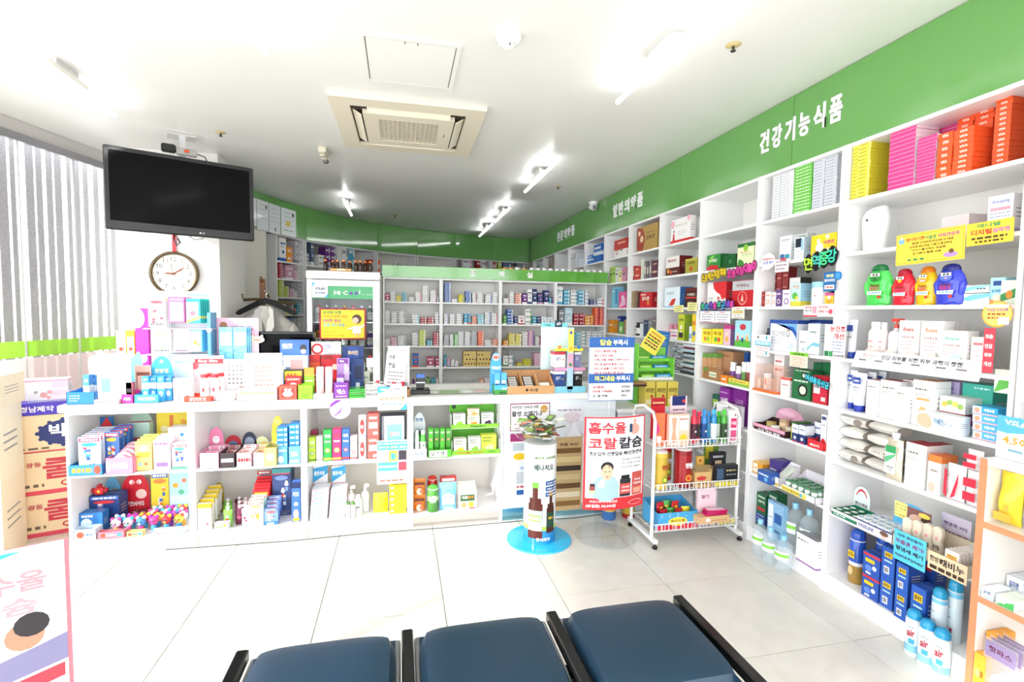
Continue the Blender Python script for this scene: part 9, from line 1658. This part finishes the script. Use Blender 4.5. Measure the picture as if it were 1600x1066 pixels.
# curved poster wrapped on the acrylic bowl front
zt=CTF.px(958,652,-0.58)[1]; zb=CTF.px(953,797,-0.58)[1]; PR=0.235
def pw(f,x,z): 
    an=-PI/2+x/PR*0.8; return (f*0+PR*math.cos(an),0,0)
pm=MB(); ph=zt-zb; pwid=0.405
def wp(a,z,k): return (0.48*math.sin(a/0.46)-0.045,-math.cos(a/0.46)*0.48+0.25-0.0011*k,z)
def wrect(x0,z0,x1,z1,c,k,n=8):
    xs=[(x0+(x1-x0)*i/n-0.5)*pwid for i in range(n+1)]; pm.add([wp(x,z*ph,k) for z in (z0,z1) for x in xs],[(i,i+1,i+n+2,i+n+1) for i in range(n)],c)
def wt(t,x,z,hh,w,c,k=3,bold=True):
    vs,fs,tw,th=text_mesh(t,bold); pm.add([wp((x-0.5)*pwid+q[0]*w*pwid/tw,(z)*ph+q[1]*hh*ph/th,k) for q in vs],fs,c)
def wd(x,z,rx,rz,c,k=3,n=14): pm.add([wp((x-0.5+rx*math.cos(2*PI*i/n))*pwid,(z+rz*math.sin(2*PI*i/n))*ph,k) for i in range(n)],[tuple(range(n))],c)
wrect(0,0,1,1,'#d83038',0,14); wrect(0.03,0.13,0.97,0.985,'#f6f4f5',1,14)
wt('흡수율',0.34,0.885,0.13,0.56,'#d03440'); wt('코랄',0.27,0.72,0.125,0.42,'#d03440'); wt('칼슘',0.72,0.72,0.125,0.42,'#22242c'); wt('고운입자 산호칼슘 뼈/신경/근육',0.5,0.61,0.045,0.86,'#3a3a40')
wd(0.78,0.86,0.09,0.06,'#e8a898'); wrect(0.75,0.88,0.80,0.97,'#e8a898',4,2); wrect(0.68,0.83,0.73,0.92,'#2a4a6a',4,2)
for i,t in enumerate(('칼슘 600mg','마그네슘 300mg','비타민D 400IU')): wt(t,0.74,0.54-0.042*i,0.03,0.34,'#4a4a50',bold=False)
wd(0.33,0.24,0.2,0.15,'#a8c8e8'); wrect(0.14,0.13,0.52,0.25,'#a8c8e8',4); wd(0.34,0.41,0.085,0.085,'#e8b898',5); wd(0.34,0.465,0.095,0.06,'#1c1a1c',5); wd(0.34,0.40,0.075,0.07,'#ecc0a0',6); wd(0.31,0.42,0.012,0.006,'#1c1a1c',7); wd(0.37,0.42,0.012,0.006,'#1c1a1c',7); wd(0.34,0.365,0.025,0.006,'#b85a4a',7)
wd(0.12,0.22,0.05,0.04,'#ecc0a0',6); wrect(0.09,0.22,0.16,0.29,'#2a2a30',7,2); wrect(0.10,0.23,0.15,0.26,'#c84a4a',8,2)
wrect(0.54,0.14,0.72,0.33,'#2a2c30',5,4); wrect(0.56,0.33,0.70,0.37,'#1c1c20',5,4); wrect(0.545,0.17,0.715,0.28,'#d8504a',6,4); wt('Coral',0.63,0.245,0.025,0.12,'#fff',7); wt('Calcium',0.63,0.205,0.022,0.14,'#fff',7)
wrect(0.75,0.14,0.94,0.39,'#c8544c',5,4); wt('Coral',0.845,0.31,0.025,0.12,'#fff',7); wt('Calcium',0.845,0.27,0.025,0.15,'#fff',7); wrect(0.77,0.16,0.92,0.22,'#e8a088',6,4)
wt('그린스토어 코랄칼슘',0.30,0.095,0.026,0.42,'#f8e4e4'); wt('(45일분) 38,000원',0.26,0.045,0.042,0.44,'#fff'); wd(0.82,0.06,0.13,0.028,'#f4d0d0'); wd(0.82,0.06,0.122,0.022,'#d83038',4)
pm.add([wp((i/14-0.5)*pwid,z*ph,-2) for z in (0,1) for i in range(15)],[(i+15+1,i+1,i,i+15) [::-1] if 0 else (i,i+15,i+16,i+1) for i in range(14)],'#e8e8e8')
one('calcium_poster','large red-framed calcium poster curved round the acrylic stand','poster',pm,(1.11,0.60,zb),0.04)
# a can standing on the floor behind
c=at(985,828,2,0); one('supplement_canister','dark red and gold canister on the floor behind the acrylic stand','canister',can(0.045,0.23,[(0.15,'#a81c24'),(0.6,'#c8a83a'),(0.25,'#a81c24')],'#a81c24',P=[('D',0.5,0.4,0.3,'#6a9a3a'),('T',0.5,0.75,0.14,'#f4e03a','텐텐',0.7)],dome=0.04),(1.40,0.81,0.0004))
one('supplement_canister','blue printed canister on the floor behind the acrylic tube','canister',can(0.05,0.22,[(0.3,'#2c6ab0'),(0.5,'#d8b04a'),(0.2,'#2c6ab0')],'#3a7ac0',dome=0.04),(1.25,0.81,0.0004))

# ================================================================== WIRE RACK
X0,X1,Y0,Y1=1.345,1.955,0.42,0.70
wk=thing('wire_rack','white three-tier wire rack on black feet before the wall shelving','rack',(0,0,0))
WC='#ededed'
for x,nm in ((X0,'side_loop'),(X1,'side_loop')):
    obj(nm,MB().tube([(x,Y0,0.06),(x,Y0,0.80),(x,Y0+0.02,0.85),(x,(Y0+Y1)/2,0.875),(x,Y1-0.02,0.85),(x,Y1,0.80),(x,Y1,0.06)],0.011,WC,'gloss',8),wk)
    obj('foot_bar',MB().box(x-0.012,Y0-0.06,0.035,x+0.012,Y1+0.03,0.06,WC,'gloss'),wk)
    for y in (Y0-0.045,Y1+0.015): obj('caster',MB().lathe([(0.016,0.0005),(0.018,0.012),(0.008,0.022),(0.006,0.036)],x,y,'#1a1a1a','gloss',10),wk)
TZ=(0.10,0.355,0.635)
for z in TZ:
    m=MB(); 
    for k in range(14): x=X0+0.012+(X1-X0-0.024)*k/13; m.tube([(x,Y0-0.03,z+0.045),(x,Y0-0.03,z),(x,Y1-0.01,z)],0.0022,WC,'gloss',4)
    for y,zz in ((Y0-0.03,z+0.045),(Y0-0.03,z),(Y0+0.1,z),(Y1-0.01,z)): m.tube([(X0,y,zz),(X1,y,zz)],0.0035,WC,'gloss',5)
    obj('wire_shelf',m,wk)
    for k in range(22): x=X0+0.02+(X1-X0-0.04)*k/21; obj('fence_wire',MB().tube([(x,Y0-0.034,z),(x,Y0-0.034,z+0.045)],0.002,WC,'gloss',4),wk)
KF=Fr((0,Y0-0.015),0); KF.bays=[(X0+0.0125,X1-0.0125)]
def K(t,u0,u1,vt,c,P,d,off=0.01,dep=0.06,**k): return box_at(KF,TZ[t]+0.004,u0,u1,vt,c,P,d,off=off,depth=dep,**k)
K(2,1018,1040,622,'#d82c3a',[('B',0,0.8,1,1,'#b01c2c'),('L',0.1,0.9,0.88,0.04,'#f0d8a0'),('B',0.3,0.1,0.9,0.5,'#f4ece8'),('B',0.35,0.3,0.85,0.36,'#c83a3a')],'red card with white price block, back of the rack top',off=0.19,dep=0.004)
K(2,1048,1074,619,'#f0dce4',[('B',0.1,0.78,0.9,1,'#22306e'),('D',0.8,0.88,0.1,'#d83a3a')]+lines(0.15,0.85,0.5,0.68,3,'#5a2a3a',0.03),'pale pink card with navy heading, back of the rack top',off=0.17,dep=0.004)
for i in range(5): K(2,1024+4*i,1040+4*i,646+i,'#f0503a' if i%2 else '#f4744a',[('B',0.1,0.1,0.6,0.3,'#f4e8e0'),('P',[(0,0.3),(0.4,0.5),(0,0.8)],'#e83a8a')],'coral patch pack, %s from the front of rack top' % ORD[i],off=0.02+0.03*i,dep=0.012)
K(2,1046,1078,648,'#f4c8b0',[('B',0.02,0.05,0.45,0.95,'#e8ece8'),('P',[(0.1,0.1),(0.4,0.1),(0.32,0.5),(0.38,0.9),(0.12,0.9),(0.18,0.5)],'#e0a888'),('B',0.5,0.5,0.95,0.95,'#f0e8ec'),('D',0.72,0.25,0.18,'#f0c83a'),('L',0.52,0.92,0.85,0.05,'#c85a3a')],'patch box showing a slim waist photo, rack top',off=0.0,dep=0.03)
for i,(u,c,k_,l) in enumerate(((1088,'#d8344a','#e8305a','#5a2a3a'),(1096,'#d8344a','#e8305a','#3a3a3a'),(1104,'#2a7ac0','#2a8ad8','#1c4a8a'),(1111,'#3a8ac8','#3aa0e8','#3ab0e0'),(1119,'#2a8ac0','#3ab4ec','#e0f0f8'),(1127,'#3aa03a','#4ac83a','#e8f0e0'),(1135,'#4aa83a','#4ac83a','#2a4a2a'))):
    any_at(KF,TZ[2]+0.004,u-4.6,u+4.6,641+(i%2)*3,lambda w,h: bottle(w/2,h,c,k_,l,0.5,P=[('D',0.5,0.5,0.3,'#f0f0f0'),('D',0.4,0.6,0.1,'#222')]),'mouthwash_bottle','%s kids mouthwash bottle on the rack top, %s along' % (['red','second red','deep blue','mid blue','sky blue','green','second green'][i],ORD[i]),'bottle',off=0.03+0.04*(i%2))
K(2,1147,1163,641,'#f0ecf0',[('B',0.1,0.45,0.9,0.75,'#d8346a'),('T',0.5,0.6,0.12,'#fff','아이봄',0.6),('B',0.1,0.05,0.9,0.38,'#e05a8a'),('D',0.7,0.85,0.1,'#8a2a3a')],'white and pink tall box at the rack end, front',off=0.02,dep=0.07)
K(2,1139,1150,632,'#f2f0f4',[('L',0.1,0.9,0.9,0.04,'#89a')],'white tall box at the rack end, set back',off=0.12,dep=0.07)
for i,(u0,u1,vt,c1,c2,nm) in enumerate(((1028,1049,706,'#c8a83a','#d8b84a','first gold'),(1040,1062,701,'#b8963a','#c8343a','second gold'),(1063,1088,702,'#a01c24','#8a141c','dark red'))):
    any_at(KF,TZ[1]+0.004,u0,u1,vt,lambda w,h: can(w/2,h,[(0.12,c2),(0.76,c1),(0.12,c2)],'#f4f2ee',dome=0.06,P=[('T',0.6,0.62,0.14,'#fff' if i else '#a83a2a','텐텐',0.6),('D',0.6,0.28,0.3,'#6a9a3a' if i<2 else '#e0a03a'),('D',0.6,0.28,0.18,'#e8e04a' if i<2 else '#d83a2a')]),'vitamin_canister','%s tall vitamin canister with white lid on the middle tier' % nm,'canister',off=0.0 if i!=1 else 0.10)
K(1,1088,1101,713,'#e0b04a',[('E',0.5,0.8,0.4,0.2,'#f0c86a'),('D',0.5,0.8,0.15,'#c83a2a')],'rounded golden card behind small tan cartons, middle tier',off=0.16,dep=0.004)
for i in range(3): K(1,1086+2*i,1112+2*i,738-4*i,'#d8b880' if i else '#d0aa70',[('E',0.4,0.6,0.3,0.14,'#c83a3a'),('L',0.1,0.9,0.25,0.08,'#8a5a2a')],'tan carton on the middle tier, %s from front' % ORD[i],off=0.0+0.05*i,dep=0.045)
K(1,1101,1133,690,'#6a8a3a',[('B',0.1,0.5,0.6,0.9,'#d8c83a')],'green and yellow folder at the back, middle tier',off=0.2,dep=0.01)
K(1,1112,1148,707,'#26282c',[('B',0.25,0.1,0.7,0.7,'#e8c8a0'),('L',0.1,0.8,0.85,0.08,'#c8c8c8')],'black toothbrush carton, higher back one, middle tier',off=0.12,dep=0.03)
K(1,1120,1165,727,'#2a2c34',[('B',0,0,1,0.22,'#e0d03a'),('B',0.42,0.3,0.98,0.9,'#1c1e24'),('L',0.46,0.9,0.75,0.07,'#d8c88a'),('L',0.46,0.9,0.55,0.05,'#aaa')]+[('B',0.04+0.06*k,0.35,0.06+0.06*k,0.85,'#6a9ac8') for k in range(5)],'black toothbrush carton with yellow base band, middle tier',off=-0.005,dep=0.04)
s,w,h,z=KF.span(1027,1089,795,TZ[0]+0.004,0.0)
place(KF,'display_tray','blue and red notched carton full of sweet bags, bottom tier','tray',tray(w,0.2,h*0.85,h*1.1,'#4aa4d8',P=[('B',0,0,1,0.28,'#d8283a'),('E',0.5,0.45,0.24,0.26,'#f4d84a'),('T',0.5,0.5,0.16,'#5a3a1a','옥수드림',0.36),('L',0.38,0.62,0.34,0.08,'#8a5a2a')]+[('D',0.1+0.2*(k%5),0.75+0.12*(k//5),0.03,'#e8f4fa') for k in range(8)],slope=0.2),s,-0.01,z)
for i in range(7):
    c_=[('#d8283a','red'),('#3a8a3a','green'),('#e0342c','red'),('#d8d03a','yellow-green')][i%4]
    mb=pouch(0.058,0.10,c_[0],[('D',0.6,0.5,0.2,'#f0e0e0'),('B',0.1,0.7,0.6,0.85,'#f0d040')],d=0.03,seed=i)
    place(KF,'sweet_bag','%s crinkled sweet bag, %s in the notched carton' % (c_[1],ORD[i]),'bag',mb,s-w*0.28+w*0.19*(i%4),0.01+0.045*(i//4)+0.02*(i%2),z+0.02+0.03*(i//4),rz=0.2*(-1)**i,group='sweet bags in the notched carton')
for i in range(5): K(0,1091+0.6*i,1119-2*i,765-3*i,'#f0a8c0' if i else '#f4d4dc',[('T',0.4,0.8,0.1,'#8a2a4a','딸기',0.4),('D',0.4,0.35,0.16,'#d8283a'),('D',0.7,0.2,0.12,'#d8283a')],'pink strawberry sweet box, %s from front, bottom tier' % ORD[i],off=0.01+0.03*i,dep=0.02)
K(0,1092,1140,806,'#d8b080',[('E',0.3,0.5,0.08,0.25,'#f4f0e8'),('L',0.4,0.9,0.4,0.1,'#a8703a')],'tan flat carton heaped with magenta packs, poking out below',off=-0.075,dep=0.06,h=0.045,vb=None)
for i in range(3):
    p=KF.px(1116,800,-0.05); place(KF,'sweet_pack','flat magenta sweet pack on the tan carton, %s up' % ORD[i],'pack',MB().bbox(-0.075,0,0,0.075,0.05,0.010,0.004,'#d81c6a','foil').box(-0.06,0.006,0.0101,0.06,0.044,0.0106,'#f0c8dc'),p[0]+0.004*i,-0.072,TZ[0]+0.05+0.0112*i,rz=-0.05*i,group='flat magenta packs')
m=tray(0.12,0.19,0.03,0.15,'#f2f0ee',P=[('B',0,0,1,1,'#e8dc5a'),('T',0.5,0.5,0.5,'#c83a2a','혈당',0.6)],slope=0.95); s=KF.px(1141,830,0)[0]
place(KF,'display_tray','white tall-sided open carton with yellow front lip, bottom tier','tray',m,s-0.03,0.0,TZ[0]+0.004)
place(KF,'tape_roll','round green tape pack inside the white tall-sided carton','tape',MB().lathe([(0.038,0),(0.04,0.004),(0.04,0.03),(0.038,0.032)],0,0,'#2a6a3a','gloss',18),s-0.03,0.12,TZ[0]+0.007)

# ================================================================== WAITING BENCH
def on_floor(u,v,z): return at(u,v,2,z)
bn=thing('waiting_bench','three-seat waiting bench with dark blue padded seats and black arm bars','bench',(0.06,-0.957,0),0.0)
SZ=0.43
def seat_pad(x):
    m=MB(); w=0.217; d0,d1=-0.21,0.212
    def f(i,j):
        u,v=i*2-1,j*2-1; e=0.30
        sq=lambda t: (1-abs(t)**5)**0.22 if abs(t)<1 else 0
        k=sq(u)*sq(v); xx=w*u*(1-0.075*(abs(v)**5)*u*u); yy=(d0+d1)/2+(d1-d0)/2*v*(1-0.075*(abs(u)**5)*v*v)
        return (xx,yy,SZ-0.045+0.045*k+0.006*math.cos(u*PI/2)*math.cos(v*PI/2))
    m.grid(f,22,22,'#11334a','vinyl'); m.box(-w+0.004,d0+0.004,SZ-0.055,w-0.004,d1-0.004,SZ-0.044,'#11334a','vinyl')
    return m
for x in (-0.503,0.0,0.503):
    obj('seat_shell',MB().bbox(x-0.231,-0.235,SZ-0.075,x+0.231,0.232,SZ-0.056,0.006,'#b9bec2','metal'),bn)
    obj('seat_cushion',seat_pad(x),bn,(x,0,0))
for x in (-0.7545,-0.2515,0.2515,0.7545):
    e=abs(x)>0.5; xx=x
    obj('arm_bar',MB().bbox(xx-0.0185,-0.25,SZ-0.06,xx+0.0185,0.228,SZ-0.022,0.004,'#161617','gloss'),bn)
obj('beam',MB().box(-0.78,-0.03,SZ-0.13,0.78,0.03,SZ-0.078,'#1a1a1c','metal'),bn)
for x in (-0.6,0.6):
    obj('leg',MB().box(x-0.02,-0.02,0.04,x+0.02,0.02,SZ-0.131,'#b0b4b8','metal'),bn); obj('foot',MB().bbox(x-0.025,-0.25,0.001,x+0.025,0.25,0.04,0.006,'#b0b4b8','metal'),bn)

# ================================================================== CARTONS BY THE WINDOW
KR='#e8cfa6'
def fl(u,v,z=0): return at(u,v,2,z)
def bigbox(cx,cy,z,w,d,h,rz,c,P,label,side=None,name='shipping_carton'):
    mb=carton(w,d,h,c,P,side=side); mb.box(-w/2,d*0.48,h,w/2,d*0.52,h+0.0006,'#d8b888'); return one(name,label,'box',mb,(cx,cy,z),rz)
bx,by,brz=-2.375,1.30,0.34
kp_=lambda i:[('B',0,0,1,0.10,'#d8485a'),('T',0.56,0.60,0.5,'#c8384a','쿨',0.34),('T',0.86,0.62,0.34,'#c8384a','탄',0.22),('T',0.3,0.72,0.12,'#b8404c','광동',0.16),('L',0.1,0.4,0.22,0.07,'#6a5a4a'),('T',0.62,0.22,0.16,'#c8384a','Q',0.1)]
for i in range(2): bigbox(bx,by,0.0008+0.2715*i,0.46,0.30,0.27,brz,KR,kp_(i),'tan drink carton with red lettering, %s of the stack by the window' % ['lowest','second up'][i],side='#e2c493')
bigbox(bx-0.015,by,0.545,0.46,0.30,0.235,brz,KR,[('E',0.72,0.5,0.34,0.36,'#22306e')]+[('D',0.72+0.34*math.cos(2*PI*k/14),0.5+0.36*math.sin(2*PI*k/14),0.05,'#22306e') for k in range(14)]+[('T',0.7,0.56,0.36,'#fff','박카',0.4),('T',0.8,0.28,0.2,'#fff','D',0.08),('B',0,0,1,0.03,'#d8485a'),('L',0.1,0.5,0.1,0.05,'#6a5a4a')],'tan drink carton with dark blue gear emblem, topmost tan one',side='#e2c493')
bigbox(bx+0.02,by+0.01,0.782,0.44,0.28,0.075,brz,'#4a3ab8',[('T',0.3,0.5,0.5,'#f0e8f4','경남제약',0.36),('B',0.85,0,1,1,'#f0eef4')],'flat violet carton on the tan stack',side='#16141c')
bigbox(bx-0.09,by+0.09,0.859,0.24,0.14,0.13,brz,'#f6eef0',[('B',0.66,0,1,1,'#f4c0d0'),('B',0,0.93,1,1,'#ee9ab4'),('D',0.5,0.25,0.14,'#d82c3a'),('D',0.62,0.4,0.1,'#d82c3a'),('D',0.35,0.4,0.08,'#3a3030'),('D',0.6,0.12,0.09,'#d82c3a')],'white and pink box with red cherries on the violet carton')
q=fl(70,620,0.86); one('plastic_bag','crumpled translucent bag in front of the cherry box','bag',pouch(0.2,0.09,'#dfe8e4',d=0.11,fin='clear',seed=21),(bx+0.0,by-0.035,0.859),brz)
bigbox(-2.55,0.83,0.0008,0.36,0.34,0.46,0.28,'#f1e6cf',[('L',0.1,0.6,0.5,0.05,'#d8ccb0')],'large pale carton at the picture edge, lower one',side='#efe2c6')
bigbox(-2.55,0.83,0.462,0.36,0.34,0.43,0.28,'#efe6cc',[('T',0.84,0.55,0.3,'#5a9a5a','물티슈',0.12),('L',0.1,0.6,0.4,0.05,'#8ab88a'),('T',0.5,0.8,0.08,'#7ab07a','100매 물티슈',0.4)],'large pale carton with green lettering, middle one')
bigbox(-2.53,0.86,0.8935,0.32,0.3,0.18,0.22,'#e9dcbc',[('L',0.1,0.8,0.7,0.06,'#a88a5a'),('L',0.1,0.9,0.5,0.05,'#a88a5a'),('L',0.1,0.6,0.15,0.05,'#a88a5a')],'open beige carton with printed lines, topmost by the window')
# folded easel poster in the front corner
ps=MB().box(-0.20,0,0,0.20,0.005,0.52,'#e0707c'); prints(ps,0.40,0.52,[('B',0,0.0,0.975,1,'#f4eef2'),('P',[(0,0.98),(0.75,0.98),(0.4,0.9),(0.1,0.84),(0,0.8)],'#3aacd0'),('T',0.62,0.80,0.12,'#d88890','흡수율',0.5),('T',0.62,0.66,0.1,'#d0909a','칼슘',0.4),('P',[(0.45,0.2),(0.975,0.28),(0.975,0.44),(0.8,0.40),(0.6,0.36)],'#7a7698'),('D',0.74,0.48,0.11,'#a88068'),('E',0.78,0.54,0.10,0.07,'#2a2428'),('E',0.36,0.24,0.08,0.05,'#a88068'),('D',0.1,0.2,0.06,'#333'),('P',[(0,0.02),(0.955,0.18),(0.955,0.26),(0,0.12)],'#d83a48')],y=-0.0008)
p=at(30,985,1,-0.70); o=thing('floor_easel','folding easel holding a faded calcium poster in the front corner','easel',(p.x-0.10,-0.70,0),0.42)
obj('poster_board',ps,o,(0,0,0.24)); 
for x in (-0.17,0.17): obj('leg',MB().tube([(x,0.022,0.70),(x,0.022,0.005)],0.009,'#d0d4d8','metal'),o)
obj('leg',MB().tube([(0,0.02,0.70),(0,0.25,0.005)],0.009,'#d0d4d8','metal'),o)
# cables on the floor by the counter
one('floor_cable','thin black cable lying along the counter foot','cable',MB().tube([(-1.6,0.935,0.003),(-0.9,0.91,0.004),(-0.4,0.93,0.004),(0.1,0.915,0.004),(0.6,0.925,0.004),(1.0,0.90,0.004),(1.3,0.93,0.004)],0.0025,'#1a1a1a','gloss',5),(0,0,0))
# ================================================================== SMALL ADJUSTMENTS so that neighbours stand clear of one another
NUDGE={'tan carton in the heaped': (.06,.03,0,.3,.8),'dark red tall carton, first in the back': (-.006,0,0,.4,1),'sage green round header': (0,.03,0,1,1),'green white-capped repellent': (-.003,.004,0,.9,.9),'tall glossy blue carton pair': (-.01,-.015,0,.85,.35),'grey upright box, third along, first shelf': (0,0,0,.6,1),'slate upright box, sixth along, first': (0,0,0,.5,1),
 'pale blue upright box, tenth': (0,0,0,.6,1),'violet carton lying': (.045,0,0,.8,1),'open white carton with purple': (.012,0,0,1,.55),'thin maroon carton beside': (.05,0,0,.7,1),'red carton behind the navy': (0,.07,0,1,1),
 'short white carton with red top': (.03,0,0,.8,1),'white repellent bottle': (.01,0,0,.9,.9),'deep blue box behind small': (.01,.06,0,1,1),'beige clear-wrapped': (0,.045,0,1,.8),'plain red wide carton': (0,0,0,1,.5),'orange red carton with white ring': (0,0,0,1,.5),
 'green and yellow carton, third': (.03,0,0,.45,1),'lilac carton in the purple': (.006,0,.0025,.8,1),'raspberry upright box, third': (.008,0,0,.85,1),'rose pink carton, third': (.012,0,0,.75,1),'rose and mint': (0,.06,0,1,1),
 'grey green carton behind': (0,.05,0,1,1),'second gold tall': (0,.05,0,.9,.9),'blue and white carton inside': (0,0,.0025,1,1),'sky blue and white carton,': (0,0,.0025,1,1),'blue edged mask pack': (-.03,0,0,.7,1),
 'gold and blue insect spray can, outer': (0,.075,0,1,1),'dark blue spray can behind': (0,.07,0,1,1),'long flat white carton under': (.03,0,0,.7,1),'second purple carton': (.012,0,0,.9,1),'navy tall carton, fifth': (.01,.03,0,.8,1),
 'deep blue carded toy pack': (.012,0,0,.9,1),'deep blue supplement box on the worktop behind the hanging sign, third': (.02,0,0,.7,1),'tan flat carton heaped': (0,0,.048,1,1),'flat magenta sweet pack': (0,0,.048,1,1)}
for o in list(COL.objects):
    lb=o.get('label') or ''
    for k,(a,b,c,sx_,sy_) in NUDGE.items():
        if lb.startswith(k) and not o.parent:
            r=o.rotation_euler.z; o.location+=Vector((a*math.cos(r)-b*math.sin(r),a*math.sin(r)+b*math.cos(r),c)); o.scale=(sx_,sy_,1)
